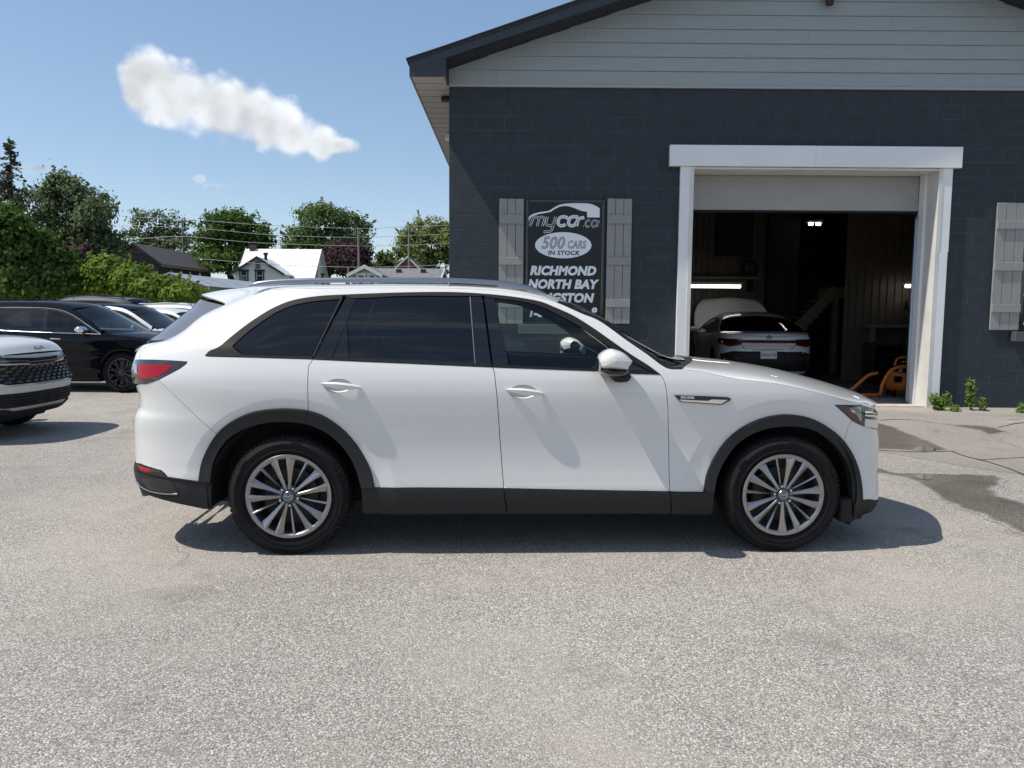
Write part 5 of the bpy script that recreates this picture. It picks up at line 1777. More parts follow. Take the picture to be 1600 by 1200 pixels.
# ------------------------------------------------------------------ the other cars
def end_panel(car, name, poly, mt, parent, front=True, off=0.0, flange=0.015, gap=0.0015, res=0.06, holes=()):
    """polygon (y, z) laid on the nose or tail of a body"""
    poly = shrink(dens(dedupe(poly), 0.03), gap)
    gx, gz_ = np.meshgrid(np.arange(min(p[0] for p in poly), max(p[0] for p in poly), res), np.arange(min(p[1] for p in poly), max(p[1] for p in poly), res))
    gx = gx.ravel(); gz_ = gz_.ravel()
    k = inside_np(gx, gz_, poly) & (seg_dist(gx, gz_, poly) > res * .3)
    co = [Vector(p) for p in poly] + [Vector(p) for p in zip(gx[k], gz_[k])]
    n = len(poly)
    vc, _, fc, _, _, _ = geometry.delaunay_2d_cdt(co, [(i, (i + 1) % n) for i in range(n)], [], 0, 1e-6)
    cen = np.array([[sum(vc[i][q] for i in f) / 3 for q in (0, 1)] for f in fc])
    ok = inside_np(cen[:, 0], cen[:, 1], poly)
    sg = 1 if front else -1
    V = [Vector((car.endx(p[0], p[1], front) + sg * off, p[0], p[1])) for p in vc]
    F = []
    for f, q in zip(fc, ok):
        if not q: continue
        a, b, c = (V[i] for i in f)
        F.append(tuple(f) if (b - a).cross(c - a).x * sg > 0 else tuple(reversed(f)))
    cnt = {}
    for f in F:
        for a, b in ((f[0], f[1]), (f[1], f[2]), (f[2], f[0])): cnt[(a, b)] = 1
    bnd = [e for e in cnt if (e[1], e[0]) not in cnt]
    if flange:
        new = {}
        for a, b in bnd:
            for i in (a, b):
                if i not in new:
                    new[i] = len(V); V.append(V[i] - Vector((sg * flange, 0, 0)))
            F.append((b, a, new[a], new[b]))
    return add(name, V, F, mt, parent, 40)

def crown(car, parent, name, edge_, cent_, k0, k1, mt, crease=False, lift=0.0, nq=10, trim_edge=0.0):
    rows = []
    for k in range(k0, k1 + 1):
        x, z = edge_[k]; cx, cz = cent_[k]
        y = car.Y(x, z)
        e = 0.01
        dy = (car.Y(x, z + e) - car.Y(x, z - e)) / (2 * e)
        P0 = Vector((x, -y, z)); P3 = Vector((cx, 0, cz)); dz = max(cz - z, 0.01)
        if crease:
            P1 = P0 + (P3 - P0) * 0.33 + Vector((0, 0, 0.012)); P1.x = x + (cx - x) * 0.55
        else:
            dd = Vector((0, -dy, 1)).normalized()
            P1 = P0 + dd * min(0.75 * dz / max(dd.z, .05), 0.3 * y + .005)
        P2 = Vector((cx, -0.42 * y, cz))
        row = []
        for q in range(nq + 1):
            t = trim_edge + (1 - trim_edge) * q / nq
            p = P0 * (1 - t) ** 3 + P1 * 3 * t * (1 - t) ** 2 + P2 * 3 * t * t * (1 - t) + P3 * t ** 3
            row.append((p.x, p.y, p.z + lift))
        rows.append(row + [(p[0], -p[1], p[2]) for p in row[-2::-1]])
    mb = MB(); mb.grid(rows)
    o = mb.build(name, mt, parent, 50)
    if sum(f.normal.z for f in o.data.polygons) < 0: o.data.flip_normals()
    return o

def make_car(name, label, loc, rz, paint, spec, group=None, glass_f='front_glass', glass_r='privacy_glass', wheel_style='mesh', rim_mat='dark_wheel', bright=None, mirror='paint', detail=True, cladding=True, rails=False, front=True):
    """a parked car from its profile; spec holds lengths in metres in the car's own axes"""
    root = thing(name, label, 'car', loc, rz, group)
    sp = spec
    car = Car(sp['B'], sp['xF'], sp['xR'], sp['x0F'], sp['x0R'], sp['pF'], sp['pR'], wheels=[(w, sp['r']) for w in sp['wheels']])
    E_ = cr(sp['edge'], 5); C_ = cr(sp['cent'], 5)
    i_hood, i_scr, i_roofe, i_tail = sp['idx']         # station numbers: tail glass end, roof start.. counted from the rear
    r = sp['r']
    ra = r + 0.065
    def arch(xw, n=16, rr=None):
        rr = rr or ra
        zc = r
        a0 = math.asin(max(-1, min(1, (sp['sill'] - zc) / rr)))
        return [(xw + rr * math.cos(a0 + (math.pi - 2 * a0) * i / n), zc + rr * math.sin(a0 + (math.pi - 2 * a0) * i / n)) for i in range(n + 1)]
    wf, wr = sp['wheels']
    dl = sp['dlo']                                     # outline of the side windows, rear bottom first, over the top, to front bottom
    dlc = cr(dl['top'], 4); beltc = cr(dl['belt'], 4)   # both rear -> front
    pm = M[paint]
    low = [(car.xF(z), z) for z in np.linspace(E_[-1][1], sp['zlo'], 10)]
    lowR = [(car.xR(z), z) for z in np.linspace(sp['zlo'], E_[0][1], 10)]
    xa, xb, xc = sp['gaps']                            # fender/front door, front/rear door, rear door/quarter at the belt
    def beltz(x):
        for p, q in zip(beltc, beltc[1:]):
            if p[0] <= x <= q[0]: return p[1] + (q[1] - p[1]) * (x - p[0]) / (q[0] - p[0])
        return beltc[0][1] if x < beltc[0][0] else beltc[-1][1]
    sl = sp['sill']
    # front fender + nose side
    iA = min(range(len(E_)), key=lambda i: abs(E_[i][0] - beltc[-1][0]) + (0 if i > len(E_) // 2 else 9))
    hood_e = [p for p in E_[iA:]]
    p1 = [(xa, sl), (xa, beltz(xa) if xa < beltc[-1][0] else beltc[-1][1])] + [beltc[-1]] + hood_e[1:] + low[1:] + [(wf + ra + .1, sp['zlo'])] + arch(wf)
    panel(car, 'front_fender', D(p1, .04), pm, root, res=.07, flange=.012)
    p2 = [(xb, sl)] + [(x, beltz(x)) for x in np.linspace(xb, min(xa, beltc[-1][0]), 8)] + [(xa, sl)]
    d1 = panel(car, 'front_door', D(p2, .04), pm, root, res=.07, flange=.012)
    ar = arch(wr)
    p3 = [(xc, beltz(xc))] + [(x, beltz(x)) for x in np.linspace(xc, xb, 8)][1:] + [(xb, sl), (ar[0][0], sl)] + [q for q in ar if q[0] > xc] + [(xc, min((q[1] for q in ar if q[0] > xc), key=lambda z: -z))]
    d2 = panel(car, 'rear_door', D(p3, .04), pm, root, res=.07, flange=.012)
    arq = [q for q in ar if q[0] <= xc]
    p4 = [(xc, beltz(xc)), (xc, max(q[1] for q in arq))] + arq + [(wr - ra - .1, sp['zlo'])] + lowR + E_[1:iA + 1] + [beltc[-1]] + dlc[::-1][1:] + [q for q in beltc if q[0] < xc]
    panel(car, 'quarter_panel', D(p4, .04), pm, root, res=.07, flange=.012)
    if cladding:
        for xw in (wf, wr):
            o_, i_ = arch(xw, 16, ra + .045), arch(xw, 16, ra - .012)
            panel(car, 'wheel_arch_trim', D(o_ + i_[::-1], .04), M['cladding'], root, off=.012, gap=0, flange=.03, res=.08)
    panel(car, 'sill_cladding', D([(wr + ra - .01, sl - .13), (wr + ra + .01, sl + .03), (wf - ra - .01, sl + .03), (wf - ra + .01, sl - .13)], .05), M['cladding'] if cladding else pm, root, off=.006, gap=0, flange=.05, res=.09)
    # windows
    zt_ = {}
    def topz(x):
        for p, q in zip(dlc, dlc[1:]):
            if p[0] <= x <= q[0]: return p[1] + (q[1] - p[1]) * (x - p[0]) / (q[0] - p[0])
        return dlc[-1][1]
    pw = .035
    tilt = sp.get('tilt', 0.10)
    cuts = sp['pillars']                               # x at belt of pillars, rear -> front
    xs0 = [dlc[0][0]] + cuts + [dlc[-1][0]]
    for k in range(len(xs0) - 1):
        a, b = xs0[k], xs0[k + 1]
        sa = tilt if k > 0 else 0; sb = tilt if k < len(xs0) - 2 else 0
        sa *= sp['lean'][k - 1] if k > 0 else 0; sb *= sp['lean'][k] if k < len(cuts) else 0
        pa, pb = (a + pw if k > 0 else a + .05), (b - pw if k < len(cuts) else b - .08)
        bot = [(x, beltz(x) + .022) for x in np.linspace(pa, pb, 6)]
        tp = []
        for x in np.linspace(pb - sb, pa - sa, 14):
            zz = topz(x) - .028
            if zz > beltz(x) + .03: tp.append((x, zz))
        if len(tp) < 2: continue
        panel(car, 'door_glass' if k < len(xs0) - 1 else 'quarter_glass', D(bot + tp, .04), M[glass_f if k == len(xs0) - 2 else glass_r], root, off=-.006, gap=0, flange=0, res=.1)
    # black frame behind the glass edges: ring made of pillar strips
    for k, a in enumerate(cuts):
        sa = tilt * sp['lean'][k]
        panel(car, 'door_pillar', D([(a - pw - .004, beltz(a) + .01), (a + pw + .004, beltz(a) + .01), (a + pw - sa + .004, topz(a + pw - sa) - .02), (a - pw - sa - .004, topz(a - pw - sa) - .02)], .05), M['gloss_black'], root, off=-.003, gap=0, flange=.02, res=.1)
    up_, lo_ = [], []
    ring = [(x, z) for x, z in dlc] 
    inner = [(x, z - .030) for x, z in dlc if z - .030 > beltz(x) + .02]
    panel(car, 'window_moulding', D([(dlc[0][0], dlc[0][1])] + ring[1:] + [(inner[-1][0] - .05, inner[-1][1])] + inner[::-1][1:] + [(inner[0][0] + .02, beltz(inner[0][0]) + .02)], .04), M['trim'], root, off=.001, gap=.001, flange=.01, res=.1)
    panel(car, 'belt_moulding', D([(x, beltz(x) + .024) for x in np.linspace(beltc[0][0] + .04, beltc[-1][0] - .05, 16)] + [(x, beltz(x)) for x in np.linspace(beltc[-1][0], beltc[0][0], 16)], .05), M['trim'], root, off=.003, gap=.001, flange=.01, res=.1)
    if bright:
        strip(car, 'bright_strip', [(x, z - .004) for x, z in dlc], M[bright], root, .016, .004)
        strip(car, 'bright_strip', [(x, z + .004) for x, z in beltc], M[bright], root, .014, .006)
    # crown pieces
    S_ = 5
    tg0, tg1, rf1, sc1 = sp['idx']
    if tg0 > 0: crown(car, root, 'tailgate', E_, C_, 0, tg0 * S_, pm, crease=True)
    crown(car, root, 'rear_window', E_, C_, tg0 * S_, tg1 * S_, M[glass_r], crease=True, lift=-.004)
    crown(car, root, 'roof', E_, C_, tg1 * S_, rf1 * S_, M[sp.get('roof_mat', paint)])
    crown(car, root, 'windscreen', E_, C_, rf1 * S_, sc1 * S_, M['screen_glass'], crease=True, lift=-.003, trim_edge=.02)
    bon = crown(car, root, 'bonnet', E_, C_, sc1 * S_, len(E_) - 1, pm)
    # wheels, underside, lining
    for xw in (wf, wr):
        for sd in (-1, 1):
            build_wheel(root, 'wheel', xw, sd * (car.B(r) - .13), sd, r, r * .72, wheel_style, random.random() * 6, .225, rim_mat=rim_mat)
            mb = MB(); n = 14
            mb.grid([[(xw + (ra - .02) * math.cos(a), sd * (car.B(r) - .03), r + (ra - .02) * math.sin(a)), (xw + (ra - .03) * math.cos(a), sd * .5, r + (ra - .03) * math.sin(a))] for a in np.linspace(-.3, math.pi + .3, n)])
            mb.prism([(xw + (ra - .02) * math.cos(a), r + (ra - .02) * math.sin(a)) for a in np.linspace(-.3, math.pi + .3, n)], lambda p: (p[0], sd * .5, p[1]), lambda p: (p[0], sd * .48, p[1]))
            mb.build('wheel_house', M['liner'], root)
    mb = MB(); mb.box(sp['xRmin'] + .35, sp['xFmax'] - .3, -.46, .46, .2, .36, .02); mb.box(wr + ra, wf - ra, -car.B(.5) + .08, car.B(.5) - .08, .19, .4, .02)
    mb.build('underbody', M['liner'], root)
    dark = [(sp['xRmin'] + .15, sl + .2), (sp['xRmin'] + .15, beltz(-9) - .06)] + [(x, beltz(x) - .015) for x in np.linspace(beltc[0][0], beltc[-1][0], 10)] + [(sp['xFmax'] - .3, E_[-6][1] - .05), (sp['xFmax'] - .3, sl + .1)] + arch(wf, 12, ra - .03) + arch(wr, 12, ra - .03)
    panel(car, 'inner_structure', D(dark, .06), M['liner'], root, off=-.03, gap=0, flange=0, res=.12)
    poly = dlc + [q for q in E_[tg0 * S_:sc1 * S_ + 1]][::-1]
    if detail:
        for y in (-.36, .36):
            s_ = MB(); s_.hexa([(-.25 + wf - 1.15, y - .22, .6), (wf - 1.22, y - .22, .6), (wf - 1.22, y + .22, .6), (wf - 1.4, y + .22, .6)], [(wf - 1.55, y - .18, 1.15), (wf - 1.45, y - .18, 1.15), (wf - 1.45, y + .18, 1.15), (wf - 1.55, y + .18, 1.15)])
            s_.box(wf - 1.57, wf - 1.48, y - .12, y + .12, 1.17, 1.34, .03)
            s_.build('seat', M['seat_fabric'], root)
        mb = MB(); mb.box(wr + .1, wf - .1, -car.B(.6) + .12, car.B(.6) - .12, .36, .42); mb.build('cabin_floor', M['interior_dark'], root)
        mb = MB(); mb.box(wf - .62, wf - .05, -.68, .68, .72, beltz(wf - .4) - .02, .06); mb.build('dashboard', M['interior_dark'], root)
        mm = M['chrome'] if mirror == 'chrome' else pm
        for sd in (-1, 1):
            x0 = sp['mirror']; z0 = beltz(x0) + .075
            mr = bpy.data.objects.new('door_mirror', None); link(mr, root)
            rows = []
            yb = car.Y(x0, z0)
            for dy, k in ((.07, .5), (.085, .9), (.14, 1), (.20, .95), (.245, .75), (.262, .4), (.266, .02)):
                rows.append([(x0 + k * .105 * math.cos(t) + .02, sd * (yb + dy), z0 + k * .075 * math.sin(t) * (1.0 if math.sin(t) > 0 else .8)) for t in np.linspace(0, 2 * math.pi, 17)])
            mb = MB(); mb.grid(rows); mb.build('mirror_shell', mm, mr, 60)
            mb = MB(); mb.tube([(x0 + .03, sd * (yb - .03), z0 - .11), (x0 + .03, sd * (yb + .10), z0 - .075)], [.045, .03], 8, flat=.7); mb.build('mirror_stalk', M['gloss_black'], mr, 60)
        for dr, xh in ((d1, xb + .13), (d2, xc + .16)):
            for o, sd in zip(dr, (-1, 1)):
                z = beltz(xh) - .10
                mb = MB(); mb.tube([(xh, sd * (car.Y(xh, z) + .002), z), (xh + .03, sd * (car.Y(xh, z) + .03), z), (xh + .15, sd * (car.Y(xh, z) + .03), z - .002), (xh + .19, sd * (car.Y(xh, z) + .002), z - .004)], .012, 6)
                mb.build('handle', pm if bright is None else M['chrome'], o)
    if rails:
        for sd in (-1, 1):
            pts = [(x, sd * (car.Y(x, z) * .93), z + .075 + .01 * math.sin(i)) for i, (x, z) in enumerate(E_[tg1 * S_ + 1:rf1 * S_ - 1])]
            pts = [(pts[0][0], pts[0][1], pts[0][2] - .04)] + pts[1:-1] + [(pts[-1][0], pts[-1][1], pts[-1][2] - .04)]
            mb = MB(); mb.tube(pts, .020, 6); mb.build('roof_rail', M[rails], root)
    return root, car, E_, C_

SUV_B = [(.16, .80), (.25, .88), (.4, .92), (.6, .915), (.8, .925), (.95, .93), (1.03, .915), (1.08, .895), (1.2, .845), (1.35, .77), (1.5, .68), (1.6, .61), (1.7, .54)]
def suv_spec(L=4.65, H=1.66, **kw):
    k = H / 1.66; q = L / 4.65
    S = lambda pts: [(x * q, z * k) for x, z in pts]
    d = dict(B=[(z * k, w) for z, w in SUV_B], r=.365, wheels=(1.36 * q, -1.34 * q), sill=.36, zlo=.30,
             xF=[(z * k, x * q) for z, x in ((.2, 2.20), (.35, 2.28), (.6, 2.325), (.8, 2.30), (.92, 2.24), (1.0, 2.2), (1.3, 2.2))],
             xR=[(z * k, x * q) for z, x in ((.2, -2.20), (.4, -2.30), (.7, -2.32), (.95, -2.28), (1.1, -2.22), (1.3, -2.15), (1.5, -2.02), (1.65, -1.9))],
             x0F=1.0 * q, x0R=-1.05 * q, pF=3.6, pR=3.8,
             edge=S([(-2.25, .98), (-2.17, 1.10), (-2.02, 1.27), (-1.85, 1.44), (-1.70, 1.52), (-1.1, 1.575), (-.4, 1.59), (.1, 1.565), (.42, 1.48), (.80, 1.27), (1.16, 1.06), (1.35, 1.02), (1.8, .95), (2.1, .88), (2.24, .80)]),
             cent=S([(-2.25, .98), (-2.20, 1.11), (-2.06, 1.30), (-1.98, 1.50), (-1.85, 1.585), (-1.1, 1.65), (-.4, 1.66), (.15, 1.635), (.55, 1.545), (.95, 1.30), (1.36, 1.09), (1.50, 1.085), (1.9, 1.01), (2.17, .93), (2.24, .80)]),
             idx=(1, 4, 8, 10), xFmax=2.3 * q, xRmin=-2.3 * q,
             dlo=dict(top=S([(-1.86, 1.16), (-1.72, 1.30), (-1.5, 1.43), (-1.1, 1.505), (-.4, 1.52), (.1, 1.495), (.42, 1.405), (.75, 1.22), (1.02, 1.055)]),
                      belt=S([(-1.86, 1.16), (-1.1, 1.115), (-.3, 1.08), (.4, 1.06), (1.02, 1.045)])),
             gaps=(.98 * q, .0, -.93 * q), pillars=[-1.02 * q, .0], lean=[1.0, .55], tilt=.10, mirror=.72 * q)
    d.update(kw)
    return d

# compact SUV with its nose at the left picture edge
kx, ky = -5.62, 9.31
spk = suv_spec(4.66, 1.66, B=[(.16, .74), (.25, .86), (.4, .92), (.6, .925), (.8, .93), (.95, .93), (1.05, .915), (1.10, .89), (1.2, .845), (1.35, .77), (1.5, .68), (1.6, .61), (1.7, .54)],
               xF=[(.15, 2.02), (.24, 2.10), (.30, 2.20), (.44, 2.30), (.58, 2.33), (.66, 2.35), (.72, 2.31), (.82, 2.27), (.93, 2.27), (1.0, 2.24), (1.08, 2.18), (1.3, 2.1)], x0F=1.25, pF=3.2,
               edge=[(-2.25, .98), (-2.17, 1.10), (-2.02, 1.27), (-1.85, 1.44), (-1.70, 1.52), (-1.1, 1.575), (-.4, 1.59), (.1, 1.565), (.42, 1.48), (.80, 1.27), (1.16, 1.13), (1.35, 1.125), (1.8, 1.10), (2.05, 1.055), (2.17, .985)],
               cent=[(-2.25, .98), (-2.20, 1.11), (-2.06, 1.30), (-1.98, 1.50), (-1.85, 1.585), (-1.1, 1.65), (-.4, 1.66), (.15, 1.635), (.55, 1.545), (.95, 1.30), (1.36, 1.18), (1.50, 1.20), (1.85, 1.18), (2.12, 1.12), (2.24, 1.005)], zlo=.34)
kia, kcar, kE, kC = make_car('white_compact_suv', 'white SUV with black mesh grille poking in at the left picture edge', (kx - 2.31, ky, 0), 0.0, 'white_paint', spk)
for p in list(kia.children):
    pass
def kp(name, pts, mt, off=0.0, fl=.02, **kw):
    end_panel(kcar, name, pts, M[mt] if isinstance(mt, str) else mt, kia, True, off, fl, **kw)
w = .90
# black field of the face, thin bright band, mesh, bumper, lower grille, skid plate and lip
kp('nose', [(-.915, .985), (-.915, .34), (.915, .34), (.915, .985)], 'white_paint', -.012)
kp('grille_band', [(-.72, .978), (-.45, .958), (-.16, .942), (.16, .942), (.45, .958), (.72, .978), (.88, .958), (.88, .905), (.30, .885), (.20, .868), (-.20, .868), (-.30, .885), (-.88, .905), (-.88, .958)], 'gloss_black', .010)
kp('grille_strip', [(-.70, .935), (-.30, .92), (-.24, .905), (.24, .905), (.30, .92), (.70, .935), (.70, .925), (.31, .908), (.25, .893), (-.25, .893), (-.31, .908), (-.70, .925)], 'satin_metal', .016, .006)
kp('grille', [(-.86, .888), (-.30, .868), (-.20, .850), (.20, .850), (.30, .868), (.86, .888), (.82, .72), (.62, .655), (-.62, .655), (-.82, .72)], 'liner', .008)
for sd in (-1, 1):
    kp('headlamp', [(sd * .60, .985), (sd * .905, .975), (sd * .90, .80), (sd * .70, .86)], 'smoke_lens', .014)
    kp('running_lamp', [(sd * .905, .95), (sd * .80, .90), (sd * .74, .80), (sd * .80, .70), (sd * .90, .64), (sd * .905, .66), (sd * .83, .715), (sd * .785, .80), (sd * .83, .88), (sd * .91, .925)], 'lamp_white', .022, .01)
# mesh of the grille: rows of short bright bars, each staggered
k = 0
for j, z in enumerate(np.linspace(.69, .84, 5)):
    n = 13
    for i in range(n):
        y = -.74 + 1.48 * (i + (.5 if j % 2 else 0)) / n
        if abs(y) > .78 - (z < .72) * .1: continue
        mb = MB(); x = kcar.endx(y, z, True)
        mb.prism([(y - .040, z - .006), (y - .02, z + .010), (y + .02, z + .010), (y + .040, z - .006), (y + .02, z - .014), (y - .02, z - .014)], lambda p: (kcar.endx(p[0], p[1], True) + .010, p[0], p[1]), lambda p: (kcar.endx(p[0], p[1], True) + .026, p[0], p[1]))
        mb.build('grille_bar', M['grille_metal'] if 'grille_metal' in M else M.setdefault('grille_metal', mat('grille_metal', (.10, .095, .09), .22, metal=.6)), kia, None)
        for dz in (-1,):
            mb = MB(); mb.tube([(x + .014, y + .04, z - .006), (kcar.endx(y + .057, z + .0375, True) + .014, y + .057, z + .034)], .008, 5); mb.build('grille_bar', M['grille_metal'], kia)
M['silver_plastic'] = mat('silver_plastic', (.56, .57, .55), .45)
kp('lower_bumper', [(-.90, .60), (-.62, .635), (.62, .635), (.90, .60), (.90, .42), (.72, .34), (-.72, .34), (-.90, .42)], 'silver_plastic', .012)
kp('lower_grille', [(-.80, .555), (.80, .555), (.78, .42), (.62, .385), (-.62, .385), (-.78, .42)], 'liner', .020)
for z in (.42, .455, .49, .525):
    kp('grille_slat', [(-.76, z), (.76, z), (.76, z + .012), (-.76, z + .012)], 'cladding', .034, .02)
for y in np.linspace(-.6, .6, 7):
    kp('grille_slat', [(y - .008, .40), (y + .008, .40), (y + .008, .55), (y - .008, .55)], 'cladding', .032, .02)
kp('skid_lip', [(-.74, .39), (-.60, .372), (-.52, .345), (.52, .345), (.60, .372), (.74, .39), (.66, .315), (.45, .27), (-.45, .27), (-.66, .315)], 'liner', .040)
t_ = text('bonnet_lettering', 'KIA', .085, M['satin_metal'], kia, (2.235, 0, 1.055), (R(48), 0, R(90)), extrude=.003, sx=1.5)
# dark SUV behind it
blk, bcar, _, _ = make_car('black_suv', 'black SUV with chrome mirror and window strips parked behind the white SUV', (-7.09 - 1.40, 14.0 + .93, 0), 0.0, 'black_paint', suv_spec(4.75, 1.68, r=.37), bright='chrome', mirror='chrome', cladding=False, glass_f='front_glass', rim_mat='dark_wheel')
make_car('pale_crossover', 'white crossover with dark roof, its screen showing over the black bonnet', (-9.25, 18.6, 0), 0.0, 'white_paint', suv_spec(4.6, 1.66, roof_mat='black_paint'), bright='chrome')
make_car('dark_suv', 'charcoal SUV with roof rails parked before the green bushes', (-14.5, 26.2, 0), math.pi, 'grey_paint', suv_spec(5.0, 1.96, r=.40), rails='gloss_black', glass_f='privacy_glass')
make_car('grey_wagon', 'pale SUV with roof rails half hidden behind the white tailgate', (-10.9, 26.4, 0), 0.0, 'pearl_paint', suv_spec(4.7, 1.72, roof_mat='white_paint'), rails='satin_metal')
make_car('white_hatchback', 'white car with dark windows just left of the big white SUV', (-9.45, 21.6, 0), 0.0, 'white_paint', suv_spec(4.4, 1.57), detail=True)
# ------------------------------------------------------------------ houses, trees, wires beyond the lot
def leaf_material(name, dark, mid, light, trans=0.45):
    mt = bpy.data.materials.new(name); mt.use_nodes = True
    N, L = mt.node_tree.nodes, mt.node_tree.links
    N.clear()
    out = N.new('ShaderNodeOutputMaterial')
    g = N.new('ShaderNodeNewGeometry')
    r = N.new('ShaderNodeValToRGB')
    r.color_ramp.elements[0].color = (*dark, 1); r.color_ramp.elements[1].color = (*light, 1)
    e = r.color_ramp.elements.new(0.5); e.color = (*mid, 1)
    L.new(g.outputs['Random Per Island'], r.inputs['Fac'])
    d = N.new('ShaderNodeBsdfPrincipled'); d.inputs['Roughness'].default_value = 0.7; d.inputs['Specular IOR Level'].default_value = 0.08
    t = N.new('ShaderNodeBsdfTranslucent')
    L.new(r.outputs[0], d.inputs['Base Color']); L.new(r.outputs[0], t.inputs['Color'])
    m_ = N.new('ShaderNodeMixShader'); m_.inputs[0].default_value = trans
    L.new(d.outputs[0], m_.inputs[1]); L.new(t.outputs[0], m_.inputs[2]); L.new(m_.outputs[0], out.inputs['Surface'])
    return mt
LEAF = {
    'mid': leaf_material('leaf_mid', (.070, .120, .034), (.115, .180, .056), (.170, .235, .090)),
    'dark': leaf_material('leaf_dark', (.052, .105, .022), (.088, .158, .036), (.140, .215, .060)),
    'fresh': leaf_material('leaf_fresh', (.105, .180, .022), (.165, .250, .038), (.235, .310, .075)),
    'grey': leaf_material('leaf_grey', (.090, .130, .060), (.135, .185, .088), (.190, .240, .130)),
    'plum': leaf_material('leaf_plum', (.036, .020, .023), (.062, .037, .039), (.100, .062, .062), .25),
    'willow': leaf_material('leaf_willow', (.140, .180, .048), (.200, .245, .075), (.26, .30, .120)),
    'fir': leaf_material('leaf_fir', (.052, .056, .038), (.082, .086, .054), (.125, .118, .078), .2),
    'weed': leaf_material('leaf_weed', (.106, .181, .035), (.175, .269, .056), (.263, .33, .106)),
}
BARK = mat('bark', (.075, .06, .048), .9, var=.4, vscale=6, coords='World')

def leaf_mesh(name, cen, nor, size, mtl, aspect=1.7, jit=0.35):
    """diamond leaves at cen (n,3) facing nor (n,3)"""
    n = len(cen)
    nor = nor + rng.normal(0, .30, (n, 3)); nor /= np.linalg.norm(nor, axis=1)[:, None]
    a = rng.normal(0, 1, (n, 3)); a -= nor * np.sum(a * nor, axis=1)[:, None]; a /= np.linalg.norm(a, axis=1)[:, None]
    b = np.cross(nor, a)
    s = 1.22 * size * (1 + rng.uniform(-jit, jit, n))[:, None]
    L_ = a * s * .5; Wd = b * s * .5 / aspect
    k = nor * s * .12
    v = np.stack([cen - L_, cen + Wd - k, cen + L_, cen - Wd - k], 1).reshape(-1, 3)
    me = bpy.data.meshes.new(name)
    me.vertices.add(4 * n); me.vertices.foreach_set('co', v.astype(np.float32).ravel())
    me.loops.add(4 * n); me.loops.foreach_set('vertex_index', np.arange(4 * n, dtype=np.int32))
    me.polygons.add(n); me.polygons.foreach_set('loop_start', np.arange(0, 4 * n, 4, dtype=np.int32)); me.polygons.foreach_set('loop_total', np.full(n, 4, np.int32))
    me.materials.append(mtl)
    me.update(); me.validate()
    return me

def crown_points(blobs, n_cl, per, cr_, shell=.55):
    vol = np.array([b[3] * b[4] * b[5] for b in blobs]) ** .8
    idx = rng.choice(len(blobs), n_cl, p=vol / vol.sum())
    B = np.array(blobs)[idx]
    d = rng.normal(0, 1, (n_cl, 3)); d /= np.linalg.norm(d, axis=1)[:, None]
    d[:, 2] = np.where(d[:, 2] < -.45, -d[:, 2], d[:, 2])
    rad = rng.uniform(shell, 1.0, n_cl) ** .6
    rad *= 1 + .22 * np.array([noise.noise(Vector(tuple(q * 2.3 + B[i, :3] * .7))) for i, q in enumerate(d)])
    out_ = rng.uniform(0, 1, n_cl) < .13
    rad = np.where(out_, rad * rng.uniform(1.1, 1.4, n_cl), rad)
    c = B[:, :3] + d * B[:, 3:6] * rad[:, None]
    per_ = np.maximum(3, rng.poisson(per, n_cl))
    cc = np.repeat(c, per_, 0); dd = np.repeat(d, per_, 0)
    off = rng.normal(0, 1, cc.shape) * cr_ * np.array([1, 1, .6])
    nn = dd * .45 + np.array([-.15, -.1, .30]) + off / cr_ * .55
    # loose sprigs that break the outline
    ns = max(6, n_cl // 7); sp, sn = [], []
    bi = rng.choice(len(blobs), ns)
    for q in bi:
        b = blobs[q]; e = rng.normal(0, 1, 3); e[2] = abs(e[2]) * .9 + .15; e /= np.linalg.norm(e)
        s0 = np.array(b[:3]) + e * np.array(b[3:6]) * .9
        dr = e * np.array([1, 1, .7]) + np.array([0, 0, .45]); dr /= np.linalg.norm(dr)
        Ls = rng.uniform(1.2, 3.4) * cr_
        for t in np.linspace(0, 1, max(8, int(per * .8))):
            sp.append(s0 + dr * Ls * t + rng.normal(0, 1, 3) * cr_ * .22 * (1.15 - t)); sn.append(dr * .3 + rng.normal(0, .5, 3) + np.array([-.1, -.2, .5]))
    return np.concatenate([cc + off, np.array(sp)]), np.concatenate([nn, np.array(sn)]), c

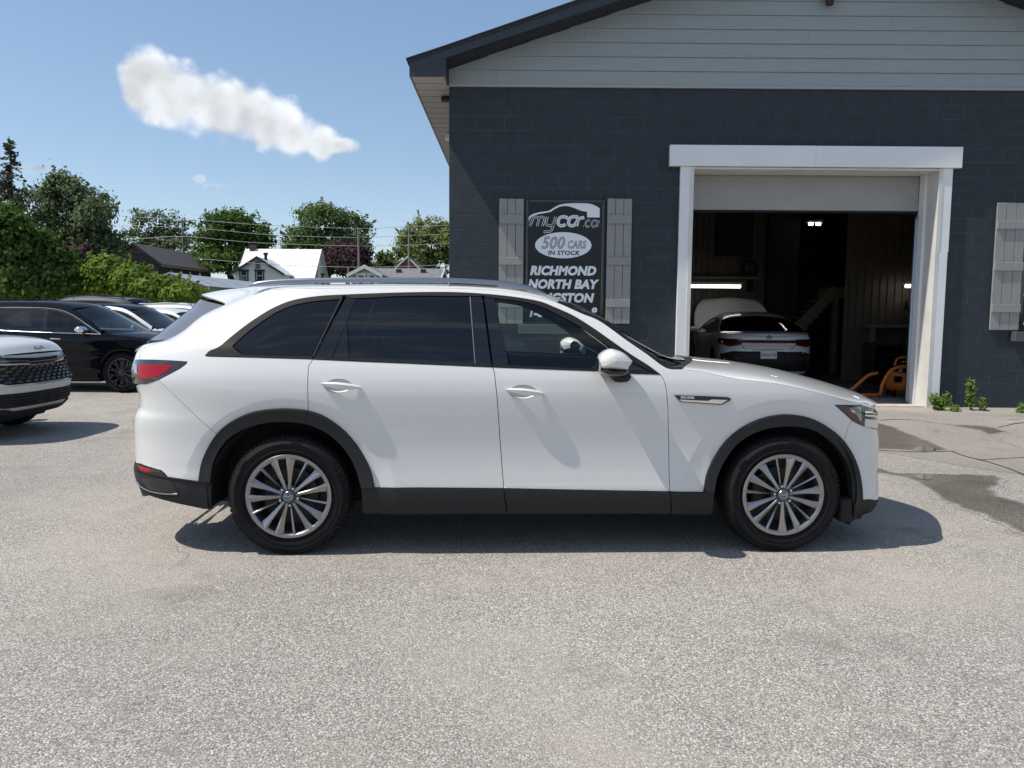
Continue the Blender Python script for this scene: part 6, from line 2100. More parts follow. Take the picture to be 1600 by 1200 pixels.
def tree(name, label, px, top, bot, y, width, kind, leaf, n_cl, per, cl, cat='tree', group=None, lobes=7, trunk=True, seed=0, base_z=-.3, blobs=None, flat=.8):
    """a tree whose crown spans pixel rows top..bot around column px at distance y, width in pixels"""
    c = at_y(px, (top + bot) / 2, y)
    zt, zb = at_y(px, top, y).z, at_y(px, bot, y).z
    w = width * y / F_PX
    root = thing(name, label, cat, (c.x, y, base_z), 0, group)
    zt -= base_z; zb -= base_z
    r_ = random.Random(seed * 17 + 3)
    if blobs is None:
        bl = [(0, 0, (zt + zb) / 2, w * .36, w * .36 * flat, (zt - zb) * .42)]
        for k in range(lobes):
            a = 2 * math.pi * k / lobes + r_.uniform(-.3, .3); q = r_.uniform(.18, .30); s_ = r_.uniform(.16, .25)
            zz = zb + (zt - zb) * r_.uniform(.22, .86)
            q *= 1.0 - .75 * max(0, (zz - zb) / (zt - zb) - .5)
            bl.append((w * q * math.cos(a), w * q * math.sin(a) * flat, zz, w * s_, w * s_ * flat, min((zt - zb) * r_.uniform(.14, .24), zt - zz + .01)))
    else:
        bl = [((bx - px) * y / F_PX, r_.uniform(-.2, .2) * w, at_y(px, by, y).z - base_z, bw * y / F_PX, bw * y / F_PX * flat, bh * y / F_PX) for bx, by, bw, bh in blobs]
    p, nn, cl_c = crown_points(bl, int(n_cl * .52), per * 1.25, cl * .95)
    p[:, 2] = np.maximum(p[:, 2], .05)
    me = leaf_mesh('crown', p, nn, leaf, LEAF[kind])
    o = bpy.data.objects.new('crown', me); link(o, root)
    if trunk:
        mb = MB(); h = zb + (zt - zb) * .75; tr = max(.06, w * .028)
        mb.tube([(0, 0, 0), (.04 * w * r_.uniform(-1, 1), 0, h * .35), (.05 * w * r_.uniform(-1, 1), .02, h * .7), (0, 0, h)], [tr * 1.3, tr, tr * .65, tr * .2], 8)
        for k in range(9):
            b_ = bl[k % len(bl)]; z0 = h * r_.uniform(.28, .75)
            mb.tube([(0, 0, z0), (b_[0] * .5, b_[1] * .5, z0 + (b_[2] - z0) * .6 + .1), (b_[0] * 1.1, b_[1] * 1.1, b_[2] + b_[5] * .4)], [tr * .5, tr * .32, tr * .08], 6)
        mb.build('trunk', BARK, root)
    return root

def conifer(name, label, px, top, y, hw, seed, kind='fir'):
    c = at_y(px, top, y); base = -.3; h = c.z - base
    root = thing(name, label, 'tree', (c.x, y, base))
    r_ = random.Random(seed)
    P_, Nn = [], []
    mb = MB(); mb.tube([(0, 0, 0), (.05, 0, h * .5), (0, 0, h)], [.16, .10, .015], 7)
    k = 0; z = h * .12
    while z < h * .985:
        q = 1 - z / h
        L_ = hw * y / F_PX * (.16 + .95 * q ** .8) * r_.uniform(.7, 1.15)
        a = r_.uniform(0, 6.28)
        tipz = z - L_ * .28 + L_ * .1
        path = [(0, 0, z), (L_ * .5 * math.cos(a), L_ * .5 * math.sin(a), z - L_ * .12), (L_ * math.cos(a), L_ * math.sin(a), tipz)]
        mb.tube(path, [.03, .02, .006], 4)
        for t in np.linspace(.2, 1.0, max(4, int(L_ * 9))):
            for _ in range(3):
                P_.append((L_ * t * math.cos(a) + r_.gauss(0, .09), L_ * t * math.sin(a) + r_.gauss(0, .09), z + (tipz - z) * t - abs(r_.gauss(0, .14)))); Nn.append((r_.gauss(0, .4), r_.gauss(0, .4), .8))
        z += h * r_.uniform(.005, .010); k += 1
    mb.build('trunk', BARK, root)
    o = bpy.data.objects.new('crown', leaf_mesh('crown', np.array(P_), np.array(Nn), .30, LEAF[kind], 2.6)); link(o, root)
    return root

HW = mat('house_white', (.72, .72, .70), .7, var=.05, vscale=1)
HB = mat('house_beige', (.50, .44, .36), .8)
HD = mat('barn_dark_boards', (.035, .030, .028), .8, var=.3, vscale=3, stretch=(6, 6, 1))
HR = mat('house_brick_red', (.20, .055, .04), .85, var=.25, vscale=12)
HG = mat('shed_green_boards', (.30, .32, .28), .8, var=.08, vscale=4, stretch=(6, 6, .5))
RW = mat('white_metal_roof', (.78, .80, .82), .4, var=.06, vscale=1)
RG = mat('grey_metal_roof', (.50, .54, .57), .42, var=.12, vscale=.8, metal=.2)
RD = mat('dark_shingle_roof', (.055, .055, .060), .85, var=.3, vscale=3)
RB = mat('grey_shingle_roof', (.16, .16, .165), .85, var=.2, vscale=3)
TRIMD = mat('dark_trim', (.02, .02, .022), .5)
WINP = mat('window_pane', (.03, .04, .045), .06, coat=.6)
RUSTT = mat('red_gable', (.16, .05, .035), .7)

def gable_box(root, x0, x1, y0, y1, ze, zr, wall, roof, trim=None, along='y', over=.25, base=0.0, ribs=0, th=.09):
    """walls plus two roof slopes; ridge along x or y"""
    o0 = root.location
    f = (lambda a, b, z: (a - o0.x, b - o0.y, z - o0.z)) if along == 'y' else (lambda a, b, z: (b - o0.x, a - o0.y, z - o0.z))
    if along == 'x': x0, x1, y0, y1 = y0, y1, x0, x1
    xm = (x0 + x1) / 2
    mb = MB(); mb.prism([(x0, base), (x1, base), (x1, ze), (xm, zr - .02), (x0, ze)], lambda p: f(p[0], y0, p[1]), lambda p: f(p[0], y1, p[1]))
    w_ = mb.build('wall', wall, root, None)
    sl = (zr - ze) / (xm - x0)
    roofs = []
    for sg in (-1, 1):
        e = xm + sg * (xm - x0 + over); zz = ze - sl * over
        mb = MB(); mb.prism([(e, zz + .02), (xm, zr + .02), (xm, zr + .02 + th), (e, zz + .02 + th)], lambda p: f(p[0], y0 - over, p[1]), lambda p: f(p[0], y1 + over, p[1]))
        r_ = mb.build('roof', roof, root, None); roofs.append(r_)
        if ribs:
            n = int((y1 - y0 + 2 * over) / ribs)
            for k in range(n + 1):
                yy = y0 - over + (y1 - y0 + 2 * over) * k / n
                mb = MB(); mb.prism([(e, zz + .02 + th), (xm, zr + .02 + th), (xm, zr + .06 + th), (e, zz + .06 + th)], lambda p: f(p[0], yy - .025, p[1]), lambda p: f(p[0], yy + .025, p[1]))
                mb.build('roof_rib', roof, r_, None)
        if trim:
            for ya in (y0 - over - .03, y1 + over - .03):
                mb = MB(); mb.prism([(e + sg * .03, zz - .10), (xm, zr - .12), (xm, zr + .08 + th), (e + sg * .03, zz + .06 + th)], lambda p: f(p[0], ya, p[1]), lambda p: f(p[0], ya + .05, p[1]))
                mb.build('barge_board', trim, root, None)
    return w_, roofs

def house_window(root, x, y, z0, z1, w, frame, face='y', bars=True):
    o0 = root.location
    f_ = bpy.data.objects.new('window', None); link(f_, root)
    mb = MB()
    if face == 'y':
        f_.location = (x - o0.x, y - o0.y, z0 - o0.z)
        B = lambda a, b, c, d, e, g: mb.box(a, b, c, d, e, g)
    else:
        f_.location = (x - o0.x, y - o0.y, z0 - o0.z); f_.rotation_euler = (0, 0, math.pi / 2)
    h = z1 - z0
    for q in ((-w / 2 - .12, -w / 2, -.08, .02, -.12, h + .16), (w / 2, w / 2 + .12, -.08, .02, -.12, h + .16), (-w / 2 - .2, w / 2 + .2, -.10, .02, h + .03, h + .22), (-w / 2, w / 2, -.10, .02, -.14, 0)): mb.box(*q)
    mb.build('frame', frame, f_, None)
    mb = MB(); mb.box(-w / 2 + .002, w / 2 - .002, -.02, .01, .002, h + .028); mb.build('pane', WINP, f_, None)
    if bars:
        mb = MB(); mb.box(-w / 2 + .003, w / 2 - .003, -.05, -.022, h * .48, h * .55); mb.box(-w / 2 + .003, -w / 2 + .06, -.05, -.022, .003, h); mb.box(w / 2 - .06, w / 2 - .003, -.05, -.022, .003, h)
        tag(mb.build('sash', HW, f_, None), kind='stuff')

X = lambda px, y: at_y(px, 480, y).x
Z = lambda px, py, y: at_y(px, py, y).z
# dark barn
y0 = 95.0
bx = X(213, y0); br = X(257, y0)
hb = thing('barn', 'dark boarded barn with grey roof and red gable peak behind the bushes', 'barn', (bx, y0, -.3))
ze, zr = Z(257, 413, y0), Z(213, 381, y0)
hwid = br - bx - .4
gable_box(hb, bx - hwid, bx + hwid, y0, y0 + 16, ze + .2, zr, HD, RD, TRIMD, over=.4, base=-.3)
mb = MB(); k = .42; mb.prism([(-hwid * k, zr + .3 - (zr - ze) * k), (hwid * k, zr + .3 - (zr - ze) * k), (0, zr + .2)], lambda p: (p[0], -.05, p[1] - .12), lambda p: (p[0], -.02, p[1] - .12)); mb.build('gable_peak', RUSTT, hb)
mb = MB(); mb.box(-.35, .35, -.08, -.051, zr - .95, zr - .25); mb.build('vent', TRIMD, hb)
for xx in (2.0,): house_window(hb, bx + xx, y0, Z(240, 432, y0), Z(240, 424, y0), 1.6, TRIMD)
mb = MB(); mb.tube([(hwid + .35, -.3, ze + .1), (hwid + .35, 16.3, ze + .1)], .10, 6); mb.build('gutter', mat('ochre_trim', (.32, .25, .14), .7), hb)
for q in (3, 6, 9, 12): house_window(hb, bx + hwid, y0 + q, ze - 1.2, ze - .5, .9, TRIMD, 'x', False)
# low shed with a pale metal roof
y0 = 46.0
sx = X(269, y0); sr = X(324, y0)
sh = thing('metal_roof_shed', 'long low shed with pale grey metal roof right of the bushes', 'shed', (sx, y0, -.3))
gable_box(sh, 2 * sx - sr + .2, sr - .2, y0, y0 + 13.5, Z(324, 449, y0) + .1, Z(269, 428.5, y0), HG, RG, None, over=.2, base=-.3, ribs=.45, th=.05)
for k in range(16):
    xx = 2 * sx - sr + .25 + (2 * (sr - sx) - .5) * k / 15
    mb = MB(); mb.box(xx - sx - .02, xx - sx + .02, -.03, -.001, .1, Z(324, 449, y0) + .3 + (Z(269, 428, y0) - Z(324, 449, y0)) * (1 - abs(xx - sx) / (sr - sx)) - .1); mb.build('batten', HG, sh, None)
# white farmhouse
y0 = 84.0
wh = thing('white_house', 'white house with white metal roof and a dark trimmed front gable', 'house', (X(440, y0), y0, -.3))
xa, xb = X(389, 87), X(503, 87)
zr = Z(450, 390.5, 87); zef = zr - 3.3
gable_box(wh, xa, xb - .3, y0 - 0, y0 + 6.6, zef, zr, HW, RW, HW, along='x', over=.3, base=-.3, ribs=.6)
ga_, gb_ = X(363, 81), X(446, 81)
gm = (ga_ + gb_) / 2
zg = Z(394, 402, 81); zge = Z(360, 430, 81)
gable_box(wh, ga_ + .3, gb_ - .3, 81.0, 86.6, zge + .25, zg - .05, HW, RG, TRIMD, over=.35, base=-.3)
for pxw in (382.5, 407): house_window(wh, X(pxw, 81), 81.0, Z(pxw, 437.5, 81), Z(pxw, 424.5, 81), .68, TRIMD)
mb = MB(); mb.box(-.25, .25, -.06, -.001, 0, .75); o = mb.build('vent', RB, wh, None); o.location = (gm - wh.location.x, 81.0 - y0, Z(394, 420, 81) + .3)
mb = MB(); mb.tube([(0, 0, 0), (0, 0, .9)], .16, 10); mb.tube([(0, 0, .7), (0, 0, .95)], .24, 10); o = mb.build('flue', TRIMD, wh); o.location = (X(417, 82.5) - wh.location.x, 82.5 - y0, Z(417, 409, 82.5) + .3)
mb = MB(); mb.box(-.3, .3, -.3, .3, 0, .95); mb.box(-.35, .35, -.35, .35, .7, .8); o = mb.build('chimney', mat('old_brick', (.12, .07, .06), .9, var=.3, vscale=10), wh, None); o.location = (xa + .5 - wh.location.x, 3.3, zr - .4 + .3)
for q, zz in ((1.6, zr - 3.0), (4.6, zr - 3.2)): house_window(wh, xb - .3, y0 + q, zz - .6, zz + .5, .8, TRIMD, 'x')
# beige house
y0 = 60.0
bh = thing('beige_house', 'low beige house with grey shingle roof beside the roof line', 'house', (X(600, y0), y0, -.3))
gable_box(bh, X(573, 63), X(689, 63), y0, y0 + 6.4, Z(640, 437, y0), Z(640, 421.5, 63.2), HB, RB, HW, along='x', over=.3, base=-.3)
gable_box(bh, X(551, 58), X(594, 58), 57.6, 63.5, Z(548, 432, 57.6) + .15, Z(573, 415.5, 57.6) - .08, HB, RB, HW, over=.25, base=-.3)
for pxw in (565, 582): house_window(bh, X(pxw, 57.6), 57.6, Z(pxw, 444, 57.6), Z(pxw, 431, 57.6), .45, HW)
for pxw in (624, 662):
    mb = MB(); mb.box(-.2, .2, -.2, .2, 0, .28); o = mb.build('roof_vent', TRIMD, bh, None); o.location = (X(pxw, 62) - bh.location.x, 1.9, Z(pxw, 426.5, 62) + .3)
# red brick house
y0 = 104.0
rh = thing('red_house', 'red brick house with white trimmed gable under the willow', 'house', (X(637, y0), y0, -.3))
rx = X(637, y0); rw = X(657, y0) - rx
gable_box(rh, rx - rw + .25, rx + rw - .25, y0, y0 + 14, Z(657, 421, y0) + .2, Z(637, 400.5, y0) - .1, HR, RD, HW, over=.15, base=-.3)
mb = MB(); mb.box(-.4, .4, -.06, -.002, 5.6, 6.8); mb.build('window', WINP, rh, None)

# trees
tree('leafy_tree', 'tall loose grey green tree between the conifer and the barn', 106, 276, 420, 60, 165, 'grey', .27, 900, 18, .42, seed=1,
     blobs=[(72, 320, 26, 34), (98, 312, 30, 38), (88, 290, 18, 16), (128, 330, 32, 36), (150, 345, 26, 30), (66, 360, 30, 34), (110, 375, 44, 36), (150, 385, 30, 26), (172, 392, 14, 16), (48, 330, 16, 26)])
conifer('fir_tree', 'brownish spruce with bare tip at the left picture edge', 14, 212, 52, 40, 5)
conifer('fir_tree', 'dark spruce cut by the left picture edge', -16, 235, 54, 46, 6)
tree('bushy_tree', 'dense dark green tree at the left edge above the parked cars', 18, 335, 480, 30, 150, 'dark', .17, 1200, 20, .22, seed=2, trunk=True,
     blobs=[(-10, 372, 40, 38), (25, 360, 30, 30), (45, 395, 34, 36), (70, 420, 34, 34), (20, 420, 55, 42), (85, 445, 28, 30), (40, 452, 60, 26)])
tree('plum_tree', 'small dark purple leaved tree left of the barn', 120, 384, 440, 44, 60, 'plum', .2, 260, 16, .24, seed=3, blobs=[(108, 402, 20, 18), (128, 408, 20, 18), (142, 410, 12, 14), (100, 420, 16, 16)])
bush = [(132, 414, 60, 'bright green bush in front of the purple tree'), (168, 404, 62, 'bright green bush tallest in front of the dark barn'), (206, 419, 56, 'bright green bush under the barn gable'),
        (246, 437, 54, 'bright green bush just left of the metal roofed shed'), (286, 453, 50, 'lowest bright green bush against the shed wall')]
for i, (bxp, btop, bw, lab) in enumerate(bush):
    tree('bush', lab, bxp, btop, 478, 31 - i * .5, bw, 'fresh', .15, 420, 20, .20, cat='bush', group='bushes along the edge of the lot', lobes=6, seed=10 + i, trunk=True, flat=.7)
tree('leafy_tree', 'airy pale tree above the ridge of the barn', 243, 332, 440, 128, 105, 'grey', .46, 420, 15, .6, seed=4, blobs=[(236, 352, 26, 22), (262, 352, 22, 18), (215, 378, 26, 18), (250, 378, 34, 24), (282, 372, 16, 20), (225, 400, 40, 30), (270, 400, 34, 30)])
tree('leafy_tree', 'broad dark green tree behind the wires and the white house', 360, 329, 440, 112, 130, 'dark', .42, 800, 18, .60, seed=5, blobs=[(362, 350, 34, 22), (340, 362, 22, 22), (388, 362, 24, 22), (404, 376, 20, 20), (352, 385, 40, 26), (385, 395, 34, 26), (320, 385, 24, 28), (318, 410, 30, 26), (360, 415, 40, 26)])
tree('leafy_tree', 'feathery green tree behind the right end of the white roof', 510, 319, 440, 112, 135, 'mid', .42, 850, 18, .60, seed=6, blobs=[(490, 338, 28, 18), (510, 348, 32, 24), (538, 350, 24, 20), (555, 362, 18, 22), (478, 378, 30, 22), (515, 385, 46, 28), (556, 390, 22, 26), (465, 392, 18, 14), (520, 410, 50, 26)])
tree('plum_tree', 'dark purple tree right of the white house', 543, 379, 440, 92, 72, 'plum', .36, 420, 18, .45, seed=7, blobs=[(535, 398, 24, 18), (556, 400, 20, 18), (545, 415, 34, 22), (522, 420, 18, 18)])
tree('small_tree', 'small round green tree between the purple tree and the red house', 603, 398, 440, 125, 38, 'mid', .42, 260, 15, .5, seed=8)
conifer('cedar_tree', 'tiny pointed cedar above the beige roof', 593, 391, 124, 9, 9, 'dark')
wl = tree('willow_tree', 'yellow green willow beside the corner of the garage', 672, 344, 440, 120, 110, 'willow', .42, 800, 16, .55, seed=9, blobs=[(662, 362, 26, 18), (690, 365, 26, 20), (642, 378, 20, 18), (668, 388, 40, 30), (634, 402, 14, 26), (700, 395, 26, 34), (720, 380, 20, 24), (650, 412, 30, 28), (690, 418, 34, 26)])
# far band of trees that reads as one mass
P_, Nn = [], []
for k in range(5200):
    x = rng.uniform(-150, 40); y = 175 + rng.uniform(-10, 10)
    h = 5.5 + 2.2 * noise.noise(Vector((x * .06, 0, 1))) + 1.4 * noise.noise(Vector((x * .21, 3, 1)))
    z = h * rng.uniform(0, 1) ** .7
    for _ in range(6):
        P_.append((x + rng.normal(0, .7), y + rng.normal(0, .7), max(.1, z + rng.normal(0, .45)))); Nn.append((rng.normal(0, .4), -.4, .8))
o = bpy.data.objects.new('treeline', leaf_mesh('treeline', np.array(P_), np.array(Nn), .9, LEAF['mid'])); link(o); tag(o, kind='stuff')

# poles and wires
WOOD = mat('pole_wood', (.20, .18, .16), .85, var=.2, vscale=3)
def pole(label, px, top, y, r_=.14, arm=True, lamp=False):
    c = at_y(px, top, y)
    p = thing('utility_pole', label, 'pole', (c.x, y, -.3), group='utility poles')
    mb = MB(); mb.tube([(0, 0, 0), (0, 0, c.z + .3)], [r_ * 1.2, r_ * .8], 8); mb.build('pole_shaft', WOOD, p)
    if arm:
        mb = MB(); mb.box(-1.0, 1.0, -.08, .08, c.z - .25, c.z - .08); mb.build('cross_arm', WOOD, p)
        for q in (-.9, -.3, .3, .9): 
            mb = MB(); mb.tube([(q, 0, c.z - .08), (q, 0, c.z + .12)], .06, 6); mb.build('insulator', HW, p)
    return p
pole('wooden utility pole with cross arm behind the barn roof', 284.5, 341, 113)
pole('grey utility pole in front of the dark purple tree', 560, 355, 66, .11, False)
pole('utility pole before the yellow green willow', 639, 354, 84, .14)
pole('short post beside the purple tree', 544, 418, 66, .10, False)
WIRE = mat('wire', (.30, .31, .32), .5)
def wire(label, pts, y):
    P_ = cr([at_y(a, b, y) for a, b in pts], 8)
    mb = MB(); mb.tube(P_, .019, 5); o = mb.build('power_line', WIRE); tag(o, label, 'wire', 'power lines')
wire('topmost power line, crossing before the trees to the garage corner', [(190, 338), (327, 345.5), (420, 352), (560, 357), (640, 354), (700, 352), (760, 349)], 66)
wire('second power line from the top', [(190, 352), (312, 357), (417, 366.5), (547, 371), (635, 368), (700, 366), (760, 363)], 66)
wire('third power line from the top, tied to the pole behind the barn', [(192, 375), (282, 369.5), (360, 376), (417, 380), (560, 384.5), (630, 383), (700, 381), (760, 378)], 66)
wire('lowest power line, just above the house roofs', [(309, 404), (381, 410), (440, 414), (507, 416.5), (572, 417.5), (640, 416), (700, 413.5), (760, 411)], 66)
# ------------------------------------------------------------------ inside the garage
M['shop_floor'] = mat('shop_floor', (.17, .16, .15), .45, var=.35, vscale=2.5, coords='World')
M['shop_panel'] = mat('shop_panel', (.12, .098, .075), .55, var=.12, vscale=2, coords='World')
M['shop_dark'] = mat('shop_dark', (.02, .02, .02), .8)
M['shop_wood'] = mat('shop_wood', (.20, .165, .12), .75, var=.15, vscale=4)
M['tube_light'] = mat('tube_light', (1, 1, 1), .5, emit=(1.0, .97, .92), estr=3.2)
gx0, gx1, gy0, gy1, gzt = XL + .3, XR - .3, YW + .305, 21.0, 4.4
mb = MB(); mb._a([(XL + .26, YW - .02, .137), (XR - .26, YW - .02, .137), (XR - .26, gy1 + 1, .137), (XL + .26, gy1 + 1, .137)], [(0, 1, 2, 3)])
tag(mb.build('garage_floor', M['shop_floor'], None, None), kind='structure')
def gpart(mb, name, mt, **k): 
    o = mb.build(name, mt, None, k.get('sharp'))
    o.parent = bld; o.matrix_parent_inverse = Matrix.Translation((-BX, -BY, 0)); return o
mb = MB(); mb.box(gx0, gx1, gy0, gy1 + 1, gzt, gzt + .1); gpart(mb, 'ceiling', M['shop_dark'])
# ribbed metal lining on the far walls
def ribbed(x0, x1, y, z0, z1):
    mb = MB(); n = int((x1 - x0) / .15); rows = []
    zz = (z0, z1)
    for z in zz:
        row = []
        for k in range(n):
            a = x0 + (x1 - x0) * k / n; d = (x1 - x0) / n
            row += [(a, y, z), (a + d * .55, y, z), (a + d * .65, y - .03, z), (a + d * .9, y - .03, z)]
        rows.append(row)
    mb.grid(rows); gpart(mb, 'wall_lining', M['shop_panel'])
ribbed(2.6, 6.2, 19.2, .14, gzt)
ribbed(6.9, 9.4, 16.2, .14, gzt)
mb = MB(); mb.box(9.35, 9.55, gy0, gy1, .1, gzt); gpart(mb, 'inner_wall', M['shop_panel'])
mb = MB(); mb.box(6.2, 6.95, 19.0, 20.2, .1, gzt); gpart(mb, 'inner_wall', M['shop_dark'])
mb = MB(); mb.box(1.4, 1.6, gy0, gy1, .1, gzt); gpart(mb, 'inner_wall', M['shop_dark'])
def lamp(label, px0, px1, py, y, sag=0):
    a, b = at_y(px0, py, y), at_y(px1, py, y)
    t = thing('tube_lamp', label, 'lamp', ((a.x + b.x) / 2, y, a.z))
    w_ = b.x - a.x
    mb = MB(); mb.tube([(-w_ / 2, 0, 0), (w_ / 2, 0, 0)], .035, 10); mb.build('tube', M['tube_light'], t)
    mb = MB(); mb.box(-w_ / 2 - .04, w_ / 2 + .04, -.03, .10, .037, .09); mb.build('housing', FRAME, t)
lamp('long lit tube lamp over the car with its bonnet up', 1040, 1157, 447, 17.6)
lamp('short lit tube lamp by the right door jamb', 1415, 1462, 447, 15.6)
for k, (a, b, y) in enumerate(((1264, 1270, 18.4), (1275, 1282, 18.4))):
    lamp('small lit ceiling lamp, ' + ('left' if k == 0 else 'right') + ' one of the pair high in the garage', a, b, 350, y)
# stairs with a landing
st = thing('staircase', 'wooden staircase climbing in the dark back of the garage', 'stairs', (at_y(1270, 480, 18.0).x, 18.0, .14))
ox, oz = st.location.x, .14
s0, s1 = at_y(1246, 512, 18.0), at_y(1302, 450, 18.0)
mb = MB(); mb.prism([(s0.x - .5, s0.z - .75), (s1.x, s1.z - .28), (s1.x, s1.z + .06), (s0.x - .5, s0.z - .35)], lambda p: (p[0] - ox, -.03, p[1] - oz), lambda p: (p[0] - ox, .03, p[1] - oz)); mb.build('stringer', M['shop_wood'], st)
for k in range(8):
    t = k / 7; x = s0.x + (s1.x - s0.x) * t; z = s0.z + (s1.z - s0.z) * t
    mb = MB(); mb.box(x - ox - .12, x - ox + .14, .035, .9, z - oz - .18, z - oz - .14); mb.build('tread', M['shop_wood'], st)
mb = MB(); mb.box(s1.x - ox, s1.x - ox + .9, -.03, .9, s1.z - oz - .22, s1.z - oz + .02); mb.build('landing', M['shop_wood'], st)
mb = MB(); mb.box(s1.x - ox + .02, s1.x - ox + .14, 0, .12, 0, s1.z - oz - .22); mb.build('post', M['shop_wood'], st)
# wall picture, shelf and bench with tools
pc = thing('wall_board', 'dark framed board on the ribbed wall over the left lamp', 'board', (at_y(1148, 360, 19.1).x, 19.12, at_y(1148, 398, 19.1).z))
mb = MB(); mb.box(-.42, .42, -.03, .0, 0, 1.05, .01); mb.build('panel', M['shop_dark'], pc)
mb = MB(); mb.box(-.46, .46, -.02, .005, -.04, 1.09, .01); mb.build('frame', M['trim'], pc)
sf = thing('shelf', 'wooden shelf along the back wall above the tube lamp', 'shelf', (at_y(1120, 432, 18.9).x, 18.95, at_y(1120, 436, 18.9).z))
mb = MB(); mb.box(-1.3, 1.0, -.25, .15, 0, .05); mb.build('plank', M['shop_wood'], sf)
for q in (-1.1, .8): mb = MB(); mb.box(q, q + .05, -.2, .15, -.3, 0); mb.build('bracket', M['trim'], sf)
fan = thing('reel', 'dark hose reel standing on the shelf end', 'reel', (at_y(1172, 432, 18.8).x, 18.85, sf.location.z + .053))
mb = MB(); mb.tube([(0.18 * math.cos(a), 0, .2 + .18 * math.sin(a)) for a in np.linspace(0, 6.283, 20)], .04, 6, caps=False); mb.build('coil', M['trim'], fan)
mb = MB(); mb.box(-.12, .12, -.06, .06, 0, .05); mb.box(-.02, .02, -.03, .03, .05, .2); mb.build('stand', M['shop_dark'], fan)
# tall black cabinet and a work bench on the right
cb = thing('tool_cabinet', 'black tool cabinet standing on the garage floor behind the vacuum', 'cabinet', (at_y(1378, 560, 15.6).x, 15.6, .14))
mb = MB(); mb.box(-.30, .30, -.25, .25, .06, .82, .02); mb.build('cabinet_body', M['shop_dark'], cb)
for k in range(4): mb = MB(); mb.box(-.27, .27, -.262, -.251, .10 + k * .17, .25 + k * .17, .003); mb.build('drawer', M['gloss_black'], cb)
for q in (-.22, .22): mb = MB(); mb.lathe([(0, -.03), (.05, -.03), (.05, .03), (0, .03)], 12, axis='x', c=(q, 0, .05)); mb.build('caster', M['rubber'], cb)
bn = thing('work_bench', 'long bench against the ribbed wall at the right of the garage', 'bench', (at_y(1400, 508, 16.0).x + .6, 15.95, .14))
bz = at_y(1400, 508, 15.9).z - .14
mb = MB(); mb.box(-1.3, 1.3, -.3, .2, bz - .05, bz, .005); mb.build('bench_top', M['shop_wood'], bn)
for q in (-1.2, 1.2): mb = MB(); mb.box(q - .04, q + .04, -.25, -.17, 0, bz - .05); mb.build('leg', M['shop_wood'], bn)
hs = thing('hung_hose', 'dark red hose reel hung below the right tube lamp', 'hose', (at_y(1428, 470, 15.9).x, 15.85, at_y(1428, 476, 15.9).z))
mb = MB(); mb.tube([(.14 * math.cos(a), -.04, .02 + .17 * math.sin(a)) for a in np.linspace(0, 6.283, 18)], .05, 6, caps=False); mb.build('coil', mat('hose_red', (.12, .025, .015), .6), hs)
mb = MB(); mb.box(-.04, .04, -.05, .3, -.05, .08); mb.build('hook', M['trim'], hs)
# orange shop vacuum
OR = mat('orange_plastic', (.62, .17, .025), .45)
vy = 13.2
vc0 = at_y(1409, 590, vy)
va = thing('shop_vacuum', 'orange shop vacuum with black lid just inside the door', 'vacuum', (vc0.x, vy, .14))
kx_ = vy / F_PX
zt_ = at_y(1405, 580, vy).z - .14
mb = MB(); mb.lathe([(.21, .10), (.245, .13), (.262, .20), (.255, zt_ * .62), (.262, zt_ * .63), (.262, zt_ * .67), (.25, zt_ * .68), (.24, zt_ * .95), (.20, zt_)], 32, axis='z'); mb.build('drum', OR, va)
mb = MB(); mb.lathe([(.0, zt_ + .17), (.10, zt_ + .16), (.16, zt_ + .10), (.20, zt_ + .04), (.215, zt_ + .002), (0, zt_)], 28, axis='z'); mb.build('motor_head', M['gloss_black'], va)
mb = MB(); mb.tube(cr([(-.15, -.03, zt_ + .10), (-.11, -.03, zt_ + .21), (0, -.03, zt_ + .24), (.11, -.03, zt_ + .21)], 5), .018, 8); mb.build('handle', OR, va)
mb = MB(); mb.box(-.24, -.12, -.26, -.20, zt_ * .60, zt_ * .84, .01); mb.build('inlet', M['gloss_black'], va)
for q in range(4):
    a = q * math.pi / 2 + .6
    mb = MB(); mb.tube([(.19 * math.cos(a), .19 * math.sin(a), .11), (.23 * math.cos(a), .23 * math.sin(a), .05)], .03, 6); mb.lathe([(0, -.015), (.035, -.015), (.035, .015), (0, .015)], 12, axis='y', c=(.23 * math.cos(a), .23 * math.sin(a), .036)); mb.build('caster', M['rubber'], va)
mb = MB()
hp = [at_y(px, py, vy - .33) for px, py in ((1422, 572), (1400, 575), (1388, 584), (1379, 600), (1376, 615), (1379, 621), (1372, 624), (1360, 624), (1345, 626))]
hp = [(p.x - va.location.x, p.y - vy + (.0 if i < 5 else .1), max(p.z - .14, .03)) for i, p in enumerate(hp)]
pth = cr(hp, 6); mb.tube(pth, [.028 + .003 * (i % 2) for i in range(len(pth))], 8); mb.build('hose', OR, va)
mb = MB(); hp = cr([(p.x - va.location.x, .05, max(p.z - .14, .03)) for p in (at_y(1372, 583, vy + .05), at_y(1358, 586, vy + .05), at_y(1345, 596, vy + .05), at_y(1331, 608, vy + .05), at_y(1318, 622, vy))], 6)
mb.tube(hp, [.028 + .003 * (i % 2) for i in range(len(hp))], 8); mb.build('hose', OR, va)
mb = MB(); mb.tube([(hp[0][0] - .01, .05, hp[0][2]), (hp[0][0] + .09, .05, hp[0][2] - .01)], .036, 8); mb.build('hose_cuff', M['gloss_black'], va)
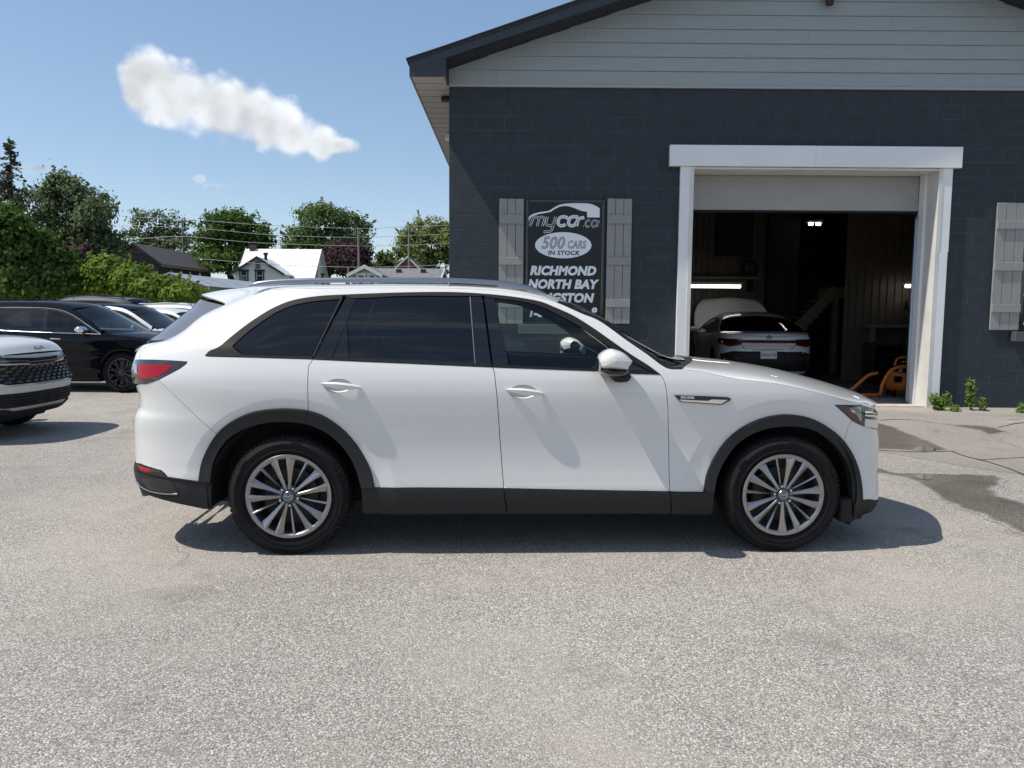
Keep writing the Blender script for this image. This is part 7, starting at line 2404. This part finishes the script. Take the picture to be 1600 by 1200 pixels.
for k, (px, py, y, sz) in enumerate(((1352, 615, 13.6, .05), (1362, 612, 14.0, .06))):
    p = at_y(px, py, y); t = thing('floor_tool', ('small' if k == 0 else 'larger') + ' dark tool case lying on the floor left of the vacuum', 'tool case', (p.x, y, .14))
    mb = MB(); mb.box(-sz * 2.2, sz * 2.2, -.12, .12, 0, sz * 1.6, .01); mb.build('case_body', M['shop_dark'], t); mb = MB(); mb.tube([(-.05, -.1, sz * 1.6), (-.04, -.1, sz * 2.2), (.04, -.1, sz * 2.2), (.05, -.1, sz * 1.6)], .008, 5); mb.build('handle', M['trim'], t)

# white saloon with its bonnet raised
M['saloon_paint'] = mat('saloon_paint', (.86, .87, .88), .35, coat=1.0)
sd_ = dict(B=[(.14, .80), (.25, .86), (.4, .905), (.6, .91), (.75, .915), (.86, .905), (.95, .885), (1.05, .835), (1.2, .735), (1.32, .63), (1.38, .57), (1.46, .48)], r=.33, wheels=(1.36, -1.36), sill=.30, zlo=.22,
           xF=[(.15, 2.15), (.3, 2.24), (.5, 2.30), (.7, 2.26), (.85, 2.18), (1.0, 2.1), (1.3, 2.0)], xR=[(.15, -2.08), (.22, -2.17), (.34, -2.26), (.50, -2.29), (.62, -2.28), (.70, -2.24), (.78, -2.27), (.90, -2.29), (.98, -2.24), (1.06, -2.1), (1.3, -1.9)],
           x0F=1.0, x0R=-1.15, pF=3.6, pR=4.6,
           edge=[(-2.26, .96), (-2.16, .985), (-1.85, 1.02), (-1.55, 1.10), (-1.15, 1.24), (-.75, 1.325), (-.25, 1.36), (.15, 1.32), (.5, 1.21), (.95, 1.0), (1.15, .955), (1.6, .90), (2.0, .82), (2.16, .74)],
           cent=[(-2.26, .97), (-2.20, 1.01), (-1.98, 1.035), (-1.72, 1.13), (-1.2, 1.33), (-.75, 1.40), (-.25, 1.43), (.2, 1.39), (.65, 1.25), (1.2, 1.0), (1.35, .99), (1.7, .96), (2.1, .88), (2.2, .74)],
           idx=(2, 4, 7, 9), xFmax=2.25, xRmin=-2.25,
           dlo=dict(top=[(-1.62, 1.04), (-1.40, 1.13), (-1.1, 1.215), (-.75, 1.275), (-.25, 1.30), (.12, 1.27), (.45, 1.17), (.85, .985)], belt=[(-1.62, 1.04), (-1.0, .985), (-.2, .955), (.4, .945), (.85, .94)]),
           gaps=(.86, -.08, -1.0), pillars=[-.95, -.08], lean=[.5, .5], mirror=.55)
vy0 = 14.75
sl_, scar, sE, sC = make_car('white_saloon', 'white saloon with raised bonnet standing inside the dark garage', (at_y(1202, 540, vy0).x + .20, vy0 + 2.3, .14), R(90 - 5), 'saloon_paint', sd_, cladding=False, bright=None, rim_mat='wheel_metal', wheel_style='mesh')
for o in list(sl_.children):
    if o.name.startswith('bonnet'):
        # the bonnet is propped up about its rear edge
        xh = sC[9 * 5][0]; zh = sC[9 * 5][1]
        o.data.transform(Matrix.Translation((-xh, 0, -zh)))
        o.location = (xh, 0, zh); o.rotation_euler = (0, -R(62), 0)
mb = MB(); mb.box(1.2, 2.1, -.7, .7, .4, .78, .05); mb.build('engine_cover', M['shop_dark'], sl_)
def rp(name, pts, mt, off=0.0, fl=.012, **k): return end_panel(scar, name, pts, M[mt], sl_, False, off, fl, **k)
rp('tail_panel', [(-.86, .955), (-.90, .60), (-.84, .245), (.84, .245), (.90, .60), (.86, .955)], 'saloon_paint', -.012)
rp('tail_lamp_bar', [(-.50, .885), (.50, .885), (.50, .822), (-.50, .822)], 'dark_red_lens', .006)
for s_ in (-1, 1):
    rp('tail_lamp', [(s_ * .50, .90), (s_ * .885, .90), (s_ * .885, .80), (s_ * .72, .74), (s_ * .50, .80)], 'dark_red_lens', .010)
    rp('lamp_edge', [(s_ * .885, .80), (s_ * .72, .74), (s_ * .50, .785), (s_ * .50, .80), (s_ * .72, .765), (s_ * .885, .815)], 'clear_lens', .014, .004, gap=0)
    rp('rear_reflector', [(s_ * .52, .54), (s_ * .84, .54), (s_ * .84, .515), (s_ * .52, .515)], 'red_lens', .012, .006)
rp('rear_valance', [(-.86, .60), (-.66, .665), (.66, .665), (.86, .60), (.82, .28), (-.82, .28)], 'cladding', .004)
strip_pts = [(-.52, .815), (-.44, .70), (.44, .70), (.52, .815)]
mb = MB(); mb.tube([(scar.endx(y, z, False) - .002, y, z) for y, z in dens(strip_pts, .04, closed=False)], .005, 5); mb.build('boot_gap', M['liner'], sl_)
mb = MB(); mb.box(-.152, .152, -.004, .004, -.076, .076, .004)
pl = mb.build('number_plate', M['lamp_white'], sl_); pxx = scar.endx(0, .60, False) - .016
pl.location = (pxx, 0, .60); pl.rotation_euler = (0, 0, R(-90))
t_ = text('plate_lettering', 'DKHX-799', .082, mat('plate_blue', (.03, .07, .28), .5), pl, (0, -.006, -.006), (math.pi / 2, 0, 0), offset=.001, extrude=.0006, sx=.72)
ex_ = scar.endx(0, .935, False) - .012
mb = MB(); mb.tube([(ex_, .055 * math.cos(a), .935 + .030 * math.sin(a)) for a in np.linspace(0, 6.283, 24)], .004, 5, caps=False)
mb.tube([(ex_, -.018, .912), (ex_, -.024, .958)], .005, 5); mb.tube([(ex_, .024, .912), (ex_, .018, .958)], .005, 5); mb.tube([(ex_, -.021, .93), (ex_, .021, .94)], .004, 5)
mb.build('boot_emblem', M['gloss_black'], sl_)

# ------------------------------------------------------------------ weeds and litter at the foot of the wall
def weed(label, px, py, h, spread, n, leaf, seed, upright=False):
    p = gpt(px, py); r_ = random.Random(seed)
    y = min(p.y, YW - .06)
    t = thing('weed', label, 'plant', (p.x, y, gz(p.x, y)), group='weeds at the foot of the garage wall')
    P_, Nn = [], []; mb = MB()
    for k in range(n):
        a = r_.uniform(0, 6.28); L_ = h * r_.uniform(.5, 1.0)
        dx, dy = spread * r_.uniform(.1, 1) * math.cos(a), min(.5 * spread * r_.uniform(.1, 1) * math.sin(a), .04)
        if upright: dx *= .35; L_ = h * r_.uniform(.6, 1)
        path = cr([(dx * .12, dy * .12, 0), (dx * .45, dy * .5, L_ * .5), (dx, dy, L_)], 4)
        mb.tube(path, [.004] * (len(path) - 1) + [.0015], 4)
        for i, q in enumerate(path[2:]):
            for _ in range(5 if upright else 6):
                P_.append((q[0] + r_.gauss(0, .03), q[1] + r_.gauss(0, .02), max(.01, q[2] + r_.gauss(0, .025)))); Nn.append((r_.gauss(0, .4), -.5, .7))
    mb.build('stem', LEAF['weed'], t)
    o = bpy.data.objects.new('leaves', leaf_mesh('leaves', np.array(P_), np.array(Nn), leaf, LEAF['weed'], 2.0)); link(o, t)
weed('bushy bright green weed clump at the foot of the right door jamb', 1466, 641, .24, .20, 13, .05, 1)
weed('tall thin weed growing up the blue wall right of the clump', 1516, 641, .46, .14, 4, .06, 2, True)
weed('short spindly weed right of the tall one', 1534, 642, .20, .10, 3, .04, 3, True)
weed('tiny weed tuft at the right picture edge by the wall', 1597, 645, .10, .07, 5, .035, 4)
weed('tiny weed tuft between clump and tall weed', 1492, 643, .06, .07, 5, .03, 5)
for k, (px, py, lab) in enumerate(((1583, 656, 'white paper strip on the ground, the farther of two'), (1585, 661.5, 'white paper strip on the ground, the nearer of two'))):
    p = gpt(px, py); mb = MB()
    mb.grid([[(-.09, -.012, .004), (0, -.015, .012), (.09, -.010, .005)], [(-.09, .012, .006), (0, .014, .014), (.09, .012, .004)]])
    o = mb.build('paper_strip', M['lamp_white'], None); o.location = (p.x, p.y, gz(p.x, p.y) + .008); tag(o, lab, 'litter', 'paper scraps')
# ------------------------------------------------------------------ letters become plain meshes
bpy.context.view_layer.update()
dg = bpy.context.evaluated_depsgraph_get()
fonts = [o for o in COL.objects if o.type == 'FONT']
for o in fonts:
    me = bpy.data.meshes.new_from_object(o.evaluated_get(dg))
    n = bpy.data.objects.new(o.name.split('.')[0], me); COL.objects.link(n)
    n.parent = o.parent; n.location = o.location; n.rotation_euler = o.rotation_euler; n.scale = o.scale
for o in fonts: bpy.data.objects.remove(o)
